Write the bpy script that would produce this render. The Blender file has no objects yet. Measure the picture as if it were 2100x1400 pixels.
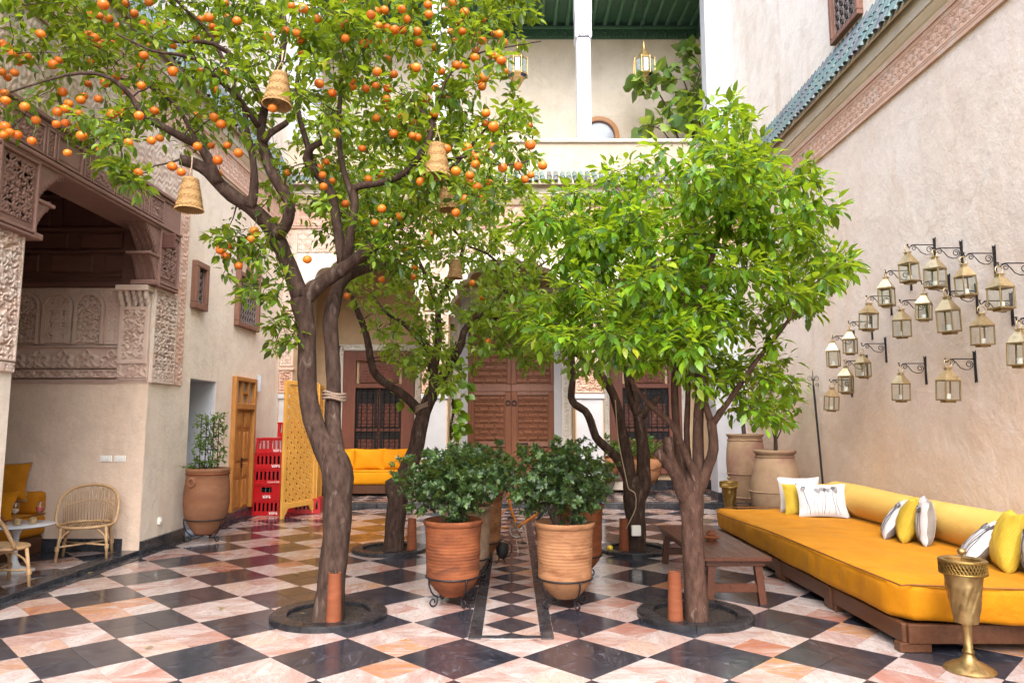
import bpy, bmesh, math, random
import numpy as np
from mathutils import Vector, Matrix
R = math.radians
random.seed(7); RNG = np.random.default_rng(11)
scene = bpy.context.scene
COL = scene.collection

# ------------------------------------------------------------------ camera
CAM_H, CAM_PITCH, CAM_F = 1.58, 0.1132, 1466.0
cd = bpy.data.cameras.new('camera'); cam = bpy.data.objects.new('camera', cd); COL.objects.link(cam)
cam.location = (0, 0, CAM_H); cam.rotation_euler = (math.pi/2 + CAM_PITCH, 0, 0)
cd.sensor_width = 36.0; cd.lens = CAM_F/2100*36; cd.clip_start = .05; cd.clip_end = 400
scene.camera = cam

# ------------------------------------------------------------------ world, sun, exposure
SUN_EL, SUN_ROT = R(52), R(177)
w = bpy.data.worlds.new('World'); scene.world = w; w.use_nodes = True
nt = w.node_tree; nt.nodes.clear()
sky = nt.nodes.new('ShaderNodeTexSky'); sky.sky_type = 'NISHITA'; sky.sun_disc = False
sky.sun_elevation = SUN_EL; sky.sun_rotation = SUN_ROT; sky.air_density = 1.0; sky.dust_density = 3.0; sky.ozone_density = .6
bg = nt.nodes.new('ShaderNodeBackground'); bg.inputs[1].default_value = .15
wo = nt.nodes.new('ShaderNodeOutputWorld')
nt.links.new(sky.outputs[0], bg.inputs[0]); nt.links.new(bg.outputs[0], wo.inputs[0])
sd = bpy.data.lights.new('sun', 'SUN'); sd.energy = 1.25; sd.angle = R(75); sd.color = (1, .965, .92)
sun = bpy.data.objects.new('sun', sd); COL.objects.link(sun)
# direction towards the sun: behind the camera, a little to the right
sdir = Vector((math.sin(R(3))*math.cos(SUN_EL), -math.cos(R(3))*math.cos(SUN_EL), math.sin(SUN_EL)))
sun.rotation_euler = sdir.to_track_quat('Z', 'Y').to_euler()
vs = scene.view_settings; vs.view_transform = 'Standard'; vs.look = 'None'; vs.gamma = 1.0; vs.use_curve_mapping = False
vs.exposure = 2.25
cy = scene.cycles; cy.max_bounces = 6; cy.diffuse_bounces = 3; cy.glossy_bounces = 3; cy.transmission_bounces = 4; cy.transparent_max_bounces = 12; cy.caustics_reflective = False; cy.caustics_refractive = False

# ------------------------------------------------------------------ helpers
_c, _s = math.cos(CAM_PITCH), math.sin(CAM_PITCH)
def P(x, y, d):
    """a point of the place at depth d, seen at x, y of the photograph"""
    u, v = x-1050, y-700
    Y = CAM_F*_c + v*_s; Z = CAM_F*_s - v*_c; t = d/Y
    return Vector((u*t, d, Z*t+CAM_H))
def proj(p):
    Z = p[2]-CAM_H; a = p[1]*_c + Z*_s; b = Z*_c - p[1]*_s
    return 1050+CAM_F*p[0]/a, 700-CAM_F*b/a

class MB:
    def __init__(s): s.v = []; s.f = []
    def add(s, vs, fs):
        o = len(s.v); s.v += [tuple(q) for q in vs]; s.f += [tuple(i+o for i in f) for f in fs]; return s
    def box(s, c, d, rot=None, bev=0):
        hx, hy, hz = d[0]/2, d[1]/2, d[2]/2
        if bev <= 0:
            vs = [(x, y, z) for x in (-hx, hx) for y in (-hy, hy) for z in (-hz, hz)]
            fs = [(0,1,3,2),(4,6,7,5),(0,4,5,1),(2,3,7,6),(0,2,6,4),(1,5,7,3)]
        else:
            b = min(bev, hx*.9, hy*.9, hz*.9); vs = []; ix = {}
            for sx in (-1,1):
                for sy in (-1,1):
                    for sz in (-1,1):
                        for k in range(3):
                            q = [sx*hx, sy*hy, sz*hz]
                            for j in range(3):
                                if j != k: q[j] -= (sx,sy,sz)[j]*b
                            ix[(sx,sy,sz,k)] = len(vs); vs.append(tuple(q))
            fs = []
            for k in range(3):
                a, c2 = [j for j in range(3) if j != k]
                for sk in (-1,1):
                    f = []
                    for (p, q) in ((-1,-1),(1,-1),(1,1),(-1,1)):
                        sg = [0,0,0]; sg[k] = sk; sg[a] = p; sg[c2] = q; f.append(ix[(*sg, k)])
                    if (sk > 0) == (k == 1): f = f[::-1]
                    fs.append(tuple(f))
            for k in range(3):
                a, c2 = [j for j in range(3) if j != k]
                for p in (-1,1):
                    for q in (-1,1):
                        s0 = [0,0,0]; s0[k] = -1; s0[a] = p; s0[c2] = q; s1 = list(s0); s1[k] = 1
                        fs.append((ix[(*s0,a)], ix[(*s1,a)], ix[(*s1,c2)], ix[(*s0,c2)]))
            for sx in (-1,1):
                for sy in (-1,1):
                    for sz in (-1,1): fs.append(tuple(ix[(sx,sy,sz,k)] for k in range(3)))
        C = Vector(c)
        if rot is None: vs = [C+Vector(q) for q in vs]
        else: vs = [C+rot@Vector(q) for q in vs]
        return s.add(vs, fs)
    def tube(s, pts, r, n=8, cap=True, wob=0):
        pts = [Vector(p) for p in pts]; m = len(pts)
        rs = list(r) if hasattr(r, '__len__') else [r]*m
        T = []
        for i in range(m):
            d = pts[min(i+1, m-1)]-pts[max(i-1, 0)]; T.append(d.normalized() if d.length > 1e-9 else Vector((0,0,1)))
        u = T[0].orthogonal().normalized(); o = len(s.v); ph = random.random()*6
        for i in range(m):
            u = (u - T[i]*u.dot(T[i])); u = u.normalized() if u.length > 1e-6 else T[i].orthogonal().normalized()
            b = T[i].cross(u)
            for k in range(n):
                a = 2*math.pi*k/n; rr = rs[i]
                if wob: rr *= 1+wob*(math.sin(3*a+ph+i*.5)*.6+math.sin(5*a-ph*2+i*1.3)*.4+math.sin(i*1.9+ph)*.5)
                s.v.append(tuple(pts[i]+(u*math.cos(a)+b*math.sin(a))*rr))
        for i in range(m-1):
            for k in range(n):
                k2 = (k+1) % n; s.f.append((o+i*n+k, o+i*n+k2, o+(i+1)*n+k2, o+(i+1)*n+k))
        if cap:
            s.f.append(tuple(o+k for k in range(n))[::-1]); s.f.append(tuple(o+(m-1)*n+k for k in range(n)))
        return s
    def ring(s, c, rad, r, n=24, k=6, rot=None, a0=0, a1=2*math.pi):
        full = abs(a1-a0-2*math.pi) < 1e-6; pts = []
        for i in range(n+1):
            a = a0+(a1-a0)*i/n; q = Vector((math.cos(a)*rad, math.sin(a)*rad, 0))
            pts.append(Vector(c)+(rot@q if rot else q))
        return s.tube(pts, r, k, cap=not full)
    def lathe(s, prof, n=32, c=(0,0,0), fn=None):
        o = len(s.v); m = len(prof); C = Vector(c)
        for (r, z) in prof:
            for k in range(n):
                a = 2*math.pi*k/n; rr = r if fn is None else fn(r, z, a)
                s.v.append((C.x+rr*math.cos(a), C.y+rr*math.sin(a), C.z+z))
        for i in range(m-1):
            for k in range(n):
                k2 = (k+1) % n; s.f.append((o+i*n+k, o+i*n+k2, o+(i+1)*n+k2, o+(i+1)*n+k))
        return s
    def prism(s, poly, o, U, V, N, depth):
        o, U, V, N = Vector(o), Vector(U), Vector(V), Vector(N); n = len(poly)
        a = [o+U*p[0]+V*p[1] for p in poly]; b = [q+N*depth for q in a]
        fs = [tuple(range(n))[::-1], tuple(range(n, 2*n))] + [(i, (i+1) % n, n+(i+1) % n, n+i) for i in range(n)]
        return s.add(a+b, fs)
    def quad(s, a, b, c, d): return s.add([a,b,c,d], [(0,1,2,3)])
    def mesh(s, name, mat, smooth=None):
        me = bpy.data.meshes.new(name); me.from_pydata(s.v, [], s.f); me.validate()
        if mat: me.materials.append(mat)
        bm = bmesh.new(); bm.from_mesh(me); bmesh.ops.recalc_face_normals(bm, faces=bm.faces); bm.to_mesh(me); bm.free()
        if smooth is not None:
            me.shade_smooth()
            if smooth < 180: me.set_sharp_from_angle(angle=R(smooth))
        return me
    def build(s, name, mat, parent=None, smooth=None, kind=None):
        return obj(name, s.mesh(name, mat, smooth), parent, kind)

def obj(name, me, parent=None, kind=None):
    o = bpy.data.objects.new(name, me); COL.objects.link(o)
    if parent is not None: o.parent = parent
    if kind: o['kind'] = kind
    return o
def thing(name, label, cat, loc=(0,0,0), rz=0, group=None):
    o = bpy.data.objects.new(name, None); COL.objects.link(o); o.empty_display_size = .1
    o.location = loc; o.rotation_euler = (0, 0, rz); tag(o, label, cat, group); return o
def tag(o, label, cat, group=None):
    o['label'] = label; o['category'] = cat
    if group: o['group'] = group
    return o
def copy_tree(src, loc=None, rz=None, label=None, parent=None):
    c = src.copy(); COL.objects.link(c)
    if parent is not None: c.parent = parent
    if loc is not None: c.location = loc
    if rz is not None: c.rotation_euler = (c.rotation_euler[0], c.rotation_euler[1], rz)
    if label: c['label'] = label
    for ch in list(src.children): copy_tree(ch, parent=c)
    return c
def spiral(c, U, V, r0, r1, a0, turns, n=18):
    c, U, V = Vector(c), Vector(U), Vector(V)
    return [c + (U*math.cos(a0+turns*2*math.pi*i/n)+V*math.sin(a0+turns*2*math.pi*i/n))*(r0+(r1-r0)*i/n) for i in range(n+1)]
def smooth_path(pts, rs, step=.12):
    """catmull-rom through the points, resampled"""
    pts = [Vector(p) for p in pts]; out = []; ro = []
    for i in range(len(pts)-1):
        p0 = pts[max(i-1,0)]; p1 = pts[i]; p2 = pts[i+1]; p3 = pts[min(i+2, len(pts)-1)]
        n = max(2, int((p2-p1).length/step))
        for k in range(n):
            t = k/n; t2 = t*t; t3 = t2*t
            out.append(.5*((2*p1)+(-p0+p2)*t+(2*p0-5*p1+4*p2-p3)*t2+(-p0+3*p1-3*p2+p3)*t3)); ro.append(rs[i]+(rs[i+1]-rs[i])*t)
    out.append(pts[-1]); ro.append(rs[-1]); return out, ro

# ------------------------------------------------------------------ materials
class NT:
    def __init__(s, name):
        s.m = bpy.data.materials.new(name); s.m.use_nodes = True; s.t = s.m.node_tree; s.t.nodes.clear()
        s.out = s.n('ShaderNodeOutputMaterial'); s.b = s.n('ShaderNodeBsdfPrincipled'); s.l(s.b.outputs[0], s.out.inputs[0])
    def n(s, t, **k):
        q = s.t.nodes.new(t)
        for a, b in k.items(): setattr(q, a, b)
        return q
    def l(s, a, b): s.t.links.new(a, b)
    def pos(s, stretch=(1,1,1), rot=(0,0,0), coord='pos'):
        if coord == 'pos': o = s.n('ShaderNodeNewGeometry').outputs['Position']
        else: o = s.n('ShaderNodeTexCoord').outputs[coord]
        mp = s.n('ShaderNodeMapping'); mp.inputs['Scale'].default_value = stretch; mp.inputs['Rotation'].default_value = rot
        s.l(o, mp.inputs[0]); return mp.outputs[0]
    def noise(s, vec, scale, detail=5, rough=.6, dist=0):
        q = s.n('ShaderNodeTexNoise'); q.inputs['Scale'].default_value = scale; q.inputs['Detail'].default_value = detail
        q.inputs['Roughness'].default_value = rough; q.inputs['Distortion'].default_value = dist
        s.l(vec, q.inputs['Vector']); return q.outputs[0]
    def rng(s, v, a, b, c=0, d=1):
        q = s.n('ShaderNodeMapRange'); q.inputs[1].default_value = a; q.inputs[2].default_value = b
        q.inputs[3].default_value = c; q.inputs[4].default_value = d; s.l(v, q.inputs[0]); return q.outputs[0]
    def mix(s, f, a, b, mode='MIX'):
        q = s.n('ShaderNodeMix'); q.data_type = 'RGBA'; q.blend_type = mode
        for i, v in ((0, f), (6, a), (7, b)):
            if isinstance(v, (int, float)): q.inputs[i].default_value = v
            elif isinstance(v, (tuple, list)): q.inputs[i].default_value = (*v[:3], 1)
            else: s.l(v, q.inputs[i])
        return q.outputs[2]
    def math(s, op, a, b=None):
        q = s.n('ShaderNodeMath', operation=op)
        for i, v in ((0, a), (1, b)):
            if v is None: continue
            if isinstance(v, (int, float)): q.inputs[i].default_value = v
            else: s.l(v, q.inputs[i])
        return q.outputs[0]
    def bump(s, h, strength, dist):
        q = s.n('ShaderNodeBump'); q.inputs['Strength'].default_value = strength; q.inputs['Distance'].default_value = dist
        s.l(h, q.inputs['Height']); s.l(q.outputs[0], s.b.inputs['Normal']); return q
    def set(s, **k):
        for a, v in k.items():
            i = s.b.inputs[a.replace('_', ' ')]
            if isinstance(v, (int, float)): i.default_value = v
            elif isinstance(v, (tuple, list)): i.default_value = (*v[:3], 1)
            else: s.l(v, i)

def mat(name, c1, c2=None, scale=5, lo=.35, hi=.7, rough=.7, rvar=.1, metal=0, bump=0, bscale=60, bdist=.004,
        stretch=(1,1,1), c3=None, s3=1.2, lo3=.5, hi3=.75, spec=.5, sheen=0, detail=6, coord='pos', rot=(0,0,0)):
    t = NT(name); v = t.pos(stretch, rot, coord); col = c1
    n1 = t.noise(v, scale, detail)
    if c2: col = t.mix(t.rng(n1, lo, hi), c1, c2)
    if c3: col = t.mix(t.rng(t.noise(v, s3, 4, .65, .6), lo3, hi3), col, c3)
    t.set(Base_Color=col, Metallic=metal)
    t.b.inputs['Specular IOR Level'].default_value = spec
    if rvar: t.set(Roughness=t.rng(t.noise(v, scale*2.3, 4), .3, .7, max(.02, rough-rvar), min(1, rough+rvar)))
    else: t.set(Roughness=rough)
    if sheen: t.b.inputs['Sheen Weight'].default_value = sheen; t.b.inputs['Sheen Roughness'].default_value = .4
    if bump: t.bump(t.noise(v, bscale, 6, .7), bump, bdist)
    return t.m

def plaster(name, c1, c2, c3, streak=.5, seed=0, pocks=True, bounce_tint=None):
    """lime plaster: cloudy pigment, downward rain streaks, hairline pocks and trowel relief"""
    t = NT(name); v = t.pos((1,1,1)); v.node.inputs['Location'].default_value = (seed*7.3, seed*3.1, seed)
    vs_ = t.pos((3.2,3.2,.35)); big = t.noise(v, .55, 4, .62, .5); med = t.noise(v, 2.6, 6, .68); st = t.noise(vs_, 1.1, 4, .65, .2)
    col = t.mix(t.rng(big, .38, .66), c1, c2)
    col = t.mix(t.math('MULTIPLY', t.rng(st, .5, .78), streak), col, c3)
    fine = t.noise(v, 38, 3, .7)
    col = t.mix(t.math('MULTIPLY', t.rng(med, .46, .72), .6), col, tuple(x*.80 for x in c2))
    col = t.mix(t.math('MULTIPLY', t.rng(t.noise(v, 1.3, 5, .75, 1.2), .52, .62), .35), col, tuple(min(.86, x*1.12) for x in c1))
    if bounce_tint:
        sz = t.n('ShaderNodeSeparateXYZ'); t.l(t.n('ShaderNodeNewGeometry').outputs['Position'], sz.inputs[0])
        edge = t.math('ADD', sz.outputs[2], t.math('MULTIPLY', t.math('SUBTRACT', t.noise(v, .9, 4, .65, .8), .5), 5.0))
        col = t.mix(t.math('MULTIPLY', t.rng(edge, 3.1, .6), .62), col, bounce_tint)  # daybed bounce and shade painted into the lower wall, with some tan pigment
    col = t.mix(t.math('MULTIPLY', t.rng(fine, .35, .75), .16), col, tuple(x*.6 for x in c3))
    if pocks:
        vo = t.n('ShaderNodeTexVoronoi'); vo.inputs['Scale'].default_value = 3.1; t.l(v, vo.inputs[0])
        col = t.mix(t.math('MULTIPLY', t.rng(vo.outputs['Distance'], .028, .0), .7), col, (.12,.09,.07))
    wd = t.n('ShaderNodeVectorMath', operation='MULTIPLY_ADD'); nz = t.n('ShaderNodeTexNoise'); nz.inputs['Scale'].default_value = 1.4; nz.inputs['Detail'].default_value = 3; t.l(v, nz.inputs[0]); t.l(nz.outputs['Color'], wd.inputs[0]); wd.inputs[1].default_value = (1.3,1.3,1.3); t.l(v, wd.inputs[2])
    vc = t.n('ShaderNodeTexVoronoi'); vc.feature = 'DISTANCE_TO_EDGE'; vc.inputs['Scale'].default_value = .42; t.l(wd.outputs[0], vc.inputs[0])
    col = t.mix(t.math('MULTIPLY', t.math('MULTIPLY', t.rng(vc.outputs['Distance'], .007, .0), t.rng(big, .50, .62)), .22), col, tuple(x*.45 for x in c3))
    t.set(Base_Color=col, Roughness=.88); t.b.inputs['Specular IOR Level'].default_value = .25
    t.bump(t.noise(v, 4.5, 5, .72), .55, .03); return t.m

def wood(name, c1, c2, axis='z', rough=.5, scale=3, bump=.25, spec=.4):
    st = {'x': (.25,3,3), 'y': (3,.25,3), 'z': (3,3,.25)}[axis]
    t = NT(name); v = t.pos(st); n1 = t.noise(v, scale*2.4, 8, .68, 1.2); n2 = t.noise(v, scale*11, 4, .6); n3 = t.noise(t.pos(), 1.6, 4)
    col = t.mix(t.rng(n1, .32, .7), c1, c2); col = t.mix(t.math('MULTIPLY', t.rng(n2, .5, .75), .4), col, tuple(x*.45 for x in c1))
    col = t.mix(t.math('MULTIPLY', t.rng(n3, .5, .75), .35), col, tuple(min(1, x*1.35) for x in c2))
    t.set(Base_Color=col, Roughness=t.rng(n1, .3, .7, rough-.1, rough+.15)); t.b.inputs['Specular IOR Level'].default_value = spec
    t.bump(t.math('ADD', n1, n2), bump, .004); return t.m

T_X0, T_Y0, T_D = .066, 5.067, .4267          # floor lattice: one corner, half diagonal of a 60 cm square
def marble(name, dark):
    t = NT(name); g = t.n('ShaderNodeNewGeometry').outputs['Position']
    def dot(vx, vy, off):
        q = t.n('ShaderNodeVectorMath', operation='DOT_PRODUCT'); t.l(g, q.inputs[0]); q.inputs[1].default_value = (vx, vy, 0)
        return t.math('FLOOR', t.math('ADD', q.outputs['Value'], off))
    k = 1/T_D
    a = dot(k, k, -(T_X0+T_Y0)*k); b = dot(k, -k, (T_Y0-T_X0)*k)
    cx = t.n('ShaderNodeCombineXYZ'); t.l(a, cx.inputs[0]); t.l(b, cx.inputs[1])
    wn = t.n('ShaderNodeTexWhiteNoise'); wn.noise_dimensions = '3D'; t.l(cx.outputs[0], wn.inputs[0])
    sp = t.n('ShaderNodeSeparateColor'); t.l(wn.outputs['Color'], sp.inputs[0])
    va = t.n('ShaderNodeVectorMath', operation='MULTIPLY_ADD'); t.l(wn.outputs['Color'], va.inputs[0]); va.inputs[1].default_value = (9,9,9); t.l(g, va.inputs[2])
    vr = t.n('ShaderNodeVectorRotate'); vr.rotation_type = 'Z_AXIS'; t.l(va.outputs[0], vr.inputs['Vector']); t.l(t.math('MULTIPLY', t.math('FLOOR', t.math('MULTIPLY', sp.outputs[2], 2)), 1.5708), vr.inputs['Angle'])
    mp = t.n('ShaderNodeMapping'); mp.inputs['Scale'].default_value = (1.5,5.5,1); mp.inputs['Rotation'].default_value = (0,0,.5); t.l(vr.outputs[0], mp.inputs[0])
    v = mp.outputs[0]; cloud = t.noise(v, 1.1, 6, .62, .6); vein = t.noise(v, 1.7, 8, .7, 1.6); fine = t.noise(va.outputs[0], 28, 6, .75, .4)
    wv = t.n('ShaderNodeMath', operation='ABSOLUTE'); t.l(t.math('SUBTRACT', vein, .5), wv.inputs[0])
    if dark:
        col = t.mix(t.rng(cloud, .3, .75), (.010,.012,.020), (.034,.035,.047))
        col = t.mix(t.math('MULTIPLY', sp.outputs[0], .5), col, (.040,.032,.034))
        col = t.mix(t.math('MULTIPLY', t.rng(wv.outputs[0], .012, 0), .10), col, (.3,.3,.32))
        scr = t.noise(v, 2.4, 10, .82, 2.0); col = t.mix(t.math('MULTIPLY', t.rng(scr, .545, .68), .55), col, (.20,.21,.25))
        ro = t.rng(t.noise(va.outputs[0], 3.0, 6, .7), .35, .75, .09, .28)
    else:
        base = t.mix(t.rng(cloud, .40, .60), (.62,.56,.53), (.48,.33,.28))
        base = t.mix(t.math('MULTIPLY', t.rng(sp.outputs[1], .55, 1.0), t.rng(cloud, .3, .6)), base, (.44,.15,.10))
        base = t.mix(t.math('MULTIPLY', t.rng(sp.outputs[0], .66, .95), t.rng(vein, .40, .58)), base, (.56,.26,.085))
        base = t.mix(t.math('MULTIPLY', t.rng(sp.outputs[2], .6, .9), .5), base, (.66,.62,.60))
        base = t.mix(t.math('MULTIPLY', t.rng(wv.outputs[0], .022, 0), .55), base, (.32,.13,.09))
        wv2 = t.math('ABSOLUTE', t.math('SUBTRACT', t.noise(va.outputs[0], 2.1, 9, .72, 2.2), .5))
        base = t.mix(t.math('MULTIPLY', t.rng(wv2, .012, 0), .45), base, (.17,.12,.11))
        col = t.mix(t.math('MULTIPLY', t.rng(fine, .45, .8), .22), base, (.36,.26,.21))
        col = t.mix(1.0, col, (.72,.71,.72), 'MULTIPLY')
        ro = t.rng(t.noise(va.outputs[0], 3.0, 6, .7), .35, .75, .09, .28)
    t.set(Base_Color=col, Roughness=ro); t.b.inputs['Specular IOR Level'].default_value = .5
    t.bump(t.noise(t.pos(), 5, 4, .6), .06, .01); return t.m

def leafmat(name, cols, trans=.35, rough=.34):
    t = NT(name); at = t.n('ShaderNodeAttribute'); at.attribute_name = 'tint'; oi = t.n('ShaderNodeObjectInfo')
    f = t.math('FRACT', t.math('ADD', at.outputs['Fac'], oi.outputs['Random']))
    cr = t.n('ShaderNodeValToRGB'); t.l(f, cr.inputs[0]); e = cr.color_ramp.elements
    for i, c in enumerate(cols):
        q = e[i] if i < 2 else e.new(.5)
        q.position = i/(len(cols)-1) if i < 2 else 1; q.color = (*c, 1)
    for i, q in enumerate(e): q.position = i/(len(cols)-1) if len(cols) < 5 else (0,.34,.68,.95,1.0)[i]; q.color = (*cols[i], 1)
    col = t.mix(t.math('MULTIPLY', t.rng(t.noise(t.pos(), 30, 3), .4, .7), .25), cr.outputs[0], tuple(x*.6 for x in cols[0]))
    t.set(Base_Color=col, Roughness=rough); t.b.inputs['Specular IOR Level'].default_value = .45
    tr = t.n('ShaderNodeBsdfTranslucent'); tc = t.mix(.55, col, (.5,.62,.02)); t.l(tc, tr.inputs[0])
    ms = t.n('ShaderNodeMixShader'); ms.inputs[0].default_value = trans
    t.l(t.b.outputs[0], ms.inputs[1]); t.l(tr.outputs[0], ms.inputs[2]); t.l(ms.outputs[0], t.out.inputs[0]); return t.m

def glassmat(name, col=(1,1,1), rough=.02, alpha=.25):
    t = NT(name); tr = t.n('ShaderNodeBsdfTransparent'); tr.inputs[0].default_value = (*col, 1)
    gl = t.n('ShaderNodeBsdfGlossy'); gl.inputs['Roughness'].default_value = rough
    lw_ = t.n('ShaderNodeLayerWeight'); lw_.inputs[0].default_value = .5
    ms = t.n('ShaderNodeMixShader'); t.l(t.math('ADD', t.math('MULTIPLY', t.math('POWER', lw_.outputs['Facing'], 4.0), .5), .05), ms.inputs[0]); t.l(tr.outputs[0], ms.inputs[1]); t.l(gl.outputs[0], ms.inputs[2])
    t.l(ms.outputs[0], t.out.inputs[0]); return t.m

def velvet(name, c1, c2):
    t = NT(name); v = t.pos(); n1 = t.noise(v, 2.2, 7, .66, 1.0); n2 = t.noise(v, 160, 3, .6)
    col = t.mix(t.rng(n1, .35, .7), c1, c2); t.set(Base_Color=col, Roughness=.78); t.b.inputs['Specular IOR Level'].default_value = .2
    t.b.inputs['Sheen Weight'].default_value = .18; t.b.inputs['Sheen Roughness'].default_value = .35; t.b.inputs['Sheen Tint'].default_value = (1,.7,.2,1)
    t.bump(t.math('ADD', t.math('MULTIPLY', n1, 2.0), t.math('MULTIPLY', n2, .12)), .5, .012); return t.m

def weave(name, c1, c2, k=90, depth=.6):
    t = NT(name); v = t.pos((1,1,1), (0,0,0), 'Object')
    w1 = t.n('ShaderNodeTexWave'); w1.wave_type = 'BANDS'; w1.bands_direction = 'Z'; w1.inputs['Scale'].default_value = k; w1.inputs['Distortion'].default_value = .6; t.l(v, w1.inputs[0])
    n1 = t.noise(v, 25, 5, .7); col = t.mix(t.rng(n1, .3, .7), c1, c2)
    col = t.mix(t.math('MULTIPLY', w1.outputs['Fac'], .25), col, tuple(x*.55 for x in c1))
    t.set(Base_Color=col, Roughness=.65); t.bump(t.math('ADD', w1.outputs['Fac'], n1), depth, .006); return t.m

M = {}
M['white_marble'] = marble('pink and white marble', False)
M['black_marble'] = marble('black marble', True)
M['grout'] = mat('grout', (.20,.15,.12), (.13,.10,.085), 8, rough=.8)
M['black_stone'] = mat('black skirting marble', (.02,.021,.026), (.06,.062,.07), 6, .4, .75, rough=.22, rvar=.1, c3=(.10,.10,.11), s3=5, lo3=.62, hi3=.8, bump=.05, bscale=20)
M['ring_stone'] = mat('dark ring marble', (.012,.012,.014), (.035,.034,.038), 9, rough=.30, spec=.25, bump=.03, bscale=30)
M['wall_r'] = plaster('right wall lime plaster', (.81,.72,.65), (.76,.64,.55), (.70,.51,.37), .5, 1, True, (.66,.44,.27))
M['wall_up'] = plaster('upper wall lime plaster', (.76,.71,.64), (.71,.63,.54), (.56,.44,.32), .6, 2, False)
M['wall_l'] = plaster('left wall lime plaster', (.82,.72,.60), (.76,.65,.54), (.66,.49,.36), .5, 3)
M['wall_alc'] = plaster('alcove wall plaster', (.76,.59,.46), (.68,.51,.39), (.56,.37,.25), .4, 4)
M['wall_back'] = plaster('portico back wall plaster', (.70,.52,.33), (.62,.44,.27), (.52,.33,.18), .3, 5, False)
M['cream'] = plaster('gallery cream plaster', (.74,.67,.56), (.70,.61,.49), (.60,.48,.35), .3, 6, False)
M['white'] = mat('white limewash', (.52,.53,.56), (.46,.47,.50), 3, rough=.8, bump=.15, bscale=25, bdist=.006)
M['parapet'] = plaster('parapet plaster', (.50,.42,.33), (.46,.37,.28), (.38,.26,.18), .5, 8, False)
M['white_warm'] = mat('warm white limewash', (.62,.57,.50), (.54,.47,.38), 2, rough=.8, bump=.2, bscale=20, bdist=.008)
M['stucco'] = mat('carved stucco', (.62,.47,.39), (.54,.37,.30), 2.2, rough=.85, c3=(.50,.33,.27), s3=5, bump=.25, bscale=90, spec=.2)
M['stucco_pale'] = mat('pale carved stucco', (.64,.53,.45), (.58,.44,.36), 2.2, rough=.85, c3=(.58,.37,.27), s3=3.5, bump=.25, bscale=90, spec=.2)
M['stucco_pink'] = mat('salmon carved stucco', (.62,.41,.315), (.56,.35,.26), 3, rough=.85, c3=(.64,.51,.43), s3=4, bump=.3, bscale=80, spec=.2)
M['stucco_white'] = mat('white carved door surround', (.74,.70,.63), (.66,.60,.52), 6, rough=.85, bump=.2, bscale=80, spec=.2)
M['cornice'] = mat('cornice plaster', (.62,.52,.38), (.55,.44,.31), 3, rough=.85)
M['cedar_dark'] = wood('dark carved cedar', (.105,.045,.038), (.165,.075,.058), 'x', .55)
M['cedar'] = wood('weathered carved cedar', (.235,.13,.105), (.32,.185,.15), 'y', .65)
M['cedar_red'] = wood('red brown painted cedar', (.15,.052,.035), (.22,.085,.055), 'z', .5)
M['door_wood'] = wood('old walnut door', (.135,.045,.020), (.21,.082,.038), 'z', .5)
M['door_panel'] = wood('carved walnut panel', (.15,.052,.025), (.23,.09,.043), 'x', .5)
M['orange_wood'] = wood('varnished pine', (.36,.145,.035), (.50,.23,.062), 'z', .4)
M['frame_brown'] = wood('brown window frame', (.16,.075,.05), (.26,.13,.09), 'z', .55)
M['table_wood'] = wood('oiled table wood', (.062,.019,.009), (.11,.036,.017), 'y', .34, 2.5, .12, .35)
M['plinth_wood'] = wood('platform boards', (.062,.022,.010), (.11,.044,.019), 'y', .4)
M['screen_wood'] = wood('yellow varnished screen', (.66,.32,.055), (.74,.40,.09), 'z', .4, 2)
M['iron'] = mat('black wrought iron', (.018,.018,.022), (.035,.032,.036), 30, rough=.45, metal=.6, bump=.2, bscale=120)
M['iron_old'] = mat('old window ironwork', (.26,.215,.20), (.36,.30,.28), 30, rough=.55, metal=.3)
M['dark'] = mat('dark interior', (.012,.010,.010), (.02,.016,.015), 4, rough=.6)
M['terracotta'] = mat('orange terracotta', (.175,.050,.018), (.235,.078,.03), 5, rough=.8, spec=.25, c3=(.10,.032,.015), s3=3.4, lo3=.46, hi3=.72, bump=.2, bscale=70, stretch=(1,1,3))
M['terracotta_pale'] = mat('pale terracotta', (.29,.135,.062), (.35,.175,.085), 5, rough=.8, spec=.25, c3=(.16,.06,.025), s3=3.4, lo3=.46, hi3=.72, bump=.2, bscale=70, stretch=(1,1,3))
M['terracotta_old'] = mat('old dark terracotta', (.20,.12,.08), (.30,.18,.11), 6, rough=.8, c3=(.34,.26,.18), s3=3, bump=.3, bscale=60)
M['terracotta_jar'] = mat('weathered brown jar clay', (.215,.092,.046), (.27,.125,.068), 4, rough=.8, spec=.25, c3=(.20,.085,.045), s3=2.2, bump=.3, bscale=50, stretch=(1,1,2.5))
M['urn'] = mat('sandy urn clay', (.27,.175,.10), (.34,.23,.14), 4, rough=.85, c3=(.23,.115,.085), s3=1.7, lo3=.5, hi3=.7, bump=.35, bscale=45)
M['tube_clay'] = mat('fired clay tube', (.16,.046,.019), (.21,.068,.03), 8, rough=.8, spec=.25, c3=(.24,.065,.03), s3=4, bump=.2, bscale=60, stretch=(.5,.5,4))
M['soil'] = mat('moist soil', (.016,.0095,.0065), (.042,.025,.016), 30, rough=.95, bump=1, bscale=55, bdist=.03)
M['velvet'] = velvet('mustard velvet', (.40,.142,.002), (.54,.212,.003))
M['velvet_dark'] = velvet('dark mustard velvet', (.36,.125,.003), (.44,.165,.005))
M['velvet_bright'] = velvet('bright yellow velvet', (.62,.25,.004), (.70,.30,.006))
M['bolster'] = velvet('lemon velvet', (.62,.38,.085), (.68,.44,.12))
M['piping'] = mat('brown piping', (.17,.06,.005), (.22,.085,.008), 10, rough=.7)
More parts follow.
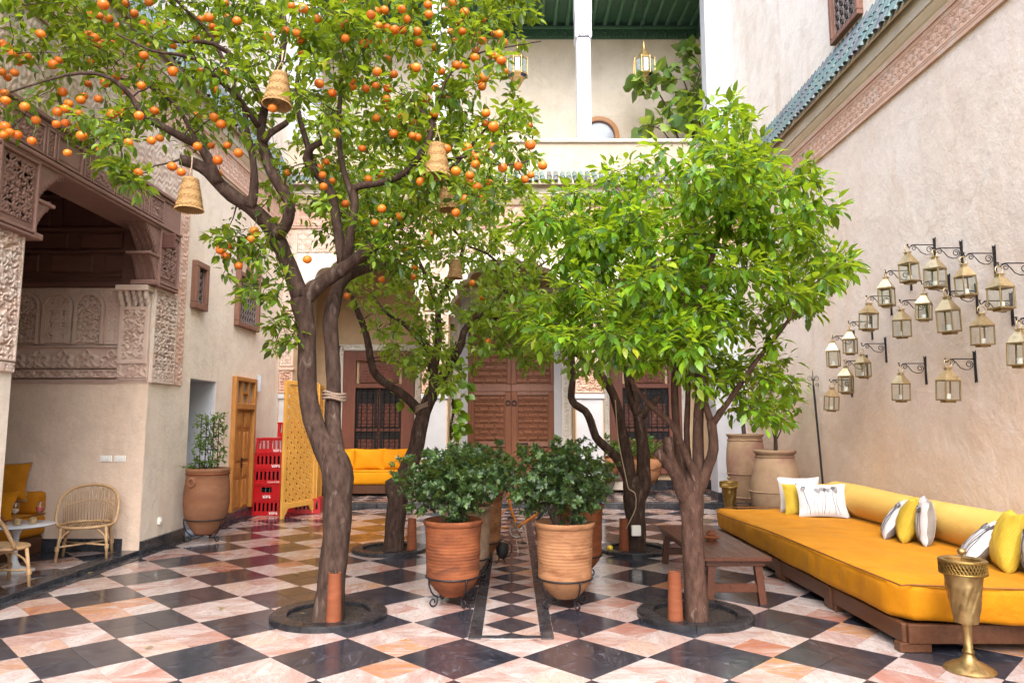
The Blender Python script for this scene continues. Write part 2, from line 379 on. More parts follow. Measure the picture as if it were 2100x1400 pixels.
M['linen'] = mat('white linen', (.60,.585,.59), (.53,.515,.52), 6, rough=.85, bump=.35, bscale=300, bdist=.002)
M['linen_grey'] = mat('grey velvet', (.20,.19,.17), (.28,.26,.24), 9, rough=.85, sheen=.3)
M['print'] = mat('grey ink print', (.07,.07,.075), (.13,.13,.14), 20, rough=.85)
M['print_pale'] = mat('pale grey ink print', (.20,.20,.21), (.28,.28,.29), 20, rough=.85)
M['waffle'] = weave('yellow waffle cloth', (.70,.48,.028), (.76,.55,.055), 34, 1.0)
M['brass'] = mat('aged brass', (.34,.23,.095), (.44,.31,.14), 14, rough=.46, rvar=.12, metal=.95, c3=(.17,.105,.035), s3=9, bump=.1, bscale=80)
M['brass_lamp'] = mat('pale lantern brass', (.66,.52,.30), (.58,.43,.23), 18, rough=.42, metal=.85, c3=(.36,.26,.13), s3=14, bump=.1, bscale=90)
M['brass_post'] = mat('bronze lantern frame', (.26,.185,.085), (.34,.25,.12), 18, rough=.45, metal=.7)
M['brass_dark'] = mat('tarnished brass', (.24,.15,.04), (.34,.22,.07), 14, rough=.4, metal=.9, bump=.2, bscale=60)
M['gold'] = mat('gilt lantern metal', (.46,.31,.12), (.56,.40,.18), 10, rough=.42, metal=.8)
M['glass'] = glassmat('clear pane', (.97,.98,.97)); M['green_glass'] = glassmat('green pane', (.05,.35,.12)); M['blue_glass'] = glassmat('blue pane', (.05,.07,.5))
M['milk_glass'] = mat('frosted pane', (.30,.33,.31), (.22,.25,.24), 5, rough=.25)
M['sky_glass'] = mat('fanlight pane', (.30,.34,.40), (.36,.40,.46), 2, rough=.12)
M['wax'] = mat('candle wax', (.80,.77,.70), (.74,.7,.62), 5, rough=.5)
M['wicker'] = weave('wicker', (.44,.25,.09), (.52,.32,.13), 26, 1.0)
M['wicker_strand'] = mat('wicker strand', (.42,.23,.085), (.55,.35,.16), 40, rough=.55, bump=.3, bscale=150, rvar=.1)
M['cane'] = mat('rattan cane', (.42,.25,.115), (.52,.34,.18), 26, rough=.45, c3=(.36,.20,.09), s3=30, lo3=.55, hi3=.7, bump=.2, bscale=90)
M['string'] = mat('jute string', (.36,.26,.17), (.46,.36,.25), 60, rough=.9, bump=.5, bscale=200)
M['rope'] = mat('old rope', (.17,.115,.085), (.27,.19,.14), 50, rough=.9, bump=.6, bscale=120)
M['bark'] = mat('citrus bark', (.028,.0155,.0115), (.074,.046,.035), 26, .34, .66, rough=.9, c3=(.14,.105,.085), s3=13, lo3=.58, hi3=.72, bump=.6, bscale=40, bdist=.02, stretch=(1,1,.35), spec=.2)
M['bark_dark'] = mat('citrus twig bark', (.028,.017,.013), (.05,.032,.024), 12, rough=.9, bump=.4, bscale=60)
M['bark_red'] = mat('lemon tree bark', (.046,.022,.015), (.10,.054,.038), 26, .34, .66, rough=.85, c3=(.20,.14,.11), s3=18, lo3=.60, hi3=.74, bump=.6, bscale=42, bdist=.015, stretch=(1,1,.4), spec=.25)
M['orange'] = mat('orange peel', (.58,.115,.004), (.64,.17,.007), 9, rough=.42, c3=(.50,.075,.003), s3=14, bump=.25, bscale=240, bdist=.002, rvar=.05)
def _ripe():
    nt_ = M['orange'].node_tree; b_ = [n for n in nt_.nodes if n.type == 'BSDF_PRINCIPLED'][0]; src = b_.inputs['Base Color'].links[0].from_socket
    oi = nt_.nodes.new('ShaderNodeObjectInfo'); mr = nt_.nodes.new('ShaderNodeMapRange'); mr.inputs[1].default_value = .45; mr.inputs[4].default_value = .4; mx = nt_.nodes.new('ShaderNodeMix'); mx.data_type = 'RGBA'
    nt_.links.new(oi.outputs['Random'], mr.inputs[0]); nt_.links.new(mr.outputs[0], mx.inputs[0]); nt_.links.new(src, mx.inputs[6]); mx.inputs[7].default_value = (.62,.23,.012,1); nt_.links.new(mx.outputs[2], b_.inputs['Base Color'])
_ripe()
M['leaf_orange'] = leafmat('orange tree leaf', [(.016,.046,.006), (.050,.118,.010), (.11,.215,.015), (.25,.36,.03), (.42,.36,.03)], .44)
M['leaf_bright'] = leafmat('sunny orange leaf', [(.06,.125,.014), (.12,.22,.024), (.20,.32,.034), (.32,.40,.05)], .48)
M['leaf_lemon'] = leafmat('lemon tree leaf', [(.020,.066,.007), (.052,.150,.010), (.12,.28,.014), (.23,.43,.02), (.40,.42,.03)], .48, .32)
M['leaf_shrub'] = leafmat('shrub leaf', [(.012,.032,.012), (.024,.056,.019), (.046,.096,.03), (.10,.17,.045)], .24, .42)
M['leaf_fig'] = leafmat('fiddle leaf', [(.05,.115,.03), (.09,.18,.04), (.15,.26,.06), (.24,.33,.08)], .35, .4)
M['leaf_jasmine'] = leafmat('climber leaf', [(.03,.08,.015), (.05,.12,.02), (.09,.18,.03), (.14,.24,.05)], .3, .35)
M['leaf_yellow'] = mat('fallen leaf', (.16,.16,.035), (.24,.17,.03), 20, rough=.6)
M['green_paint'] = mat('green painted boards', (.028,.088,.050), (.038,.108,.062), 3, rough=.5, bump=.1, bscale=30)
M['green_beam'] = mat('green painted joist', (.05,.135,.075), (.062,.16,.09), 4, rough=.5)
M['red_plastic'] = mat('red crate plastic', (.50,.006,.010), (.44,.005,.009), 4, rough=.38, rvar=.08)
M['white_print'] = mat('white crate lettering', (.85,.80,.80), None, rough=.5, rvar=0)
M['bottle'] = mat('dark bottle glass', (.008,.008,.007), (.014,.013,.01), 5, rough=.08)
M['bottle_clear'] = mat('empty bottle glass', (.42,.42,.40), (.55,.52,.48), 9, rough=.1)
M['plastic'] = mat('white switch plastic', (.80,.77,.72), None, rough=.4, rvar=0)
M['tulip'] = mat('white lacquer', (.62,.62,.63), None, rough=.18, rvar=0)
M['tulip_top'] = mat('white marble table top', (.62,.62,.64), (.54,.55,.57), 4, .5, .75, rough=.15, rvar=.03)
M['wine'] = mat('rose wine', (.42,.05,.05), None, rough=.05, rvar=0)
M['wine_pale'] = mat('pale wine', (.66,.50,.40), None, rough=.05, rvar=0)
M['nuts'] = mat('mixed nuts', (.42,.24,.09), (.62,.42,.2), 70, rough=.7, bump=1, bscale=90, bdist=.01)
M['bike_paint'] = mat('orange bicycle paint', (.62,.20,.02), None, rough=.3, rvar=0)
M['steel'] = mat('steel', (.42,.40,.38), (.3,.28,.26), 20, rough=.35, metal=.9)
M['rubber'] = mat('black rubber', (.015,.015,.016), None, rough=.6, rvar=0)
M['roof_tile'] = NT('glazed roof tile').m
def _tile():
    m = M['roof_tile']; t = NT.__new__(NT); t.m = m; t.t = m.node_tree; t.out = [n for n in m.node_tree.nodes if n.type == 'OUTPUT_MATERIAL'][0]; t.b = [n for n in m.node_tree.nodes if n.type == 'BSDF_PRINCIPLED'][0]
    oi = t.n('ShaderNodeObjectInfo'); cr = t.n('ShaderNodeValToRGB'); t.l(oi.outputs['Random'], cr.inputs[0]); e = cr.color_ramp.elements
    e[0].color = (.045,.105,.095,1); e[1].color = (.10,.105,.12,1); q = e.new(.35); q.color = (.085,.165,.15,1); q = e.new(.7); q.color = (.065,.08,.095,1)
    v = t.pos(); col = t.mix(t.math('MULTIPLY', t.rng(t.noise(v, 12, 6, .7), .45, .7), .7), cr.outputs[0], (.20,.185,.165))
    t.set(Base_Color=col, Roughness=t.rng(t.noise(v, 9, 4), .3, .7, .25, .55)); t.bump(t.noise(v, 40, 4), .2, .004)
_tile()
M['curtain'] = mat('rust striped cloth', (.34,.10,.02), (.16,.04,.01), 9, .46, .54, rough=.8, stretch=(2,2,.2))
# ------------------------------------------------------------------ carved relief (real height, built as a fine grid)
def smooth(e0, e1, x):
    t = np.clip((x-e0)/(e1-e0), 0, 1); return t*t*(3-2*t)
def mir(x, p): return np.abs((x/p) % 2 - 1)*p            # mirrored repeat
def arabesque(k=42., w=1.5, th=.0):
    def f(u, v):
        g = np.cos(k*u+w*np.sin(k*v*.8))*np.cos(k*v+w*np.sin(k*u*.9)) + .5*np.cos(k*.5*u-1.2*np.sin(k*.7*v))*np.cos(k*.6*v)
        return smooth(-.16, .12, g-th)
    return f
def scrolls(p=.19, h=.19):
    def f(u, v):
        x = mir(u+p/2, p)-p/2; y = (v % h)-h*.42
        r = np.hypot(x, y)+1e-4; th = np.arctan2(y, x)
        s1 = smooth(-.25, .25, np.cos(th+r*88))*smooth(.075, .062, r)
        x2, y2 = mir(u+p/2, p)-p, y-.05; r2 = np.hypot(x2, y2*.8)
        s2 = smooth(.045, .038, r2)*smooth(.012, .018, np.abs(r2-.024))
        s3 = smooth(.012, .006, np.abs(x-.09+.06*np.sin(y*24)))
        s4 = smooth(-.1, .15, np.cos(70*x+2*np.sin(40*y))*np.cos(48*y))*smooth(-.02,-.04, y)
        return np.maximum(np.maximum(s1, s2), np.maximum(s3, s4*.9))
    return f
def star(p=.12, w=.010):
    def f(u, v):
        x, y = mir(u, p/2), mir(v, p/2); d = 9+0*x
        for a in (0, 45, 90, 135):
            q = x*math.cos(R(a))+y*math.sin(R(a))
            for o in (.0, .33): d = np.minimum(d, np.abs(((q/p+o) % .5)-.25)*p)
        return 1-smooth(w*.35, w*.7, d)*.95
    return f
def incised(p=.16, w=.005):
    def f(u, v):
        x, y = mir(u, p/2), mir(v, p/2); d = np.abs(np.hypot(x-p/2, y-p/2)-p*.23)
        d = np.minimum(d, np.abs(np.hypot(x, y)-p*.30)); d = np.minimum(d, np.abs((x+y)*.7071-p*.36)); d = np.minimum(d, np.abs(x-p*.13)); d = np.minimum(d, np.abs(y-p*.13)+smooth(p*.3,p*.2,x)*.1)
        return smooth(w*.35, w, d)
    return f
def relief(name, material, parent, o, U, V, N, w, h, fn, depth, res=.008, edge=.012, back=.0):
    """grid of w by h from corner o along U, V; height fn in 0..1 along N"""
    nu, nv = max(3, int(w/res)), max(3, int(h/res))
    u, v = np.meshgrid(np.linspace(0, w, nu), np.linspace(0, h, nv))
    hh = fn(u, v); m = np.minimum(np.minimum(u, w-u), np.minimum(v, h-v)); hh = np.where(m < edge, 1.0, hh)*depth
    hh[0,:] = hh[-1,:] = hh[:,0] = hh[:,-1] = -back
    o, U, V, N = (np.array(q, float) for q in (o, U, V, N))
    co = o + u[...,None]*U + v[...,None]*V + hh[...,None]*N
    ids = np.arange(nu*nv).reshape(nv, nu)
    q = np.stack([ids[:-1,:-1], ids[:-1,1:], ids[1:,1:], ids[1:,:-1]], -1).reshape(-1, 4)
    if np.dot(np.cross(U, V), N) < 0: q = q[:, ::-1]
    me = quads_mesh(name, co.reshape(-1,3), q, material); return obj(name, me, parent)
def quads_mesh(name, co, q, material, smooth_=False):
    me = bpy.data.meshes.new(name); n = len(q); k = q.shape[1]
    me.vertices.add(len(co)); me.vertices.foreach_set('co', np.ascontiguousarray(co, np.float32).ravel())
    me.loops.add(n*k); me.loops.foreach_set('vertex_index', np.ascontiguousarray(q, np.int32).ravel())
    me.polygons.add(n); me.polygons.foreach_set('loop_start', np.arange(0, n*k, k, dtype=np.int32))
    me.update(calc_edges=True); me.materials.append(material)
    if smooth_: me.shade_smooth()
    return me

# ------------------------------------------------------------------ ground
ground = MB().box((0, 6, -.4), (60, 60, .6)).build('ground', M['grout']); ground['kind'] = 'structure'
floor = MB().box((0, 7.6, -.05), (9.0, 12.4, .09)).build('courtyard_floor', M['grout']); floor['kind'] = 'structure'
TS = T_D/math.sqrt(2)
def tile_mesh(material, s=TS, t=.014, j=.0014):
    a = s/2-j; b = a-.0012; mb = MB()
    vs = [(-a,-a,-t),(a,-a,-t),(a,a,-t),(-a,a,-t),(-a,-a,-.0012),(a,-a,-.0012),(a,a,-.0012),(-a,a,-.0012),(-b,-b,0),(b,-b,0),(b,b,0),(-b,b,0)]
    fs = [(8,9,10,11)]
    for i in range(4): k = (i+1) % 4; fs += [(i,k,4+k,4+i), (4+i,4+k,8+k,8+i)]
    return mb.add(vs, fs)
tile_mb = tile_mesh(None); TM = {True: tile_mb.mesh('tile', M['black_marble']), False: tile_mb.mesh('tile', M['white_marble'])}
PXC = -.006
cells = []
for p in range(-60, 61):
    for q in range(-60, 61):
        a, b = (p+.5)/2, (q+.5)/2; X = T_X0+T_D*(a+b); Y = T_Y0+T_D*(a-b)
        if not (-4.62 < X < 4.62 and 2.2 < Y < 13.75): continue
        if abs(X-PXC) < .10 and Y > 5.75: continue
        cells.append((X, Y, (math.floor(p/2)+math.floor(q/2)) % 2 == 0))
def area(c): return 1/(c[1]**3)
vis = []
for c in cells:
    x, y = proj((c[0], c[1], 0)); vis.append(-60 < x < 2160 and y < 1440 and abs(c[0]) < 4.45)
order = sorted(range(len(cells)), key=lambda i: (not vis[i], cells[i][1]))
for i in order[:300]:
    X, Y, dk = cells[i]; o = obj('tile', TM[dk], floor)
    o.location = (X, Y, random.uniform(-.0007, .0007)); o.rotation_euler = (random.gauss(0, .0016), random.gauss(0, .0016), math.pi/4)
def merged_tiles(name, lst, dk, parent, z=0, m=None):
    mb = MB(); m4 = Matrix.Rotation(math.pi/4, 4, 'Z')
    for X, Y, d in lst:
        if d == dk:
            dz = random.uniform(-.0007, .0007); rot = m4.to_3x3()
            tx, ty = random.gauss(0, .0016), random.gauss(0, .0016)
            mb.add([Vector((X, Y, z+dz+tx*q[0]+ty*q[1]))+rot@Vector(q) for q in tile_mb.v], tile_mb.f)
    return mb.build(name, m or M['black_marble' if dk else 'white_marble'], parent, kind='stuff')
rest = [cells[i] for i in order[300:]]
merged_tiles('far_black_tiles', rest, True, floor); merged_tiles('far_white_tiles', rest, False, floor)
# bluish border strip along the left and right walls
MB().box((-4.42, 7.6, .001), (.14, 12.3, .012), bev=.002).build('border_strip', M['black_stone'], floor)
MB().box((4.42, 7.6, .001), (.14, 12.3, .012), bev=.002).build('border_strip', M['black_stone'], floor)
# centre path of small black and white diamonds between dark strips
path = MB().box((PXC, 9.5, .0), (.64, 8.06, .0045*2)).build('centre_path', M['white_marble']); path['kind'] = 'structure'
for s in (-1, 1): MB().box((PXC+s*.268, 9.5, .003), (.10, 8.06, .009), bev=.0015).build('border_strip', M['black_stone'], path)
MB().box((PXC, 5.51, .003), (.434, .075, .009), bev=.0015).build('border_strip', M['black_stone'], path)
pt = tile_mesh(None, s=.432/math.sqrt(2), t=.008, j=.0015).mesh('tile', M['black_marble'])
pw = tile_mesh(None, s=.432/math.sqrt(2), t=.008, j=.0015)
for i in range(18):
    o = obj('tile', pt, path); o.location = (PXC, 5.83+.432*i, .0063); o.rotation_euler = (0, 0, math.pi/4)
tr_mb = MB()
for s in (-1, 1):
    tr = MB().add([(0,0,.0062),(s*.212,-.213,.0062),(s*.212,.213,.0062)], [(0,1,2)]); trm = tr.mesh('tile', M['white_marble'])
    for i in range(19):
        o = obj('tile', trm, path); o.location = (PXC+s*.0035, 5.83-.216+.432*i, 0)
# drop half diamond against the front strip
MB().add([(PXC-.10,5.552,.0066),(PXC+.10,5.552,.0066),(PXC,5.612,.0066)], [(0,1,2)]).build('tile', M['black_marble'], path)

# tree pits: ring of dark stones round soil
def pit(cx, cy, label, n=7, r1=.47, r0=.335):
    t = thing('tree_pit', label, 'tree pit', (cx, cy, 0), 0, 'round tree pits in the courtyard floor')
    for k in range(n):
        mb = MB(); a0 = 2*math.pi*k/n+.004; a1 = 2*math.pi*(k+1)/n-.004; m = 7; prof = [(r0,-.01),(r0,.040),(r0+.006,.046),(r1-.012,.046),(r1,.036),(r1,-.01)]
        for i in range(m+1):
            a = a0+(a1-a0)*i/m
            for r, z in prof: mb.v.append((r*math.cos(a), r*math.sin(a), z))
        c = len(prof)
        for i in range(m):
            for j in range(c): j2 = (j+1) % c; mb.f.append((i*c+j, i*c+j2, (i+1)*c+j2, (i+1)*c+j))
        mb.f.append(tuple(range(c))); mb.f.append(tuple(m*c+j for j in range(c))[::-1])
        mb.build('stone', M['ring_stone'], t, 35)
    mb = MB(); nr, na = 12, 40
    for i in range(nr+1):
        for k in range(na):
            r = .345*i/nr; a = 2*math.pi*k/na; mb.v.append((r*math.cos(a), r*math.sin(a), .008+.012*(1-i/nr)+random.uniform(-.005,.006)))
    for i in range(nr):
        for k in range(na): k2 = (k+1) % na; mb.f.append((i*na+k, i*na+k2, (i+1)*na+k2, (i+1)*na+k))
    mb.build('soil', M['soil'], t, 180)
    cl = MB()
    for k in range(70):
        r = .32*math.sqrt(random.random()); a = random.random()*6.28; s = random.uniform(.005,.015); cl.box((r*math.cos(a), r*math.sin(a), .022), (s, s*.8, s*.7), Matrix.Rotation(random.random()*3, 3, (random.random(), random.random(), 1)), bev=s*.25)
    cl.build('soil_clods', M['soil'], t, kind='stuff')
    return t
PITS = [(-1.50,6.08),(1.50,6.08),(-1.52,9.13),(1.53,9.13)]
pit(*PITS[0], 'round dark stone pit around the nearest orange tree on the left')
pit(*PITS[1], 'round dark stone pit beside the low wooden table')
pit(*PITS[2], 'round dark stone pit with thick trunk behind the front left orange tree')
pit(*PITS[3], 'round dark stone pit with a lemon lying in it, behind the shrub pots')

# raised alcove floor on the left, raised portico floor at the back
alc_floor = MB().box((-6.35, 7.6, .010), (3.55, 2.7, .04)).build('alcove_floor', M['grout']); alc_floor['kind'] = 'structure'
ac = []
for p in range(-60, 61):
    for q in range(-60, 61):
        a, b = (p+.5)/2, (q+.5)/2; X = T_X0+T_D*(a+b); Y = T_Y0+T_D*(a-b)
        if -8 < X < -4.70 and 6.4 < Y < 8.9: ac.append((X, Y, (math.floor(p/2)+math.floor(q/2)) % 2 == 0))
for X, Y, dk in ac:
    o = obj('tile', TM[dk], alc_floor); o.location = (X, Y, .045); o.rotation_euler = (0, 0, math.pi/4)
MB().box((-4.60, 7.62, .026), (.20, 2.56, .056), bev=.004).build('kerb_stone', M['black_stone'], alc_floor)
port = MB().box((0, 15.0, .03), (9.6, 2.9, .12)).build('portico_floor', M['grout']); port['kind'] = 'structure'
pc = []
for p in range(-80, 81):
    for q in range(-80, 81):
        a, b = (p+.5)/2, (q+.5)/2; X = T_X0+T_D*(a+b); Y = T_Y0+T_D*(a-b)
        if abs(X) < 4.6 and 13.80 < Y < 16.3: pc.append((X, Y, (p+q) % 2 == 0))
merged_tiles('black_tiles', pc, True, port, .10); merged_tiles('white_tiles', pc, False, port, .10)
for i in range(9): MB().box((-4+i, 13.60, .054), (.994, .24, .112), bev=.006).build('kerb_stone', M['black_stone'], port)

# ------------------------------------------------------------------ barrel tile eave, shared by the three sides
def barrel(r=.052, L=.27, t=.010, n=9):
    mb = MB()
    for y in (0, L):
        k = 1-.12*(y/L)
        for rr in (r*k, (r-t)*k):
            for i in range(n): a = math.pi*i/(n-1); mb.v.append((rr*math.cos(a), y, rr*math.sin(a)))
    for i in range(n-1):
        mb.f += [(i, i+1, 2*n+i+1, 2*n+i), (n+i+1, n+i, 3*n+i, 3*n+i+1), (i, n+i, n+i+1, i+1), (2*n+i, 2*n+i+1, 3*n+i+1, 3*n+i)]
    mb.f += [(0, 2*n, 3*n, n), (n-1, 2*n-1, 4*n-1, 3*n-1)]
    return mb.mesh('roof_tile', M['roof_tile'], 60)
TILE = barrel()
def eave(parent, origin, along, out, length, rows=3, pitch=.128, ang=52):
    """origin: top line start; along: unit vector; out: unit vector away from the wall. Tiles climb from the lip towards the wall"""
    A, O = Vector(along), Vector(out); up = (-O)*math.cos(R(ang))+Vector((0,0,1))*math.sin(R(ang)); nrm = O*math.sin(R(ang))+Vector((0,0,1))*math.cos(R(ang))
    X = up.cross(nrm); m = Matrix((X, up, nrm)).transposed()
    n = int(length/pitch)
    for i in range(n):
        for r in range(rows):
            o = obj('roof_tile', TILE, parent); q = Vector(origin)+A*(pitch*(i+.5)+random.uniform(-.008,.008))+up*(.20*r+random.uniform(-.012,.012))+nrm*(.006*r)
            o.matrix_local = Matrix.Translation(q)@(m@Matrix.Rotation(random.gauss(0,.03),3,'Z')).to_4x4()
    L = .2*rows+.1; mb = MB(); a = Vector(origin)-nrm*.03; b = a+A*length
    mb.add([a, b, b+up*L, a+up*L, a-nrm*.02, b-nrm*.02, b+up*L-nrm*.02, a+up*L-nrm*.02], [(0,1,2,3),(4,5,6,7),(0,1,5,4),(2,3,7,6),(0,3,7,4),(1,2,6,5)])
    mb.build('tile_bed', M['cornice'], parent)

# ------------------------------------------------------------------ side walls
def side_wall(s, name, label, y0, y1, low_from):
    t = thing(name, label, 'wall')
    def X(d): return s*(4.5-d)
    def slab(n, ya, yb, za, zb, d, m, th=.4): return MB().box((X(d-th/2), (ya+yb)/2, (za+zb)/2), (th, yb-ya, zb-za)).build(n, m, t)
    up = slab('upper_render', y0, y1, 6.30, 11.4, 0, M['wall_up'])
    for a, b in ((5.39,5.43),(5.80,5.845)): slab('frieze_moulding', y0, y1, a, b, .035, M['stucco_pink'], .1)
    N = (-s,0,0)
    def band(u, v):
        g = incised(.15,.009)(u+.03, v); st = smooth(.002,.006, np.abs(((v/.030) % 1)-.5)*.030)
        return np.where((v < .075) | (v > .30), np.minimum(1, st+.0), g)
    relief('carved_frieze', M['stucco_pink'], t, (X(.012), 5.2, 5.43), (0,1,0), (0,0,1), N, 8.3, .37, band, .011, .0062)
    slab('frieze_backing', y0, y1, 5.40, 5.85, .010, M['stucco_pink'])
    # cornice profile run along the wall
    prof = [(0,5.845),(.03,5.845),(.036,5.87),(.05,5.885),(.075,5.93),(.085,5.95),(.085,5.975)]
    mb = MB().prism(prof+[(0,5.975)], (X(0), y0, 0), (-s,0,0), (0,0,1), (0,1,0), y1-y0); mb.build('cornice', M['cornice'], t)
    mb = MB().prism([(0,5.976),(.105,5.976),(.105,6.20),(0,6.30)], (X(0), y0, 0), (-s,0,0), (0,0,1), (0,1,0), y1-y0); mb.build('white_band', M['white_warm'], t)
    eave(t, (X(.22), 4.9 if s > 0 else 6.2, 6.14), (0,1,0), (-s,0,0), 8.75 if s > 0 else 7.4, 3, ang=66)
    return t, slab, X
rw, slab_r, Xr = side_wall(1, 'courtyard_wall', 'tall pinkish plaster wall with carved frieze and green roof tiles behind the yellow daybed', -1, 16.7, 0)
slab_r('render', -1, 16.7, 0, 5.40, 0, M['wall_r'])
slab_r('skirting', -1, 13.4, 0, .16, .02, M['black_stone'], .06)
# upper window with iron scrollwork on the right wall
def frame_window(parent, s, y0, y1, z0, z1, depth=.05, bar=.07, m='frame_brown', d0=0., name='window', shutters=None, pitch=.11):
    """window on a side wall: frame of four bars, dark recess, scroll grille"""
    x = s*(4.5-d0); f = MB()
    for (ya, yb, za, zb) in ((y0,y1,z0,z0+bar),(y0,y1,z1-bar,z1),(y0,y0+bar,z0+bar,z1-bar),(y1-bar,y1,z0+bar,z1-bar)):
        f.box((x-s*depth/2, (ya+yb)/2, (za+zb)/2), (depth+.06, yb-ya, zb-za), bev=.008)
    w_ = f.build(name, M[m], parent)
    MB().box((x+s*.01, (y0+y1)/2, (z0+z1)/2), (.03, y1-y0-2*bar+.02, z1-z0-2*bar+.02)).build('pane', M['dark'], w_)
    g = MB(); xi = x-s*.022; a0, a1, b0, b1 = y0+bar, y1-bar, z0+bar, (z1-bar if shutters is None else shutters)
    ny = max(2, round((a1-a0)/pitch)); nz = max(2, round((b1-b0)/pitch)); py = (a1-a0)/ny; pz = (b1-b0)/nz
    for i in range(ny+1): g.tube([(xi, a0+py*i, b0), (xi, a0+py*i, b1)], .005, 5)
    for j in range(nz+1): g.tube([(xi, a0, b0+pz*j), (xi, a1, b0+pz*j)], .004, 5)
    for i in range(ny):
        for j in range(nz):
            cy, cz = a0+py*(i+.5), b0+pz*(j+.5)
            for q in (-1, 1):
                g.tube(spiral((xi-s*.006, cy+q*py*.20, cz+q*pz*.18), (0,q,0), (0,0,q), py*.05, py*.27, 0, 1.25, 14), .0042, 4)
    g.build('grille', M['iron_old'], w_)
    return w_, f
frame_window(rw, 1, 8.62, 9.42, 6.78, 8.5, pitch=.13)

lw, slab_l, Xl = side_wall(-1, 'courtyard_wall', 'tall cream plaster wall with carved alcove opening and small grilled windows', -1, 16.7, 0)
def wall_with_holes(n, m, parent, ya, yb, za, zb, holes, th=.4, s=-1):
    ys = sorted({ya, yb, *[h[0] for h in holes], *[h[1] for h in holes]}); zs = sorted({za, zb, *[h[2] for h in holes], *[h[3] for h in holes]}); mb = MB()
    ys = [y for y in ys if ya <= y <= yb]; zs = [z for z in zs if za <= z <= zb]
    def hole(i, j):
        if not (0 <= i < len(ys)-1 and 0 <= j < len(zs)-1): return True
        cy, cz = (ys[i]+ys[i+1])/2, (zs[j]+zs[j+1])/2; return any(h[0] < cy < h[1] and h[2] < cz < h[3] for h in holes)
    x0, x1 = s*4.5, s*(4.5+th)
    for i in range(len(ys)-1):
        for j in range(len(zs)-1):
            if hole(i, j): continue
            a, b, c, d = ys[i], ys[i+1], zs[j], zs[j+1]
            mb.quad((x0,a,c),(x0,b,c),(x0,b,d),(x0,a,d)); mb.quad((x1,a,c),(x1,b,c),(x1,b,d),(x1,a,d))
            if hole(i-1, j): mb.quad((x0,a,c),(x0,a,d),(x1,a,d),(x1,a,c))
            if hole(i+1, j): mb.quad((x0,b,c),(x0,b,d),(x1,b,d),(x1,b,c))
            if hole(i, j-1): mb.quad((x0,a,c),(x0,b,c),(x1,b,c),(x1,a,c))
            if hole(i, j+1): mb.quad((x0,a,d),(x0,b,d),(x1,b,d),(x1,a,d))
    return mb.build(n, m, parent)
OPEN = (6.42, 8.85, .0, 4.03)
wall_with_holes('render', M['wall_l'], lw, -1, 16.7, 0, 5.40, [OPEN, (10.0,10.87,.0,2.2), (11.52,12.42,.17,2.31), (9.93,10.23,3.25,3.79), (11.52,12.36,3.22,4.44)])
MB().box((-4.93, 10.43, 1.1), (.05, 1.0, 2.3)).build('niche_back', M['white'], lw)
for yy, l in ((9.99, .0), (10.88, 0)): MB().box((-4.70, yy, 1.1), (.39, .03, 2.2)).build('niche_side', M['white'], lw)
MB().box((-4.70, 10.43, 2.205), (.39, .88, .02)).build('niche_top', M['white'], lw)
MB().box((-4.88, 11.97, 1.25), (.03, 1.1, 2.5)).build('door_back', M['dark'], lw)
for ya, yb in ((8.85, 10.0), (10.87, 13.45)):
    n = round((yb-ya)/.6)
    for i in range(n): q = (yb-ya)/n; MB().box((-4.49, ya+q*(i+.5), .075), (.06, q-.004, .165), bev=.004).build('skirting_stone', M['black_stone'], lw)
frame_window(lw, -1, 9.87, 10.29, 3.18, 3.86, bar=.085, pitch=.10)
w2, f2 = frame_window(lw, -1, 11.45, 12.43, 3.15, 4.52, bar=.075, shutters=3.98, pitch=.105)
MB().box((-4.47, 11.94, 4.02), (.09, .84, .07), bev=.006).build('transom', M['frame_brown'], w2)
for q in (11.73, 12.15): MB().box((-4.49, q, 4.24), (.02, .30, .34), bev=.004).build('shutter', M['stucco_pale'], w2)
MB().box((-4.47, 11.94, 4.24), (.07, .05, .38), bev=.004).build('mullion', M['frame_brown'], w2)
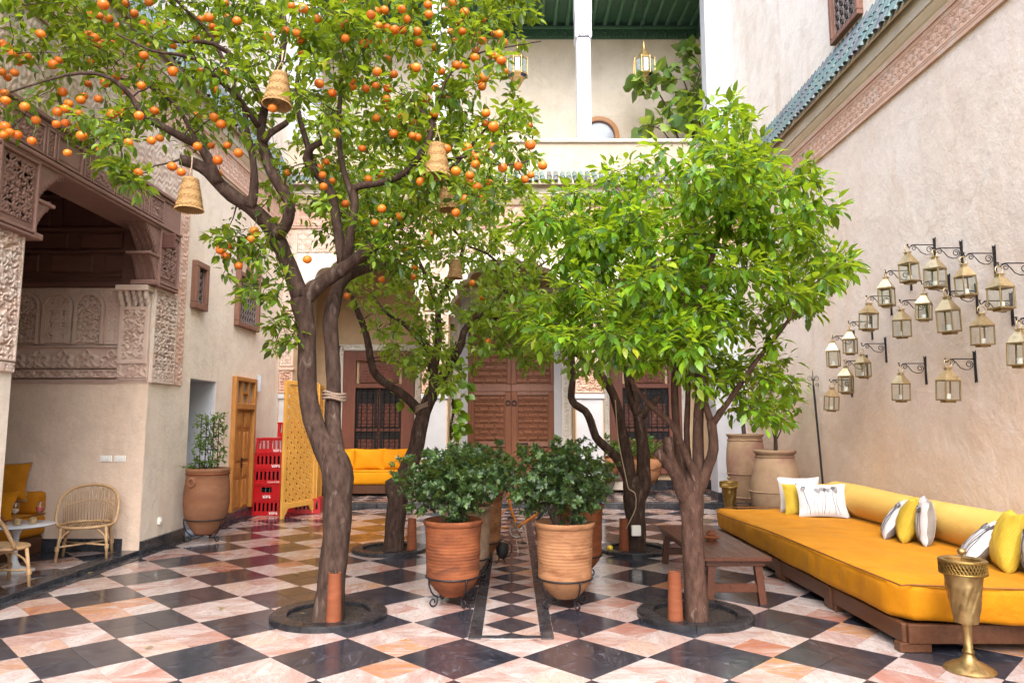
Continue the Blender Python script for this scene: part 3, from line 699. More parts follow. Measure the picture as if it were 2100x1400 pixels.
# narrow wooden door with glazed top
def left_door():
    y0, y1, z0, z1 = 11.50, 12.44, .165, 2.33; f = MB(); x = -4.49
    for (a, b, c, d) in ((y0,y0+.08,z0,z1),(y1-.08,y1,z0,z1),(y0+.08,y1-.08,z1-.07,z1),(y0+.08,y1-.08,1.80,1.90)): f.box((x, (a+b)/2, (c+d)/2), (.13, b-a, d-c), bev=.008)
    d = f.build('door', M['orange_wood'], lw)
    for k, q in enumerate((y0+.285, y1-.285)):
        MB().box((x-.02, q, .985), (.04, .385, 1.63), bev=.004).build('leaf', M['orange_wood'], d)
        for (zc, hh, kind) in ((1.63,.26,0),(1.20,.46,1),(.80,.24,0),(.46,.40,1),(.24,.10,0)):
            if kind == 0:
                MB().box((x+.012, q, zc), (.022, .26, hh), bev=.01).build('panel', M['orange_wood'], d)
                MB().box((x+.026, q, zc), (.012, .17, hh-.08), bev=.005).build('panel', M['orange_wood'], d)
            else:
                for e in (-.065, .065):
                    poly = [(-.045,-hh/2),(.045,-hh/2),(.045,hh/2-.05)]+[(.045*math.cos(a), hh/2-.05+.05*math.sin(a)) for a in (.5,1.05,1.57,2.1,2.65)]+[(-.045,hh/2-.05)]
                    MB().prism(poly, (x, q+e, zc), (0,1,0), (0,0,1), (1,0,0), .024).build('panel', M['orange_wood'], d)
    g = MB()
    for q in (y0+.33, y1-.33): g.box((x, q, 2.08), (.09, .045, .36))
    g.box((x, (y0+y1)/2, 2.08), (.08, .23, .045)); g.build('glazing_bar', M['orange_wood'], d)
    MB().box((x-.02, (y0+y1)/2, 2.08), (.012, .78, .38)).build('pane', M['sky_glass'], d)
    h = MB().tube([(x+.03, 11.96, .98), (x+.07, 11.96, .98), (x+.07, 12.06, .985)], .010, 6); h.box((x+.025, 11.96, .93), (.012, .035, .17)); h.build('handle', M['iron'], d)
left_door()
# carved stucco and weathered wood around the alcove opening, on the courtyard side
relief('carved_stucco_jamb', M['stucco_pale'], lw, (-4.498, 8.855, 2.07), (0,1,0), (0,0,1), (1,0,0), .60, 1.21, arabesque(66,1.7), .030, .0065, .03)
MB().box((-4.49, 9.155, 2.155), (.036, .60, .16), bev=.006).build('stucco_base_band', M['stucco_pale'], lw)
relief('rough_stucco_strip', M['stucco_pink'], lw, (-4.498, 9.457, 2.07), (0,1,0), (0,0,1), (1,0,0), .25, 3.33, lambda u, v: .55+.45*np.sin(61*u+3*np.sin(23*v))*np.sin(47*v+2*np.sin(39*u)), .018, .010, .02)
relief('rough_stucco_field', M['stucco_pale'], lw, (-4.499, 5.2, 4.48), (0,1,0), (0,0,1), (1,0,0), 4.25, .90, lambda u, v: .5+.5*np.sin(45*u+3*np.sin(17*v))*np.sin(39*v+2.5*np.sin(31*u)), .016, .012, .02)
relief('carved_stucco_pier', M['stucco_pale'], lw, (-4.498, 5.55, 2.12), (0,1,0), (0,0,1), (1,0,0), .865, 1.18, arabesque(60,1.9), .036, .0065, .03)
relief('carved_stucco_base', M['stucco_pale'], lw, (-4.496, 5.55, 2.02), (0,1,0), (0,0,1), (1,0,0), .865, .10, star(.1,.012), .028, .008, .01)
# wooden frame: stepped corbel boards and panelled lintel
def wood_frame():
    x = -4.5; cw = M['cedar']
    fr = thing_part = MB().box((x+.02, 7.64, 4.245), (.10, 3.36, .47), bev=.004).build('lintel', cw, lw)
    for (z, hh, d) in ((4.455,.05,.055),(4.40,.03,.035),(4.05,.04,.05),(4.015,.03,.03)): MB().box((x+.07+d/2-.03, 7.64, z), (d+.03, 3.38, hh), bev=.008).build('lintel_moulding', cw, fr)
    y = 6.02
    for i, (wd, kind) in enumerate([(.50,1),(.16,2),(.44,0),(.16,2),(.44,1),(.16,2),(.44,0),(.16,2),(.36,1)]):
        yc = y+wd/2
        mb = MB()
        for (a, b, c, d) in ((y+.012,y+wd-.012,4.09,4.115),(y+.012,y+wd-.012,4.355,4.38),(y+.012,y+.035,4.115,4.355),(y+wd-.035,y+wd-.012,4.115,4.355)): mb.box((x+.078, (a+b)/2, (c+d)/2), (.03, b-a, d-c), bev=.004)
        mb.build('panel_frame', cw, fr)
        if kind: relief('carved_panel', cw, fr, (x+.071, y+.04, 4.12), (0,1,0), (0,0,1), (1,0,0), wd-.08, .23, arabesque(80 if kind == 1 else 110, 1.4), .012, .007)
        else: MB().box((x+.07, yc, 4.235), (.014, wd-.1, .20), bev=.006).build('plain_panel', cw, fr)
        y += wd
    def jamb(ya, yb, sg, inner):
        # ya..yb board beside the opening; corbel steps reach into the opening by sg
        j = MB().box((x+.018, (ya+yb)/2, 3.64), (.09, yb-ya, .74), bev=.004).build('jamb_board', cw, lw)
        relief('carved_panel', cw, j, (x+.063, ya+.06, 3.40), (0,1,0), (0,0,1), (1,0,0), yb-ya-.12, .56, arabesque(85,1.5), .012, .007)
        for (a, b) in ((ya, ya+.03), (yb-.03, yb)): MB().box((x+.07, (a+b)/2, 3.64), (.035, b-a, .74), bev=.006).build('jamb_moulding', cw, j)
        for z in (3.29, 3.33, 3.985): MB().box((x+.07, (ya+yb)/2, z), (.04, yb-ya, .028), bev=.006).build('jamb_moulding', cw, j)
        # two scalloped corbel tiers
        def tier(zb, zt, reach, nlob):
            pts = [(0, zb), (0, zt), (reach, zt)]
            for k in range(nlob):
                f0, f1 = k/nlob, (k+1)/nlob
                for q in (.0,.25,.5,.75):
                    f = f0+(f1-f0)*q; yy = reach*(1-f); zz = zt-(zt-zb)*(f**1.6); r = .032*math.sin(math.pi*q); pts.append((yy+r*.5-.0, zz+r*.9))
            MB().prism(pts, (x-.20, inner, 0), (0,sg,0), (0,0,1), (1,0,0), .26).build('corbel', cw, lw)
            sp = MB()
            for k in range(nlob*2):
                f = (k+.5)/(nlob*2); yy = reach*(1-f); zz = zt-(zt-zb)*(f**1.6)
                for xx in (-.16,-.08,0,.045): sp.lathe([(.001,-.075),(.010,-.045),(.020,-.02),(.022,.03)], 6, (x+xx, inner+sg*yy, zz+.01))
            sp.build('corbel_pendants', cw, lw, 40)
        tier(3.66, 4.02, .40, 5); tier(3.36, 3.645, .20, 4)
        MB().box((x-.07, inner+sg*.12, 3.65), (.30, .27, .035), bev=.006).build('corbel_moulding', cw, lw)
        MB().box((x-.07, inner+sg*.05, 3.31), (.30, .12, .06), bev=.008).build('corbel_moulding', cw, lw)
    MB().box((x-.19, 7.64, 4.022), (.37, 2.42, .03), bev=.004).build('soffit_board', cw, fr)
    jamb(8.80, 9.32, -1, 8.80); jamb(5.96, 6.48, 1, 6.48)
wood_frame()
# alcove interior
AY = 8.85
alc = thing('alcove', 'seating alcove with carved stucco arches and dark wood panelling', 'alcove', (0,0,0))
AX0, AX1, AY = -8.1, -4.5, 8.85
MB().box(((AX0+AX1-.4)/2, AY+.2, 1.05), (AX1-AX0-.4, .4, 2.1)).build('plaster_wall', M['wall_alc'], alc)
MB().box((-4.702, AY-.003, 1.05), (.399, .012, 2.1)).build('plaster_return', M['wall_alc'], alc)
MB().box(((AX0+AX1-.4)/2, AY+.22, 2.68), (AX1-AX0-.4, .36, 1.2)).build('stucco_backing', M['stucco'], alc)
MB().box((-4.70, AY+.22, 2.68), (.39, .36, 1.2)).build('stucco_backing', M['stucco'], alc)
MB().box(((AX0+AX1-.4)/2, AY+.22, 4.2), (AX1-AX0+.35, .38, 1.9)).build('wood_wall', M['cedar_dark'], alc)
MB().box((AX0-.1, 7.6, 2.5), (.2, 3, 5.2)).build('plaster_back_wall', M['wall_alc'], alc)
MB().box(((AX0+AX1-.4)/2, 6.25, 2.5), (AX1-AX0-.4, .3, 5.2)).build('plaster_side_wall', M['wall_alc'], alc)
MB().box(((AX0+AX1-.4)/2, 7.6, 5.0), (AX1-AX0-.4, 2.9, .12)).build('wood_ceiling', M['cedar_dark'], alc)
for i in range(6): MB().box((AX0+.4+i*.52, 7.6, 4.88), (.10, 2.6, .13), bev=.01).build('ceiling_beam', M['cedar_dark'], alc)
for n in range(11): MB().box((-7.85+.3*n, AY-.008, .115), (.297, .03, .155), bev=.004).build('skirting_stone', M['black_stone'], alc)
FR = (0,-1,0)
relief('spiral_frieze', M['stucco'], alc, (-7.6, AY-.002, 2.245), (1,0,0), (0,0,1), FR, 2.85, .27, scrolls(.15,.27), .045, .0065, .01)
relief('leaf_frieze', M['stucco'], alc, (-7.6, AY-.002, 2.13), (1,0,0), (0,0,1), FR, 3.09, .105, scrolls(.09,.105), .034, .006, .01)
mb = MB()
for i in range(130): mb.box((-7.59+i*.0238, AY-.014, 2.095), (.017, .03, .026), Matrix.Rotation(.6, 3, 'Y'), bev=.005)
mb.build('rope_moulding', M['stucco'], alc, kind='stuff')
MB().box((-6.05, AY-.006, 2.073), (3.10, .03, .02), bev=.004).build('base_fillet', M['stucco'], alc)
MB().box((-6.2, AY-.012, 2.525), (2.8, .026, .022), bev=.006).build('fillet', M['stucco'], alc)
def arch_poly(w, h, n=12):
    r = w/2; return [(-r,0),(r,0)]+[(r*math.cos(math.pi*i/n), h-r+r*math.sin(math.pi*i/n)) for i in range(n+1)]
def arch_frame(w0, w1, h0, h1, n=14):
    """ring between two arches, both standing on z=0"""
    def pl(w, h): r = w/2; return [(r,0)]+[(r*math.cos(math.pi*i/n), h-r+r*math.sin(math.pi*i/n)) for i in range(n+1)]+[(-r,0)]
    return pl(w0, h0), pl(w1, h1)
pats = [star(.15,.016), arabesque(80,1.2), star(.12,.014), arabesque(68,1.9), arabesque(70,1.6)]
for k, xc in enumerate((-7.27, -6.87, -6.47, -6.07, -5.665, -5.27)):
    pan = thing_pan = None; wd, hh = .315, .62
    pa = pats[k % 4]
    def fn(u, v, pa=pa, wd=wd, hh=hh):
        r = wd/2; x = u-r; ins = (np.abs(x) < r-.006) & ((v < hh-r) | (np.hypot(x, v-(hh-r)) < r-.006)); return np.where(ins, pa(u, v), -.25)
    relief('carved_arch_panel', M['stucco'], alc, (xc-wd/2, AY+.026, 2.565), (1,0,0), (0,0,1), FR, wd, hh, fn, .055, .006, .0)
    a, b = arch_frame(wd-.01, wd+.055, hh, hh+.032); n = len(a); mb = MB()
    for dd, z in ((0,0),(.062,0)):
        for q in a+b: mb.v.append((xc+q[0], AY+.01-dd, 2.55+q[1]))
    for i in range(n-1):
        mb.f += [(i,i+1,n+i+1,n+i), (2*n+i,2*n+i+1,3*n+i+1,3*n+i), (i,i+1,2*n+i+1,2*n+i), (n+i,n+i+1,3*n+i+1,3*n+i)]
    mb.build('arch_moulding', M['stucco'], alc, 40)
def spandrel(u, v):
    xs = np.array([-7.27,-6.87,-6.47,-6.07,-5.665,-5.27])+7.6; d = np.min(np.abs(u[...,None]-xs), -1); ins = (d < .18) & ((v < .47) | (np.hypot(d, v-.47) < .18))
    return np.where(ins, -.6, star(.05,.007)(u, v)*.7)
relief('carved_spandrels', M['stucco'], alc, (-7.6, AY+.004, 2.545), (1,0,0), (0,0,1), FR, 2.55, .72, spandrel, .016, .008, .0)
# pilaster with stalactite capital at the mouth of the alcove
relief('carved_strip', M['stucco'], alc, (-5.05, AY-.002, 2.545), (1,0,0), (0,0,1), FR, .17, .72, star(.062,.008), .02, .006, .02)
relief('carved_pilaster', M['stucco'], alc, (-4.875, AY-.04, 2.30), (1,0,0), (0,0,1), FR,   .37, .72, arabesque(62,1.5), .036, .006, .05)
MB().box((-4.69, AY+.02, 2.26), (.372, .11, .32), bev=.004).build('pilaster_base', M['stucco'], alc)
relief('leaf_frieze', M['stucco'], alc, (-4.875, AY-.037, 2.13), (1,0,0), (0,0,1), FR, .37, .28, scrolls(.175,.28), .02, .0065, .01)
mb = MB()
for i in range(5):
    for j in range(3): mb.lathe([(.002,-.075),(.022,-.06),(.03,-.02),(.032,.0),(.03,.06)], 8, (-4.85+i*.08, AY-.05-j*.035, 3.03+j*.065+.03*abs(i-2)*-1+.06))
mb.build('stalactite_capital', M['stucco_pale'], alc, 50)
MB().box((-4.69, AY-.07, 3.235), (.40, .22, .07), bev=.006).build('capital_slab', M['stucco_pale'], alc)
# dark panelling above
for (z, hh, d) in ((3.30,.06,.05),(3.42,.02,.03),(3.73,.03,.04),(4.02,.03,.04),(4.45,.03,.04)): MB().box((-6.3, AY-d/2+.02, z), (3.6, d+.03, hh), bev=.006).build('rail', M['cedar_dark'], alc)
for zc, hh, off in ((3.58,.22,0),(3.87,.20,.35),(4.23,.34,.1)):
    for i in range(5): MB().box((-7.6+off+.68*i, AY+.018, zc), (.52, .03, hh), bev=.012).build('panel', M['cedar_dark'], alc)
MB().box((-4.70, AY-.012, 3.66), (.40, .03, .73), bev=.004).build('wood_return', M['cedar_dark'], alc)
# ------------------------------------------------------------------ back of the courtyard: arcade, doors, gallery
bk = thing('arcade_building', 'arcaded back of the courtyard with carved arches, tall wooden door and white gallery above', 'building', (0,0,0))
YF, YB = 13.8, 16.3
def bbox(n, m, x0, x1, y0, y1, z0, z1, bev=0, parent=None): return MB().box(((x0+x1)/2, (y0+y1)/2, (z0+z1)/2), (x1-x0, y1-y0, z1-z0), bev=bev).build(n, m, parent or bk)
PIL = [(-1.74,-1.24),(1.22,1.76),(-4.5,-4.24),(3.92,4.5)]
for i, (a, b) in enumerate(PIL):
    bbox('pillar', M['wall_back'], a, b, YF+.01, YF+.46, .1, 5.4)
    if i == 3:
        bbox('white_dado', M['white'], a-.004, b, YF-.012, YF+.47, .26, 5.0); bbox('pillar_foot', M['black_stone'], a-.02, b, YF-.03, YF+.48, .098, .27, .006); continue
    bbox('white_dado', M['white'], a+.02, b-.02, YF-.006, YF+.1, .26, 2.10); bbox('dado_cap', M['white'], a-.015, b+.015, YF-.035, YF+.1, 2.04, 2.13, .006)
    bbox('pillar_foot', M['black_stone'], a-.01, b+.01, YF-.025, YF+.3, .098, .27, .006)
    relief('carved_block', M['stucco_pink'], bk, (a, YF-.004, 2.14), (1,0,0), (0,0,1), FR, b-a, .44, arabesque(64,1.8), .03, .009, .03)
    bbox('capital_moulding', M['stucco_pink'], a-.02, b+.02, YF-.05, YF+.1, 2.58, 2.645, .012)
    relief('carved_panel', M['stucco_pale'], bk, (a, YF-.004, 2.66), (1,0,0), (0,0,1), FR, b-a, 1.05, incised(.15,.007), .02, .009, .03)
def bay(x0, x1, zs, zt, ztop=5.4):
    c, r = (x0+x1)/2, (x1-x0)/2; pts = []; n = 9
    for k in range(n):
        for q in np.linspace(0, 1, 6, endpoint=False):
            t = math.pi*(1-(k+q)/n); lob = .075*math.sin(math.pi*q); e = math.sin(t)
            pts.append((c+(r-.09+lob)*math.cos(t)*1.0, zs+(zt-zs-.09+lob)*e))
    pts = [(x0, zs-.05), (c-r+.09, zs-.05)]+pts+[(c+r-.09, zs), (c+r-.09, zs-.05), (x1, zs-.05), (x1, ztop), (x0, ztop)]
    MB().prism(pts, (0, YF+.015, 0), (1,0,0), (0,0,1), (0,1,0), .43).build('lobed_arch', M['stucco_white'], bk)
    relief('carved_spandrel', M['stucco_pale'], bk, (x0, YF+.010, zt+.06), (1,0,0), (0,0,1), FR, x1-x0, ztop-zt-.06, incised(.2,.009), .02, .011, .0)
for a, b in ((-1.24,1.22),(1.76,3.92),(-4.24,-1.74)): bay(a, b, 3.72, 4.85)
for a, b in PIL[:3]: relief('carved_panel', M['stucco_pale'], bk, (a, YF-.004, 3.75), (1,0,0), (0,0,1), FR, b-a, 1.6, star(.2,.014), .02, .011, .03)
bbox('frieze', M['stucco_pink'], -4.5, 4.5, YF-.03, YF+.46, 5.4, 5.86)
relief('carved_frieze', M['stucco_pink'], bk, (-4.5, YF-.028, 5.43), (1,0,0), (0,0,1), FR, 9, .38, incised(.17,.007), .02, .011)
MB().prism([(0,5.86),(.08,5.86),(.12,5.93),(.17,6.0),(.17,6.05),(0,6.05)], (-4.5, YF, 0), (0,-1,0), (0,0,1), (1,0,0), 9).build('cornice', M['cornice'], bk)
bbox('white_band', M['white_warm'], -4.5, 4.5, YF-.19, YF+.2, 6.051, 6.33)
eave(bk, (-4.45, YF-.36, 6.22), (1,0,0), (0,-1,0), 8.9, 2, ang=40)
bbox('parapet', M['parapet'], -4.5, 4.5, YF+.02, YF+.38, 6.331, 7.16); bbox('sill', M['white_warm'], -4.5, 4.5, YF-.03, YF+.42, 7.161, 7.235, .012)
bbox('gallery_slab', M['cream'], -4.5, 4.5, YF+.38, YB, 6.55, 6.75)
bbox('portico_ceiling', M['cedar_dark'], -4.5, 4.5, YF+.46, YB, 5.2, 5.3)
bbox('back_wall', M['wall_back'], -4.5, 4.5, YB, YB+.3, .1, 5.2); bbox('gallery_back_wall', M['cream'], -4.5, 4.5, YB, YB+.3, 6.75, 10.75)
bbox('skirting', M['black_stone'], -4.5, 4.5, YB-.02, YB+.01, .1, .31)
for a, b in ((1.32,1.607),(-1.607,-1.32)):
    c = (a+b)/2; bbox('column', M['white'], a, b, YF+.03, YF+.32, 7.236, 9.42, .012)
    MB().prism([(-.165,0),(.165,0),(.165,.46),(-.165,.46)], (c, YF+.01, 9.44), (1,0,0), (0,0,1), (0,1,0), .34).build('capital', M['white'], bk)
    MB().prism([(-.17,.0),(-.14,-.05),(-.09,.03),(0,.06),(.09,.03),(.14,-.05),(.17,0),(.17,.10),(-.17,.10)], (c, YF-.004, 9.43), (1,0,0), (0,0,1), (0,1,0), .37).build('capital_scallop', M['white'], bk)
    bbox('post', M['white'], c-.175, c+.175, YF+.005, YF+.34, 9.90, 11.3, .006)
bbox('corner_pier', M['white'], 3.95, 4.499, YF+.02, YF+.36, 7.236, 11.3); bbox('corner_pier', M['white'], -4.499, -3.95, YF+.02, YF+.36, 7.236, 11.3)
bbox('gallery_side_wall', M['cream'], 4.499, 4.52, YF+.36, YB, 6.75, 11.0); bbox('gallery_side_wall', M['cream'], -4.52, -4.499, YF+.36, YB, 6.75, 11.0)
bbox('roof_boards', M['green_paint'], -4.5, 4.5, YF-.35, YB+.3, 11.15, 11.25)
bbox('front_beam', M['green_paint'], -4.5, 4.5, YF+.02, YF+.34, 10.95, 11.149)
for i in range(30): bbox('joist', M['green_beam'], -4.41+i*.30, -4.34+i*.30, YF+.35, YB-.03, 11.06, 11.149, .008)
bbox('ceiling_frieze', M['green_paint'], -4.49, 4.49, YB-.05, YB+.2, 10.752, 11.05)
bbox('ceiling_moulding', M['green_beam'], -4.49, 4.49, YB-.09, YB-.051, 10.98, 11.05, .01)
relief('carved_ceiling_frieze', M['green_paint'], bk, (-4.48, YB-.052, 10.77), (1,0,0), (0,0,1), FR, 8.96, .2, scrolls(.24,.2), .022, .012)
bbox('ceiling_frieze', M['green_paint'], 4.44, 4.498, YF+.36, YB-.051, 10.752, 11.05)
bbox('roof_parapet', M['wall_up'], -4.5, 4.5, YF-.3, YB+.3, 11.26, 11.8)
# arched orange door head in the gallery wall, and one beyond the orange tree
def fan(xc):
    a, b = arch_frame(.74, .95, .9, 1.005); n = len(a); mb = MB()
    for dd in (.02, .09):
        for q in a+b: mb.v.append((xc+q[0], YB-dd, 7.78+q[1]))
    for i in range(n-1): mb.f += [(i,i+1,n+i+1,n+i), (2*n+i,2*n+i+1,3*n+i+1,3*n+i), (i,i+1,2*n+i+1,2*n+i), (n+i,n+i+1,3*n+i+1,3*n+i)]
    f = mb.build('fanlight_frame', M['orange_wood'], bk, 40)
    a, _ = arch_frame(.76, .8, .91, 1); MB().prism([(q[0], q[1]) for q in a], (xc, YB-.03, 7.78), (1,0,0), (0,0,1), (0,-1,0), .012).build('pane', M['sky_glass'], f)
    a, b = arch_frame(.70, .75, .88, .905); n = len(a); mb = MB()
    for dd in (.042, .11):
        for q in a+b: mb.v.append((xc+q[0], YB-dd, 7.78+q[1]))
    for i in range(n-1): mb.f += [(i,i+1,n+i+1,n+i), (2*n+i,2*n+i+1,3*n+i+1,3*n+i), (i,i+1,2*n+i+1,2*n+i), (n+i,n+i+1,3*n+i+1,3*n+i)]
    mb.build('inner_moulding', M['door_wood'], f, 40)
fan(2.06)
lv = MB()
for i in range(7): lv.box((-2.35, YB-.05, 7.85+i*.11), (1.0, .05, .07), Matrix.Rotation(.4, 3, 'X'), bev=.008)
lv.build('louvred_shutter', M['orange_wood'], bk)
# great double door in the portico
def great_door():
    z0 = .11; d = bbox('door', M['door_wood'], -1.0, .95, YB-.06, YB+.02, z0, 4.2); y = YB-.06; XM = -.02
    for k, (xa, xb) in enumerate(((-1.0, XM-.008), (XM+.008, .95))):
        bbox('stile', M['door_wood'], xa, xa+.12, y-.035, y, z0, 2.28, .006, d); bbox('stile', M['door_wood'], xb-.12, xb, y-.035, y, z0, 2.28, .006, d)
        bbox('cross_plank', M['frame_brown'], xa, xb, y-.05, y, 2.285, 2.44, .006, d)
        bbox('iron_strap', M['frame_brown'], xa+.13, xb-.13, y-.045, y, 1.05, 1.16, .006, d); bbox('top_strap', M['frame_brown'], xa+.125, xb-.125, y-.038, y, 2.20, 2.28, .006, d)
        a, b = xa+.14, xb-.14
        def rows(za, zb, n, a, b):
            hh = (zb-za)/n
            for r in range(n):
                if r % 2: cuts = [a, a+(b-a)*.17, a+(b-a)*.5, a+(b-a)*.83, b]
                else: cuts = [a, a+(b-a)*.34, a+(b-a)*.67, b]
                for q in range(len(cuts)-1):
                    w0 = cuts[q+1]-cuts[q]
                    p = bbox('panel', M['door_panel'], cuts[q]+.012, cuts[q+1]-.012, y-.03, y, za+hh*r+.02, za+hh*(r+1)-.02, .012, d)
                    if w0 > .12: bbox('panel', M['door_wood'], cuts[q]+.036, cuts[q+1]-.036, y-.040, y-.029, za+hh*r+.042, za+hh*(r+1)-.042, .008, d)
                if r: bbox('rail', M['door_wood'], a, b, y-.022, y, za+hh*r-.011, za+hh*r+.011, .004, d)
        rows(1.17, 2.19, 8, a, b); rows(.30, 1.04, 6, a, b); rows(2.46, 4.1, 11, xa+.10, xb-.08)
        bbox('stile', M['door_wood'], xa, xa+.10, y-.03, y, 2.45, 4.2, .006, d); bbox('stile', M['door_wood'], xb-.08, xb, y-.03, y, 2.45, 4.2, .006, d)
        xr = XM+(-.07 if k == 0 else .07); mb = MB().ring((xr, y-.055, 2.02), .05, .011, 20, 6, Matrix.Rotation(math.pi/2, 3, 'X')); mb.lathe([(.03,0),(.022,.02),(0,.028)], 12, (0,0,0)) if False else None
        mb.box((xr, y-.045, 2.075), (.035, .03, .035), bev=.006); mb.build('ring_handle', M['iron'], d, 40)
    b_ = MB().tube([(.10, y-.06, 1.12), (.36, y-.06, 1.12)], .013, 6); b_.box((.34, y-.05, 1.12), (.03,.04,.06)); b_.build('bolt', M['iron'], d)
    for s in (-1, 1):
        xi = -1.0 if s < 0 else .95
        def sx(a, b): return (xi-b, xi-a) if s < 0 else (xi+a, xi+b)
        a, b = sx(.002, .17); bbox('white_jamb', M['white'], a, b, YB-.10, YB+.01, .11, 4.22)
        a, b = sx(.172, .40); relief('carved_jamb', M['stucco_white'], bk, (a, YB-.075, .32), (1,0,0), (0,0,1), FR, b-a, 3.9, arabesque(70,1.5), .028, .010, .07)
    bbox('white_lintel', M['white'], -1.17, 1.12, YB-.10, YB+.01, 4.221, 4.42); relief('carved_lintel', M['stucco_white'], bk, (-1.4, YB-.075, 4.43), (1,0,0), (0,0,1), FR, 2.75, .25, arabesque(70,1.5), .028, .012, .07)
great_door()
def back_window(xc):
    y = YB-.03; z0, z1 = .45, 3.2; w2_ = .81
    f = MB()
    for (a, b, c, d) in ((-w2_,-.52,z0,z1),(.52,w2_,z0,z1),(-.52,.52,2.98,z1),(-.52,.52,2.36,2.46),(-.52,.52,z0,z0+.12)): f.box((xc+(a+b)/2, y-.03, (c+d)/2), (b-a, .12, d-c), bev=.006)
    wi = f.build('window', M['cedar_red'], bk)
    MB().box((xc, y+.02, 1.45), (1.06, .02, 2.0)).build('pane', M['dark'], wi)
    for (a, b) in ((-.50,-.05),(.05,.50)):
        for zc in (.95, 1.75): MB().box((xc+(a+b)/2, y+.005, zc), (.36, .012, .52), bev=.01).build('shutter_panel', M['cedar_red'], wi)
    MB().box((xc, y-.005, 1.42), (1.04, .03, .07)).build('transom', M['cedar_red'], wi); MB().box((xc, y-.005, 1.45), (.06, .03, 1.9)).build('mullion', M['cedar_red'], wi)
    a, _ = arch_frame(.90, .9, .47, 1); MB().prism([(q[0], q[1]) for q in a], (xc, y-.02, 2.48), (1,0,0), (0,0,1), (0,-1,0), .02).build('fan_panel', M['cedar_dark'], wi)
    def fn(u, v):
        x = u-.45; ins = np.hypot(x, v) < .44; return np.where(ins, arabesque(95,1.3)(u, v), -.6)
    relief('carved_fan', M['cedar_red'], wi, (xc-.45, y-.043, 2.48), (1,0,0), (0,0,1), FR, .90, .46, fn, .02, .009, 0)
    g = MB(); yi = y-.055; nx, nz = 8, 11; px, pz = 1.02/nx, 1.80/nz
    for i in range(nx+1): g.tube([(xc-.51+px*i, yi, .58), (xc-.51+px*i, yi, 2.36)], .009, 6)
    for j in range(nz+1): g.tube([(xc-.51, yi, .57+pz*j), (xc+.51, yi, .57+pz*j)], .006 if j % 2 else .009, 6)
    for i in range(nx):
        for j in range(nz):
            c = (xc-.51+px*(i+.5), yi-.008, .57+pz*(j+.5))
            for q in (-1, 1): g.tube(spiral((c[0]+q*px*.22, c[1], c[2]+q*pz*.12), (q,0,0), (0,0,q), px*.06, px*.27, 0, 1.2, 10), .0055, 4)
    g.build('grille', M['iron'], wi)
    # pale carved surround
    for (a, b, c, d) in ((-w2_-.13,-w2_,.3,3.34),(w2_,w2_+.13,.3,3.34)): relief('carved_jamb', M['stucco_white'], bk, (xc+a, YB-.05, c), (1,0,0), (0,0,1), FR, b-a, d-c, arabesque(75,1.4), .024, .011, .05)
    relief('carved_lintel', M['stucco_white'], bk, (xc-w2_-.13, YB-.05, 3.21), (1,0,0), (0,0,1), FR, 2*w2_+.26, .15, scrolls(.15,.15), .024, .010, .05)
back_window(-3.02); back_window(3.02)
# small openings low on the left end pillar
for z in (3.55, 3.95): bbox('vent_hole', M['dark'], -4.42, -4.33, YF-.012, YF+.02, z, z+.10)

# ------------------------------------------------------------------ trees
LEAF_V = np.array([(0,0,0),(-.21,.30,.05),(0,.32,0),(.21,.30,.05),(-.19,.62,.03),(0,.64,-.03),(.19,.62,.03),(0,1,-.12)])
LEAF_T = np.array([(0,2,1),(0,3,2),(1,2,5),(1,5,4),(2,3,6),(2,6,5),(4,5,7),(5,6,7)])
def leaf_variant(material, w=1., name='leaf'):
    me = quads_mesh(name, LEAF_V*np.array([w,1,1]), LEAF_T, material, True); return me
def leaf_cloud(name, pos, dirs, nrm, size, material, parent, w=1.):
    """one mesh of many leaves, tint per leaf"""
    n = len(pos); d = dirs/np.linalg.norm(dirs, axis=1, keepdims=True); x = np.cross(d, nrm); x /= np.linalg.norm(x, axis=1, keepdims=True)+1e-9; z = np.cross(x, d)
    L = LEAF_V*np.array([w,1,1]); co = pos[:,None,:] + size[:,None,None]*(L[None,:,0:1]*x[:,None,:]+L[None,:,1:2]*d[:,None,:]+L[None,:,2:3]*z[:,None,:])
    q = (LEAF_T[None]+8*np.arange(n)[:,None,None]).reshape(-1,3); me = quads_mesh(name, co.reshape(-1,3), q, material, True)
    a = me.attributes.new('tint', 'FLOAT', 'POINT'); a.data.foreach_set('value', np.repeat(RNG.random(n)*.98, 8).astype(np.float32))
    return obj(name, me, parent, 'stuff')
def leaf_objects(pos, dirs, nrm, size, material, parent, w=1.):
    me = leaf_variant(material, w)
    for p, d, nn, s in zip(pos, dirs, nrm, size):
        d = Vector(d).normalized(); x = d.cross(Vector(nn)); x = x.normalized() if x.length > 1e-6 else d.orthogonal().normalized(); z = x.cross(d)
        o = obj('leaf', me, parent); m = Matrix((x, d, z)).transposed().to_4x4(); o.matrix_local = Matrix.Translation(Vector(p))@m@Matrix.Scale(s, 4)
def inpoly(x, y, poly):
    c = False; n = len(poly)
    for i in range(n):
        x1, y1 = poly[i]; x2, y2 = poly[(i+1) % n]
        if (y1 > y) != (y2 > y) and x < (x2-x1)*(y-y1)/(y2-y1)+x1: c = not c
    return c
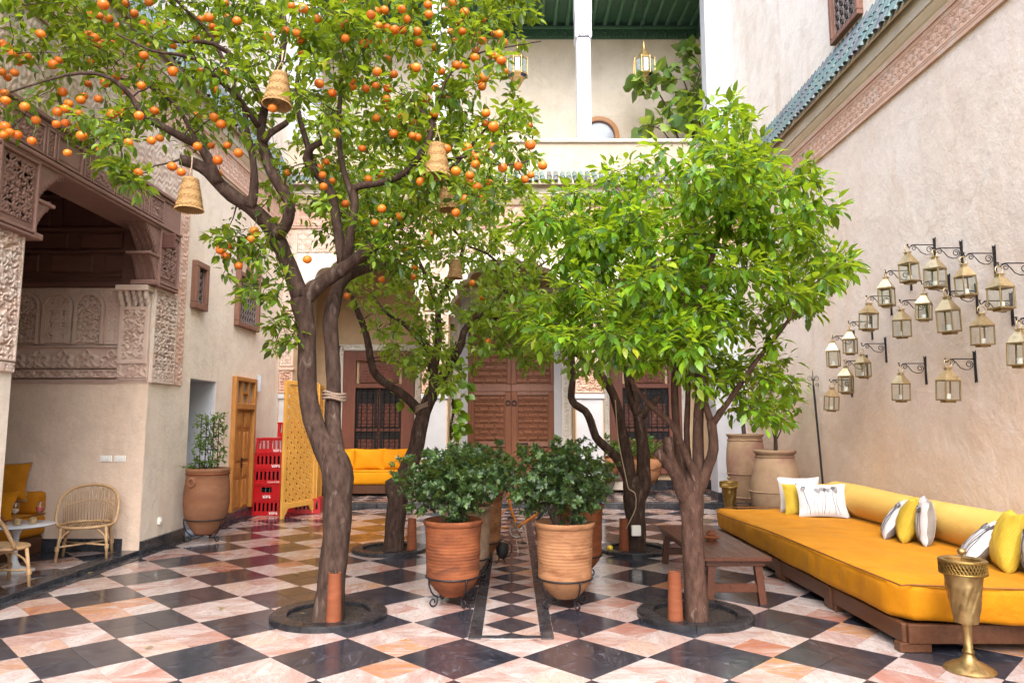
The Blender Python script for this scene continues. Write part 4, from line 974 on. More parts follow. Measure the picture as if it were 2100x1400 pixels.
def grow(limbs, attr, twig_r=.0035):
    """limbs: list of (points, radii); attr: attraction points. Returns trunk MB, twig MB, list of (tip, direction)"""
    tr = MB(); tw = MB(); nodes = []; rad = []
    for pts, rs in limbs:
        sp, sr = smooth_path(pts, rs, .09); tr.tube(sp, sr, 12 if max(rs) > .05 else 8, True, .07 if max(rs) > .03 else .03)
        k = 0 if max(rs) < .05 else len(sp)//3
        for i in range(k, len(sp)): nodes.append(sp[i]); rad.append(sr[i])
    N = np.array([tuple(p) for p in nodes]); Rr = list(rad); A = np.array([tuple(p) for p in attr]); tips = []
    cap = len(N)+len(A)*9; NN = np.zeros((cap, 3)); NN[:len(N)] = N; cnt = len(N)
    d0 = np.array([np.min(np.linalg.norm(N-a, axis=1)) for a in A]); order = np.argsort(d0)
    for i in order:
        a = A[i]; d = np.linalg.norm(NN[:cnt]-a, axis=1)+.0*cnt; j = int(np.argmin(d)); b = NN[j]; L = d[j]
        if L > 1.6 or L < .03: continue
        n = max(3, min(8, int(L/.1)+2)); mid = (a+b)/2+RNG.normal(0, .10*L, 3)+np.array((0,0,.06*L)); r0 = min(Rr[j]*.7, .0045+.016*L); pts = []; rs = []
        for k in range(n+1):
            t = k/n; q = (1-t)**2*b+2*t*(1-t)*mid+t*t*a+(RNG.normal(0,.008,3) if 0 < k < n else 0); pts.append(Vector(q)); rs.append(r0+(twig_r-r0)*t)
            if k: NN[cnt] = q; cnt += 1; Rr.append(rs[-1])
        tw.tube(pts, rs, 5 if r0 > .008 else 4, False); tips.append((a, a-np.array(pts[-2]), np.array([tuple(p) for p in pts])))
    return tr, tw, tips
def foliage(tips, per, size, spread=.09, droop=.35, up=.7, along=.5):
    pos = []; dr = []; nr = []; sz = []
    for a, d, pts in tips:
        d = d/(np.linalg.norm(d)+1e-9); n = max(2, int(RNG.poisson(per)))
        for k in range(n):
            if RNG.random() < along: q = pts[RNG.integers(len(pts)//2, len(pts))]
            else: q = a
            v = RNG.normal(0, 1, 3); v /= np.linalg.norm(v); e = d*.55+v*.95+np.array((0,0,-droop))
            p = q+v*spread*RNG.random(); nn = np.array((0,0,up))+RNG.normal(0,.38,3); pos.append(p); dr.append(e/np.linalg.norm(e)); nr.append(nn); sz.append(size*RNG.uniform(.48,1.28))
    return np.array(pos), np.array(dr), np.array(nr), np.array(sz)
def sample(poly, dmin, dmax, n, clear=None, zmin=0):
    xs = [q[0] for q in poly]; ys = [q[1] for q in poly]; out = []; tries = 0
    while len(out) < n and tries < n*60:
        tries += 1; x, y = random.uniform(min(xs), max(xs)), random.uniform(min(ys), max(ys))
        if not inpoly(x, y, poly): continue
        p = P(x, y, random.uniform(dmin, dmax))
        if p.z < zmin or (clear and clear(p, x, y)): continue
        out.append(p)
    return out
def clumped(poly, dmin, dmax, nc, k, sxy, sz, clear=None):
    pts = [c+Vector((random.gauss(0, sxy), random.gauss(0, sxy), random.gauss(0, sz))) for c in sample(poly, dmin, dmax, nc, clear) for _ in range(k)]
    return [p for p in pts if inpoly(*proj(p), poly)]
def tree(name, label, base, limbs, attr, leaf, bark, per, size, n_obj=300, w=1., droop=.35, group='citrus trees in round pits', spread=.09, up=.7, twig=None):
    t = thing(name, label, 'tree', (base[0], base[1], 0), 0, group); off = Vector((base[0], base[1], 0))
    tr, tw, tips = grow(limbs, attr)
    for mb in (tr, tw): mb.v = [tuple(Vector(q)-off) for q in mb.v]
    tr.build('trunk', M[bark], t, 180); tw.build('twigs', M[twig or 'bark_dark'], t, 180, 'stuff')
    pos, dr, nr, sz = foliage(tips, per, size, spread, droop, up)
    # the leaves nearest the camera are objects of their own
    key = np.array([p[1]/(s+1e-6) if (lambda q: -20 < q[0] < 2120 and -20 < q[1] < 1420)(proj(p)) else 1e9 for p, s in zip(pos, sz)]); o = np.argsort(key); a, b = o[:n_obj], o[n_obj:]
    pos = pos-np.array(off)
    leaf_objects(pos[a], dr[a], nr[a], sz[a], M[leaf], t, w); leaf_cloud('crown', pos[b], dr[b], nr[b], sz[b], M[leaf], t, w)
    return t, tips
def L(d, *pts):
    """limb from (x, y, radius[, depth change]) points"""
    return [P(q[0], q[1], d+(q[3] if len(q) > 3 else 0)) for q in pts], [q[2] for q in pts]
B1 = (-1.50, 5.95)
limbs1 = [
 L(5.93, (667,1292,0.1518),(672,1262,0.1270),(682,1180,0.1086),(690,1110,0.1104),(692,1040,0.1150),(692,985,0.1242),(684,945,0.1242),(666,915,0.0966),(650,885,0.0810),(636,830,0.0773),(629,770,0.0764),(629,710,0.0736),(627,670,0.0754),(620,635,0.0846),(617,612,0.0846)),
 L(5.93, (692,960,0.0828,.05),(686,905,0.0718,.10),(683,850,0.0672,.14),(684,780,0.0607,.18),(680,710,0.0626,.2),(677,670,0.0644,.2),(682,635,0.0662,.22),(692,595,0.0552,.3),(712,565,0.0506,.4),(760,548,0.0414,.55),(810,540,0.0322,.7),(845,520,0.0184,.85)),
 L(5.93, (617,612,0.0828),(600,565,0.0690),(582,520,0.0662,-.05),(566,483,0.0718,-.1),(545,455,0.0644,-.15),(512,425,0.0570,-.2),(476,402,0.0570,-.25),(448,376,0.0534,-.3),(428,352,0.0506,-.35),(398,335,0.0478,-.4),(368,327,0.0414,-.45)),
 L(5.93, (617,620,0.0736),(640,598,0.0662),(672,572,0.0607,-.05),(705,550,0.0570,-.1),(735,528,0.0506,-.15),(762,508,0.0460,-.2),(778,497,0.0386,-.22)),
 L(5.7, (566,483,.06,.1),(583,466,.05,.05),(593,440,.046),(592,412,.044),(575,385,.042),(556,352,.042),(545,320,.045),(538,292,.04),(536,262,.036),(545,215,.032),(568,150,.028,.05),(582,90,.024,.1),(580,20,.02,.2),(560,-70,.015,.25)),
 L(5.7, (512,425,.05),(520,400,.04),(521,350,.03),(514,300,.026),(506,262,.022),(500,220,.018),(470,150,.014)),
 L(5.65, (540,290,.034),(552,275,.03),(575,260,.026),(590,250,.022)),
 L(5.6, (448,376,.045),(425,320,.035),(405,300,.03),(375,282,.032,-.1),(330,258,.028,-.2),(295,240,.024,-.3),(270,200,.02,-.35),(225,160,.016,-.5),(165,150,.012,-.6),(95,165,.009,-.7),(20,190,.006,-.8)),
 L(5.6, (440,360,.03),(418,318,.024,.1),(395,275,.02,.2),(360,215,.016,.25),(300,175,.013,.3),(240,160,.009,.3)),
 L(5.6, (545,225,.025),(517,165,.024),(492,128,.02,-.1),(438,90,.018,-.2),(390,86,.014,-.3),(340,84,.01,-.4),(270,60,.007,-.5)),
 L(5.6, (530,260,.024),(490,205,.022,-.2),(434,150,.018,-.4),(402,122,.015,-.5),(350,110,.012,-.6),(310,104,.009,-.7),(240,70,.006,-.8)),
 L(5.6, (480,170,.018,.2),(430,70,.016,.2),(380,20,.013,.2),(320,-40,.01,.2)),
 L(5.9, (705,550,.05),(697,500,.045),(690,455,.042),(682,405,.038),(664,372,.036),(640,345,.036),(628,325,.034),(640,302,.03),(660,292,.026)),
 L(5.9, (645,345,.03,.05),(628,290,.026,.1),(610,220,.022,.15),(612,150,.02,.2),(640,70,.016,.3),(660,-10,.012,.35)),
 L(5.85, (712,540,.05),(716,500,.04,-.1),(722,460,.036,-.15),(728,420,.034,-.15),(727,385,.034,-.15),(765,378,.028,-.2),(815,364,.026,-.25),(845,340,.026,-.3),(872,302,.026,-.35),(888,255,.024,-.35),(868,232,.018,-.35),(840,205,.013,-.4),(820,180,.009,-.4)),
 L(5.5, (888,255,.02),(895,225,.016),(905,190,.013),(925,150,.01),(980,110,.008,-.1),(1050,95,.006,-.2),(1110,85,.004,-.2)),
 L(5.7, (728,420,.028),(700,330,.024,.2),(695,250,.022,.3),(700,170,.02,.4),(705,90,.017,.5),(690,10,.013,.6),(680,-70,.01,.6)),
 L(5.6, (872,302,.02),(900,330,.016,-.1),(960,320,.012,-.2),(1030,340,.009,-.2),(1085,330,.006,-.2)),
 L(5.9, (778,497,.035),(830,440,.03,.1),(850,420,.028,.1),(900,372,.022,.2),(940,330,.016,.3),(1000,260,.012,.3)),
]
pol1 = [(-220,-260),(1090,-260),(1110,60),(1120,110),(1060,190),(1090,240),(1120,330),(1090,380),(960,470),(880,520),(790,560),(640,470),(520,390),(470,300),(430,300),(400,345),(300,330),(250,380),(150,270),(100,235),(20,270),(-60,300),(-220,300)]
a1 = clumped(pol1, 4.8, 7.4, 300, 5, .17, .11, lambda p, x, y: (x < 480 and y > 190 and random.random() < .4) or (p.y < 5.0 and random.random() < .6))+sample(pol1, 4.9, 7.2, 150)
a1 += sample([(430,450),(560,470),(600,560),(560,640),(470,600),(430,520)], 5.4, 6.4, 36) + sample([(540,640),(610,620),(625,740),(560,720)], 5.7, 6.2, 12) + sample([(240,340),(300,350),(290,400),(235,390)], 5.0, 5.3, 8) + sample([(700,420),(880,420),(860,560),(720,520)], 5.4, 6.8, 40)
T1, tips1 = tree('orange_tree', 'large orange tree hung with fruit, nearest on the left, its trunk forked low down', B1, limbs1, a1, 'leaf_orange', 'bark', 17, .090, 300, 1.0, .30, up=1.0)

B3 = (-1.50, 9.12)
limbs3 = [
 L(9.10, (806,1142,.14),(809,1110,.125),(812,1060,.122),(817,1015,.125),(833,965,.11),(852,925,.10),(860,885,.095),(870,845,.088),(884,812,.085)),
 L(9.10, (815,1030,.11),(806,1000,.10),(797,982,.05)),
 L(9.1, (866,850,.08),(845,826,.06),(815,800,.055),(785,782,.053),(765,757,.05),(757,715,.045),(748,675,.042),(734,640,.038),(722,610,.03),(700,570,.02)),
 L(9.1, (884,812,.075),(908,770,.06),(930,735,.055),(946,705,.05),(951,682,.045),(965,662,.04,.1),(988,645,.03,.2),(1030,600,.02,.3)),
 L(9.1, (884,820,.075),(890,790,.07),(886,745,.06),(880,715,.05),(855,690,.04),(830,665,.03,.1),(790,640,.02,.1),(760,600,.015,.1)),
 L(9.1, (888,760,.06),(897,720,.05),(900,680,.045),(898,640,.04),(905,605,.038),(922,580,.036),(940,540,.026),(950,500,.02),(930,470,.014)),
 L(9.1, (1010,660,.03),(1038,610,.03,-.1),(1030,570,.026,-.2),(1022,545,.022,-.2),(1000,520,.016,-.2),(960,505,.012,-.2)),
 L(9.1, (1040,600,.02),(1065,575,.02),(1100,550,.016),(1130,530,.01)),
 L(9.1, (900,640,.03),(870,560,.025,.1),(830,480,.02,.2),(770,400,.016,.3),(740,330,.012,.3)),
]
pol3 = [(650,420),(560,200),(700,160),(900,240),(1010,300),(1090,370),(1110,470),(1090,560),(1140,640),(1130,740),(1000,720),(930,800),(830,790),(780,720),(740,640),(690,560),(700,480)]
a3 = sample(pol3, 7.8, 10.6, 520, lambda p, x, y: y < 300 and random.random() < .35)
a3 += sample([(960,660),(1160,650),(1130,760),(980,730)], 8.2, 9.4, 50)
a3 += sample([(620,220),(1000,260),(1010,520),(700,520)], 8.0, 10.0, 110)
T3, tips3 = tree('orange_tree', 'orange tree at the back left with a rope tied round its forked trunk', B3, limbs3, a3, 'leaf_bright', 'bark', 17, .100, 300, 1.05, .3)

B2 = (1.50, 5.98)
limbs2 = [
 L(5.95, (1429,1294,.125),(1428,1268,.098),(1425,1200,.090),(1421,1130,.086),(1419,1070,.088),(1419,1030,.098),(1420,995,.10),(1421,970,.07),(1422,955,.03)),
 L(5.95, (1417,1050,0.0370),(1400,1005,0.0666,-.03),(1385,970,0.0518,-.08),(1365,945,0.0407,-.12),(1346,925,0.0333,-.15)),
 L(5.95, (1417,1050,0.0370),(1395,985,0.0518,-.03),(1378,950,0.0429,-.1),(1372,920,0.0370,-.12),(1371,895,0.0311,-.12)),
 L(5.95, (1417,1050,0.0370),(1428,985,0.0518,-.05),(1412,945,0.0311,-.1),(1395,905,0.0266,-.15),(1378,870,0.0252,-.2),(1355,850,0.0222,-.25),(1333,830,0.0178,-.3),(1300,790,0.0133,-.4),(1260,720,0.0096,-.5)),
 L(5.95, (1417,1050,0.0370),(1400,990,0.0518,.02),(1394,940,0.0407,.05),(1388,880,0.0333,.1),(1383,800,0.0311,.15),(1384,720,0.0266,.2),(1370,620,0.0222,.2),(1330,520,0.0163,.2),(1290,430,0.0104,.2)),
 L(5.95, (1417,1050,0.0370),(1420,985,0.0518,.05),(1411,940,0.0296,.08),(1408,880,0.0252,.1),(1411,800,0.0222,.12),(1410,700,0.0192,.1),(1400,600,0.0163,.1),(1410,500,0.0126,.05),(1440,400,0.0089,.05)),
 L(5.95, (1432,990,0.0592),(1430,930,0.0414,0),(1430,870,0.0355,0),(1434,800,0.0333,0),(1432,700,0.0296,-.05),(1440,600,0.0252,-.1),(1470,500,0.0192,-.1),(1500,400,0.0133,-.1),(1530,300,0.0074,-.1)),
 L(5.95, (1417,1050,0.0370),(1440,985,0.0444,.05),(1439,940,0.0237,.06),(1438,870,0.0192,.06),(1442,790,0.0178,.05),(1450,680,0.0148,.05),(1480,560,0.0111,.1)),
 L(5.95, (1417,1050,0.0370),(1436,990,0.0592,-.02),(1452,955,0.0444,-.04),(1463,920,0.0407,-.05),(1462,885,0.0385,-.05),(1458,862,0.0370,-.05)),
 L(5.95, (1458,865,0.0333,-.05),(1450,840,0.0266,-.05),(1443,800,0.0222,-.1),(1435,740,0.0192,-.2)),
 L(5.95, (1460,870,0.0333,-.05),(1476,848,0.0266,-.08),(1495,822,0.0237,-.1),(1520,785,0.0222,-.1),(1555,735,0.0192,-.1),(1600,680,0.0148,-.1),(1650,610,0.0111,-.1),(1700,560,0.0074,-.1)),
 L(5.95, (1340,930,0.0000,.0),(1341,929,0.0007)),
]
limbs2 = limbs2[:-1]
pol2 = [(1060,470),(1110,400),(1190,345),(1290,335),(1330,290),(1410,280),(1450,240),(1510,205),(1560,230),(1610,310),(1680,350),(1730,420),(1700,470),(1740,530),(1755,565),(1700,600),(1700,660),(1630,690),(1620,790),(1590,820),(1520,800),(1450,800),(1340,750),(1230,760),(1170,720),(1070,690),(1030,600)]
a2 = clumped(pol2, 4.75, 7.2, 140, 5, .17, .065, lambda p, x, y: ((x-1400)/420)**2+((p.y-5.95)/1.35)**2+((y-520)/330)**2 > 1.12 or (y < 330 and random.random() < .55) or (x < 1150 and p.y < 5.4))
a2 += sample([(1480,790),(1630,780),(1620,870),(1560,890),(1500,840)], 5.3, 6.3, 16)
a2 += sample([(1690,480),(1775,560),(1790,580),(1700,590)], 5.7, 6.2, 7)+sample([(1440,215),(1570,205),(1600,300),(1420,300)], 5.6, 6.4, 8)
T2, tips2 = tree('lemon_tree', 'dense bright green citrus tree without fruit, nearest on the right, many slim stems', B2, limbs2, a2, 'leaf_lemon', 'bark_red', 23, .100, 300, 1.0, .40, spread=.12, up=1.25)

B4 = (1.52, 9.15)
limbs4 = [
 L(9.12, (1306,1142,.14),(1304,1110,.125),(1302,1060,.122),(1300,1020,.14),(1302,1000,.13),(1303,985,.09),(1304,975,.04)),
 L(9.12, (1301,1050,.06),(1296,1000,.10),(1282,965,.075),(1262,935,.06),(1240,915,.055),(1222,895,.053),(1212,865,.05),(1200,842,.05),(1180,830,.048),(1171,815,.046),(1174,785,.042),(1175,750,.036),(1168,722,.03),(1140,690,.022),(1110,670,.015)),
 L(9.12, (1301,1050,.06),(1292,1000,.09),(1288,950,.075),(1279,900,.068),(1270,850,.06),(1256,805,.055),(1240,780,.05),(1222,755,.042),(1180,725,.032),(1140,700,.024),(1090,660,.016)),
 L(9.12, (1301,1050,.06),(1318,1000,.10),(1319,950,.085),(1317,905,.078),(1312,870,.072),(1308,850,.065)),
 L(9.12, (1310,860,.05),(1298,832,.042),(1288,800,.036),(1282,740,.03),(1270,660,.022)),
 L(9.12, (1312,860,.055),(1325,840,.048),(1345,822,.04),(1352,812,.03)),
 L(9.12, (1300,845,.04),(1306,820,.034),(1296,790,.03),(1300,730,.024),(1320,650,.018)),
]
pol4 = [(1000,560),(1100,480),(1300,420),(1480,480),(1500,620),(1440,740),(1300,760),(1210,790),(1130,720),(1040,690)]
a4 = sample(pol4, 7.8, 10.2, 330)
T4, tips4 = tree('orange_tree', 'leafy citrus tree at the back right with a white box fixed to its trunk', B4, limbs4, a4, 'leaf_bright', 'bark', 15, .105, 220, 1.05, .35)

# ------------------------------------------------------------------ oranges on the trees
def orange_mesh():
    mb = MB(); prof = []
    for i in range(11): a = -math.pi/2+math.pi*i/10; prof.append((max(.0005, math.cos(a)), math.sin(a)*.95))
    return mb.lathe(prof, 16).mesh('orange', M['orange'], 180)
OM = orange_mesh()
Z1 = [(540,88),(632,30),(770,20),(820,85),(608,100),(665,115),(727,165),(880,150),(922,165),(975,160),(910,15),(1225,122),(1277,110),(1300,165),(1312,205),(1222,242),(1060,280),(1375,20),(1390,110),(1447,130),(1783,40),(1848,52),(1940,117),(1815,202),(1837,248),(1908,268),(1845,325),(1640,232),(248,210),(545,215),(580,232),(602,275),(685,265),(15,270),(40,290),(85,330),(112,380),(165,345),(190,370),(355,370),(325,395),(10,440),(45,475),(88,445),(28,570),(35,615),(152,653),(220,735),(382,563),(513,587),(495,612),(420,635),(400,665),(480,692),(352,685),(345,760),(402,752),(497,770),(500,830),(32,775),(60,810),(105,825),(20,825),(195,862),(412,935),(712,465),(1057,437),(1365,450),(1310,548),(855,410),(880,340),(640,510),(745,555),(865,525),(600,605),(685,697),(737,688),(850,708),(945,678),(1208,705),(1308,718),(1352,760),(975,845),(925,860),(785,872),(615,915),(845,1055),(1052,1018),(1107,1052),(1207,895),(1290,890),(1388,888),(1330,980),(1337,1062),(1457,935),(1665,662),(2050,815),(1993,990),(1950,1025),(1972,1070),(2030,1105),(1977,1140),(1950,512),(2030,570)]
Z2 = [(18,28),(210,72),(182,92),(262,65),(370,58),(400,118),(528,30),(535,90),(680,15),(642,68),(755,77),(870,125),(725,135),(668,195),(740,192),(465,195),(472,263),(280,172),(328,185),(375,185),(225,160),(20,150),(25,235),(135,265),(170,240),(260,250),(280,362),(830,215),(860,248),(780,275),(820,305),(815,355),(935,210),(965,210),(990,260),(915,335),(950,347),(705,400),(757,402),(612,437),(458,415),(322,455),(220,440),(68,527),(150,542),(210,525),(285,540),(575,542),(275,605),(285,655),(215,722),(840,487),(872,475),(860,530),(885,692),(930,775),(570,695),(520,605),(370,720),(465,840),(435,830),(320,818),(128,908),(770,905),(797,950),(828,965),(875,955),(820,1005),(700,1047),(785,1072),(780,1110),(640,910),(238,1062),(165,1095),(1155,885),(1080,1015),(985,1025),(1230,1012),(1158,1070),(1122,1097),(485,1110),(755,1215),(865,1210),(700,1300),(360,1320),(248,1275),(25,1245),(205,1360),(830,1140)]
OR1 = [(a/2.979, b/2.979) for a, b in Z1]+[(700+a/2.979, b/2.979) for a, b in Z2]+[(452,513),(468,505),(462,525),(490,545),(521,473),(515,490),(630,532)]
OR3 = [(884,480),(873,498),(852,548),(783,573),(712,607),(735,495),(760,497),(828,510),(847,568),(1000,700),(968,580),(990,610)]
tp1 = np.array([q[0] for q in tips1]); tp3 = np.array([q[0] for q in tips3])
st = {id(T1): MB(), id(T3): MB()}
def put_orange(T, x, y, dd, r, tp):
    p = P(x, y, dd); o = obj('orange', OM, T); o.location = p-T.location; o.scale = (r, r, r*random.uniform(.92,1.0)); o.rotation_euler = (random.uniform(-.4,.4), random.uniform(-.4,.4), random.random()*6)
    up = p+Vector((random.uniform(-.03,.03), random.uniform(-.01,.04), r+random.uniform(.05,.12))); st[id(T)].tube([p+Vector((0,0,r*.9))-T.location, (p+up)/2+Vector((0,.01,.02))-T.location, up-T.location], .0022, 4)
for (x, y) in OR1:
    # depth of the nearest shoot in that direction, a little in front of it
    q = [(abs(proj(p)[0]-x)+abs(proj(p)[1]-y), p[1]) for p in tp1[RNG.integers(0, len(tp1), 260)]]; near = sorted(q)[:8]; dd = sorted(n[1] for n in near)[1]-.02
    put_orange(T1, x, y, max(4.75, min(dd, 6.0)), random.uniform(.031,.040), tp1)
for (x, y) in OR3: put_orange(T3, x, y, random.uniform(8.0, 8.6), .042, tp3)
for q in tp1[RNG.integers(0, len(tp1), 95)]:
    x, y = proj(q)
    if y < 440: put_orange(T1, x, y+8, q[1]+random.uniform(-.05,.1), random.uniform(.030,.039), tp1)
for T in (T1, T3): st[id(T)].build('fruit_stalks', M['leaf_jasmine'], T, 180, 'stuff')
# ------------------------------------------------------------------ soft goods
def wrinkle(x, y, z, k): return math.sin(7*x+3*y+k)*math.sin(5*z-4*y+1.7*k)*.5+math.sin(17*x-11*z+k)*.25
def pillow(name, label, loc, rz, tilt, w, h, t, front, back, group=None, roll=0, prints=0, cat='cushion', seed=0, pipe=None):
    T = thing(name, label, cat, loc, rz, group); T.rotation_euler = (Matrix.Rotation(rz, 3, 'Z')@Matrix.Rotation(tilt, 3, 'X')@Matrix.Rotation(roll, 3, 'Y')).to_euler()
    n = 18; rnd = random.Random(seed+hash(label) % 9999 if False else seed)
    k = rnd.random()*6
    def pt(u, v, s):
        # u, v in -1..1; outline drawn in between the corners
        x = u*w/2*(1-.09*(1-v*v)); z = v*h/2*(1-.09*(1-u*u)); e = max(0, (1-u*u)*(1-v*v)); b = t/2*(e**.42)
        b *= 1+.10*wrinkle(u*1.3, v*1.3, u*v, k); fold = .012*math.sin(9*(u+v)+k)*(abs(u)*abs(v))*(1-e)
        zz = z+h/2; sag = -.02*h*(1-(v+1)/2)*(1-u*u)
        return Vector((x, -s*b+fold, zz*1.0+sag*0))
    for s, m, nm in ((1, front, 'front_cover'), (-1, back, 'back_cover')):
        mb = MB()
        for j in range(n+1):
            for i in range(n+1): mb.v.append(tuple(pt(-1+2*i/n, -1+2*j/n, s)))
        for j in range(n):
            for i in range(n): a = j*(n+1)+i; mb.f.append((a, a+1, a+n+2, a+n+1) if s > 0 else (a, a+n+1, a+n+2, a+1))
        o = mb.build(nm, M[m], T, 180)
        if s > 0 and prints:
            for q in range(prints):
                u0 = -.78+1.56*(q+.5)/prints+rnd.uniform(-.05,.05); lean = rnd.uniform(-.16,.16); hv = rnd.uniform(.40,.66); dark = rnd.random() < .6; mb = MB(); pts = []
                for i in range(9):
                    f = i/8; pts.append(pt(max(-.95, min(.95, u0+lean*f+.04*math.sin(5*f+q))), -.9+(hv+.9)*f, 1)+Vector((0,-.0035,0)))
                mb.tube(pts, .0034 if dark else .0024, 4); hd = pts[-1]
                hp = [(.026*math.cos(a)*(1.15 if math.sin(a) > 0 else .8), .024*math.sin(a)) for a in [2*math.pi*i/12 for i in range(12)]]
                mb.prism(hp, hd+Vector((0,.004,.006)), (1,0,0), (0,0,1), (0,-1,0), .009); mb.build('printed_poppy', M['print' if dark else 'print_pale'], T)
    if pipe:
        mb = MB(); ring = [pt(u, -1, 1) for u in np.linspace(-1,1,12)]+[pt(1, v, 1) for v in np.linspace(-1,1,12)]+[pt(u, 1, 1) for u in np.linspace(1,-1,12)]+[pt(-1, v, 1) for v in np.linspace(1,-1,12)]
        mb.tube(ring, .006, 5).build('piping', M[pipe], T)
    return T
def soft_slab(poly, z0, z1, mat_, r=.05, seg=4, noise=.008, cut=.16):
    """upholstered slab over a plan polygon: bevelled, subdivided, slightly uneven"""
    bm = bmesh.new(); a = [bm.verts.new((x, y, z0)) for x, y in poly]; b = [bm.verts.new((x, y, z1)) for x, y in poly]; n = len(poly)
    bm.faces.new(a[::-1]); bm.faces.new(b)
    for i in range(n): bm.faces.new((a[i], a[(i+1) % n], b[(i+1) % n], b[i]))
    bmesh.ops.recalc_face_normals(bm, faces=bm.faces); bmesh.ops.bevel(bm, geom=list(bm.edges), offset=r, segments=seg, profile=.5, affect='EDGES', clamp_overlap=True)
    bmesh.ops.triangulate(bm, faces=[f for f in bm.faces if len(f.verts) > 4])
    for _ in range(6):
        es = [e for e in bm.edges if e.calc_length() > cut]
        if not es: break
        bmesh.ops.subdivide_edges(bm, edges=es, cuts=1, use_grid_fill=True)
    for v in bm.verts: v.co += v.normal*noise*(wrinkle(v.co.x*1.1, v.co.y*.9, v.co.z*3, 1.3)+.5*math.sin(v.co.y*19+v.co.x*15+4*v.co.z+3*math.sin(v.co.y*4))*math.exp(-((v.co.z-(z0+z1)/2)/(.45*(z1-z0)))**2)*(1-abs(v.normal.z)))
    me = bpy.data.meshes.new('slab'); bm.to_mesh(me); bm.free(); me.materials.append(M[mat_]); me.shade_smooth(); return me

# ------------------------------------------------------------------ right daybed
db = thing('daybed_platform', 'long low dark wood platform under the mustard mattress by the right wall', 'daybed', (3.6, 7.4, 0))
def dpart(n, c, d, m='plinth_wood', bev=.006): MB().box((c[0]-3.6, c[1]-7.4, c[2]), d, bev=bev).build(n, M[m], db)
dpart('deck', (3.62, 7.4, .165), (1.68, 4.5, .03))
for i, (a, b) in enumerate(((5.18,6.33),(6.35,7.50),(7.52,8.62),(8.64,9.68))):
    dpart('side_board', (2.745, (a+b)/2, .125), (.05, b-a, .13)); 
    for y in (a+.05, b-.05): dpart('leg', (2.757, y, .032), (.07, .10, .064))
    dpart('post', (2.735, b-.02, .10), (.06, .05, .17))
dpart('end_board', (3.63, 5.17, .125), (1.76, .05, .13)); dpart('end_board', (3.63, 9.68, .125), (1.76, .05, .13))
for x in (2.80, 4.40): dpart('leg', (x, 5.20, .032), (.22, .09, .064))
mp = [(2.71,9.66),(2.69,7.4),(2.70,5.36),(2.80,5.16),(3.5,5.02),(4.46,4.96),(4.46,9.66)]
mt = obj('daybed_mattress', soft_slab(mp, .205, .452, 'velvet', .05, 4, .012, .09)); tag(mt, 'big mustard velvet mattress with piped edge on the platform by the right wall', 'mattress')
pp = [Vector((x, y, .452)) for x, y in [(4.40,9.64),(2.73,9.64),(2.705,7.4),(2.715,5.37),(2.81,5.18),(3.5,5.04),(4.44,4.98)]]
sp, _ = smooth_path(pp, [.007]*7, .15); MB().tube(sp, .007, 6).build('piping', M['piping'], mt)
pts, rs = [], []
for i in range(40):
    f = i/39; y = 9.72-5.2*f; r = .19*(min(1, (f*26)**.5) if f < .04 else 1)*(min(1, ((1-f)*26)**.5) if f > .96 else 1); pts.append((4.20+.012*math.sin(5*f*3), y, .63+.008*math.sin(9*f))); rs.append(max(.01, r*(1+.015*math.sin(13*f))))
bo = MB().tube(pts, rs, 24).build('bolster', M['bolster'], None, 180); tag(bo, 'long lemon yellow bolster lying along the right wall on the mattress', 'bolster')
PG = 'cushions on the long daybed'
pillow('cushion', 'plain white cushion at the back of the far cushion pile', (3.66,9.22,.45), -.15, -.30, .52, .46, .14, 'linen', 'linen_grey', PG, seed=1)
pillow('cushion', 'yellow waffle cushion squeezed between the two white far cushions', (3.64,8.98,.45), -.12, -.36, .54, .40, .12, 'waffle', 'waffle', PG, seed=2)
pillow('cushion', 'white cushion with a row of grey poppies, front of the far pile', (3.74,8.74,.45), -.20, -.42, .58, .43, .13, 'linen', 'linen_grey', PG, prints=10, seed=3)
pillow('cushion', 'grey backed poppy cushion leaning furthest back in the middle trio', (3.74,7.38,.44), -2.03, -.62, .44, .45, .17, 'linen', 'linen_grey', PG, prints=7, seed=4)
pillow('cushion', 'yellow waffle cushion in the middle trio on the daybed', (3.78,7.10,.44), -2.06, -.34, .42, .44, .21, 'waffle', 'waffle', PG, seed=5)
pillow('cushion', 'upright poppy cushion with grey back, nearest of the middle trio', (3.86,6.86,.44), -2.0, -.08, .42, .45, .17, 'linen', 'linen_grey', PG, prints=7, seed=6)
pillow('cushion', 'slumped poppy cushion with olive grey back behind the brass ashtray', (3.72,6.08,.44), -2.0, -.78, .46, .46, .16, 'linen', 'linen_grey', PG, prints=7, seed=7)
pillow('cushion', 'large yellow waffle cushion nearest the camera on the daybed', (3.80,5.72,.44), -1.98, -.28, .44, .48, .22, 'waffle', 'waffle', PG, seed=8)
pillow('cushion', 'poppy cushion cut off by the right edge of the picture', (3.86,5.44,.44), -1.95, -.10, .46, .46, .18, 'linen', 'linen_grey', PG, prints=7, seed=9)

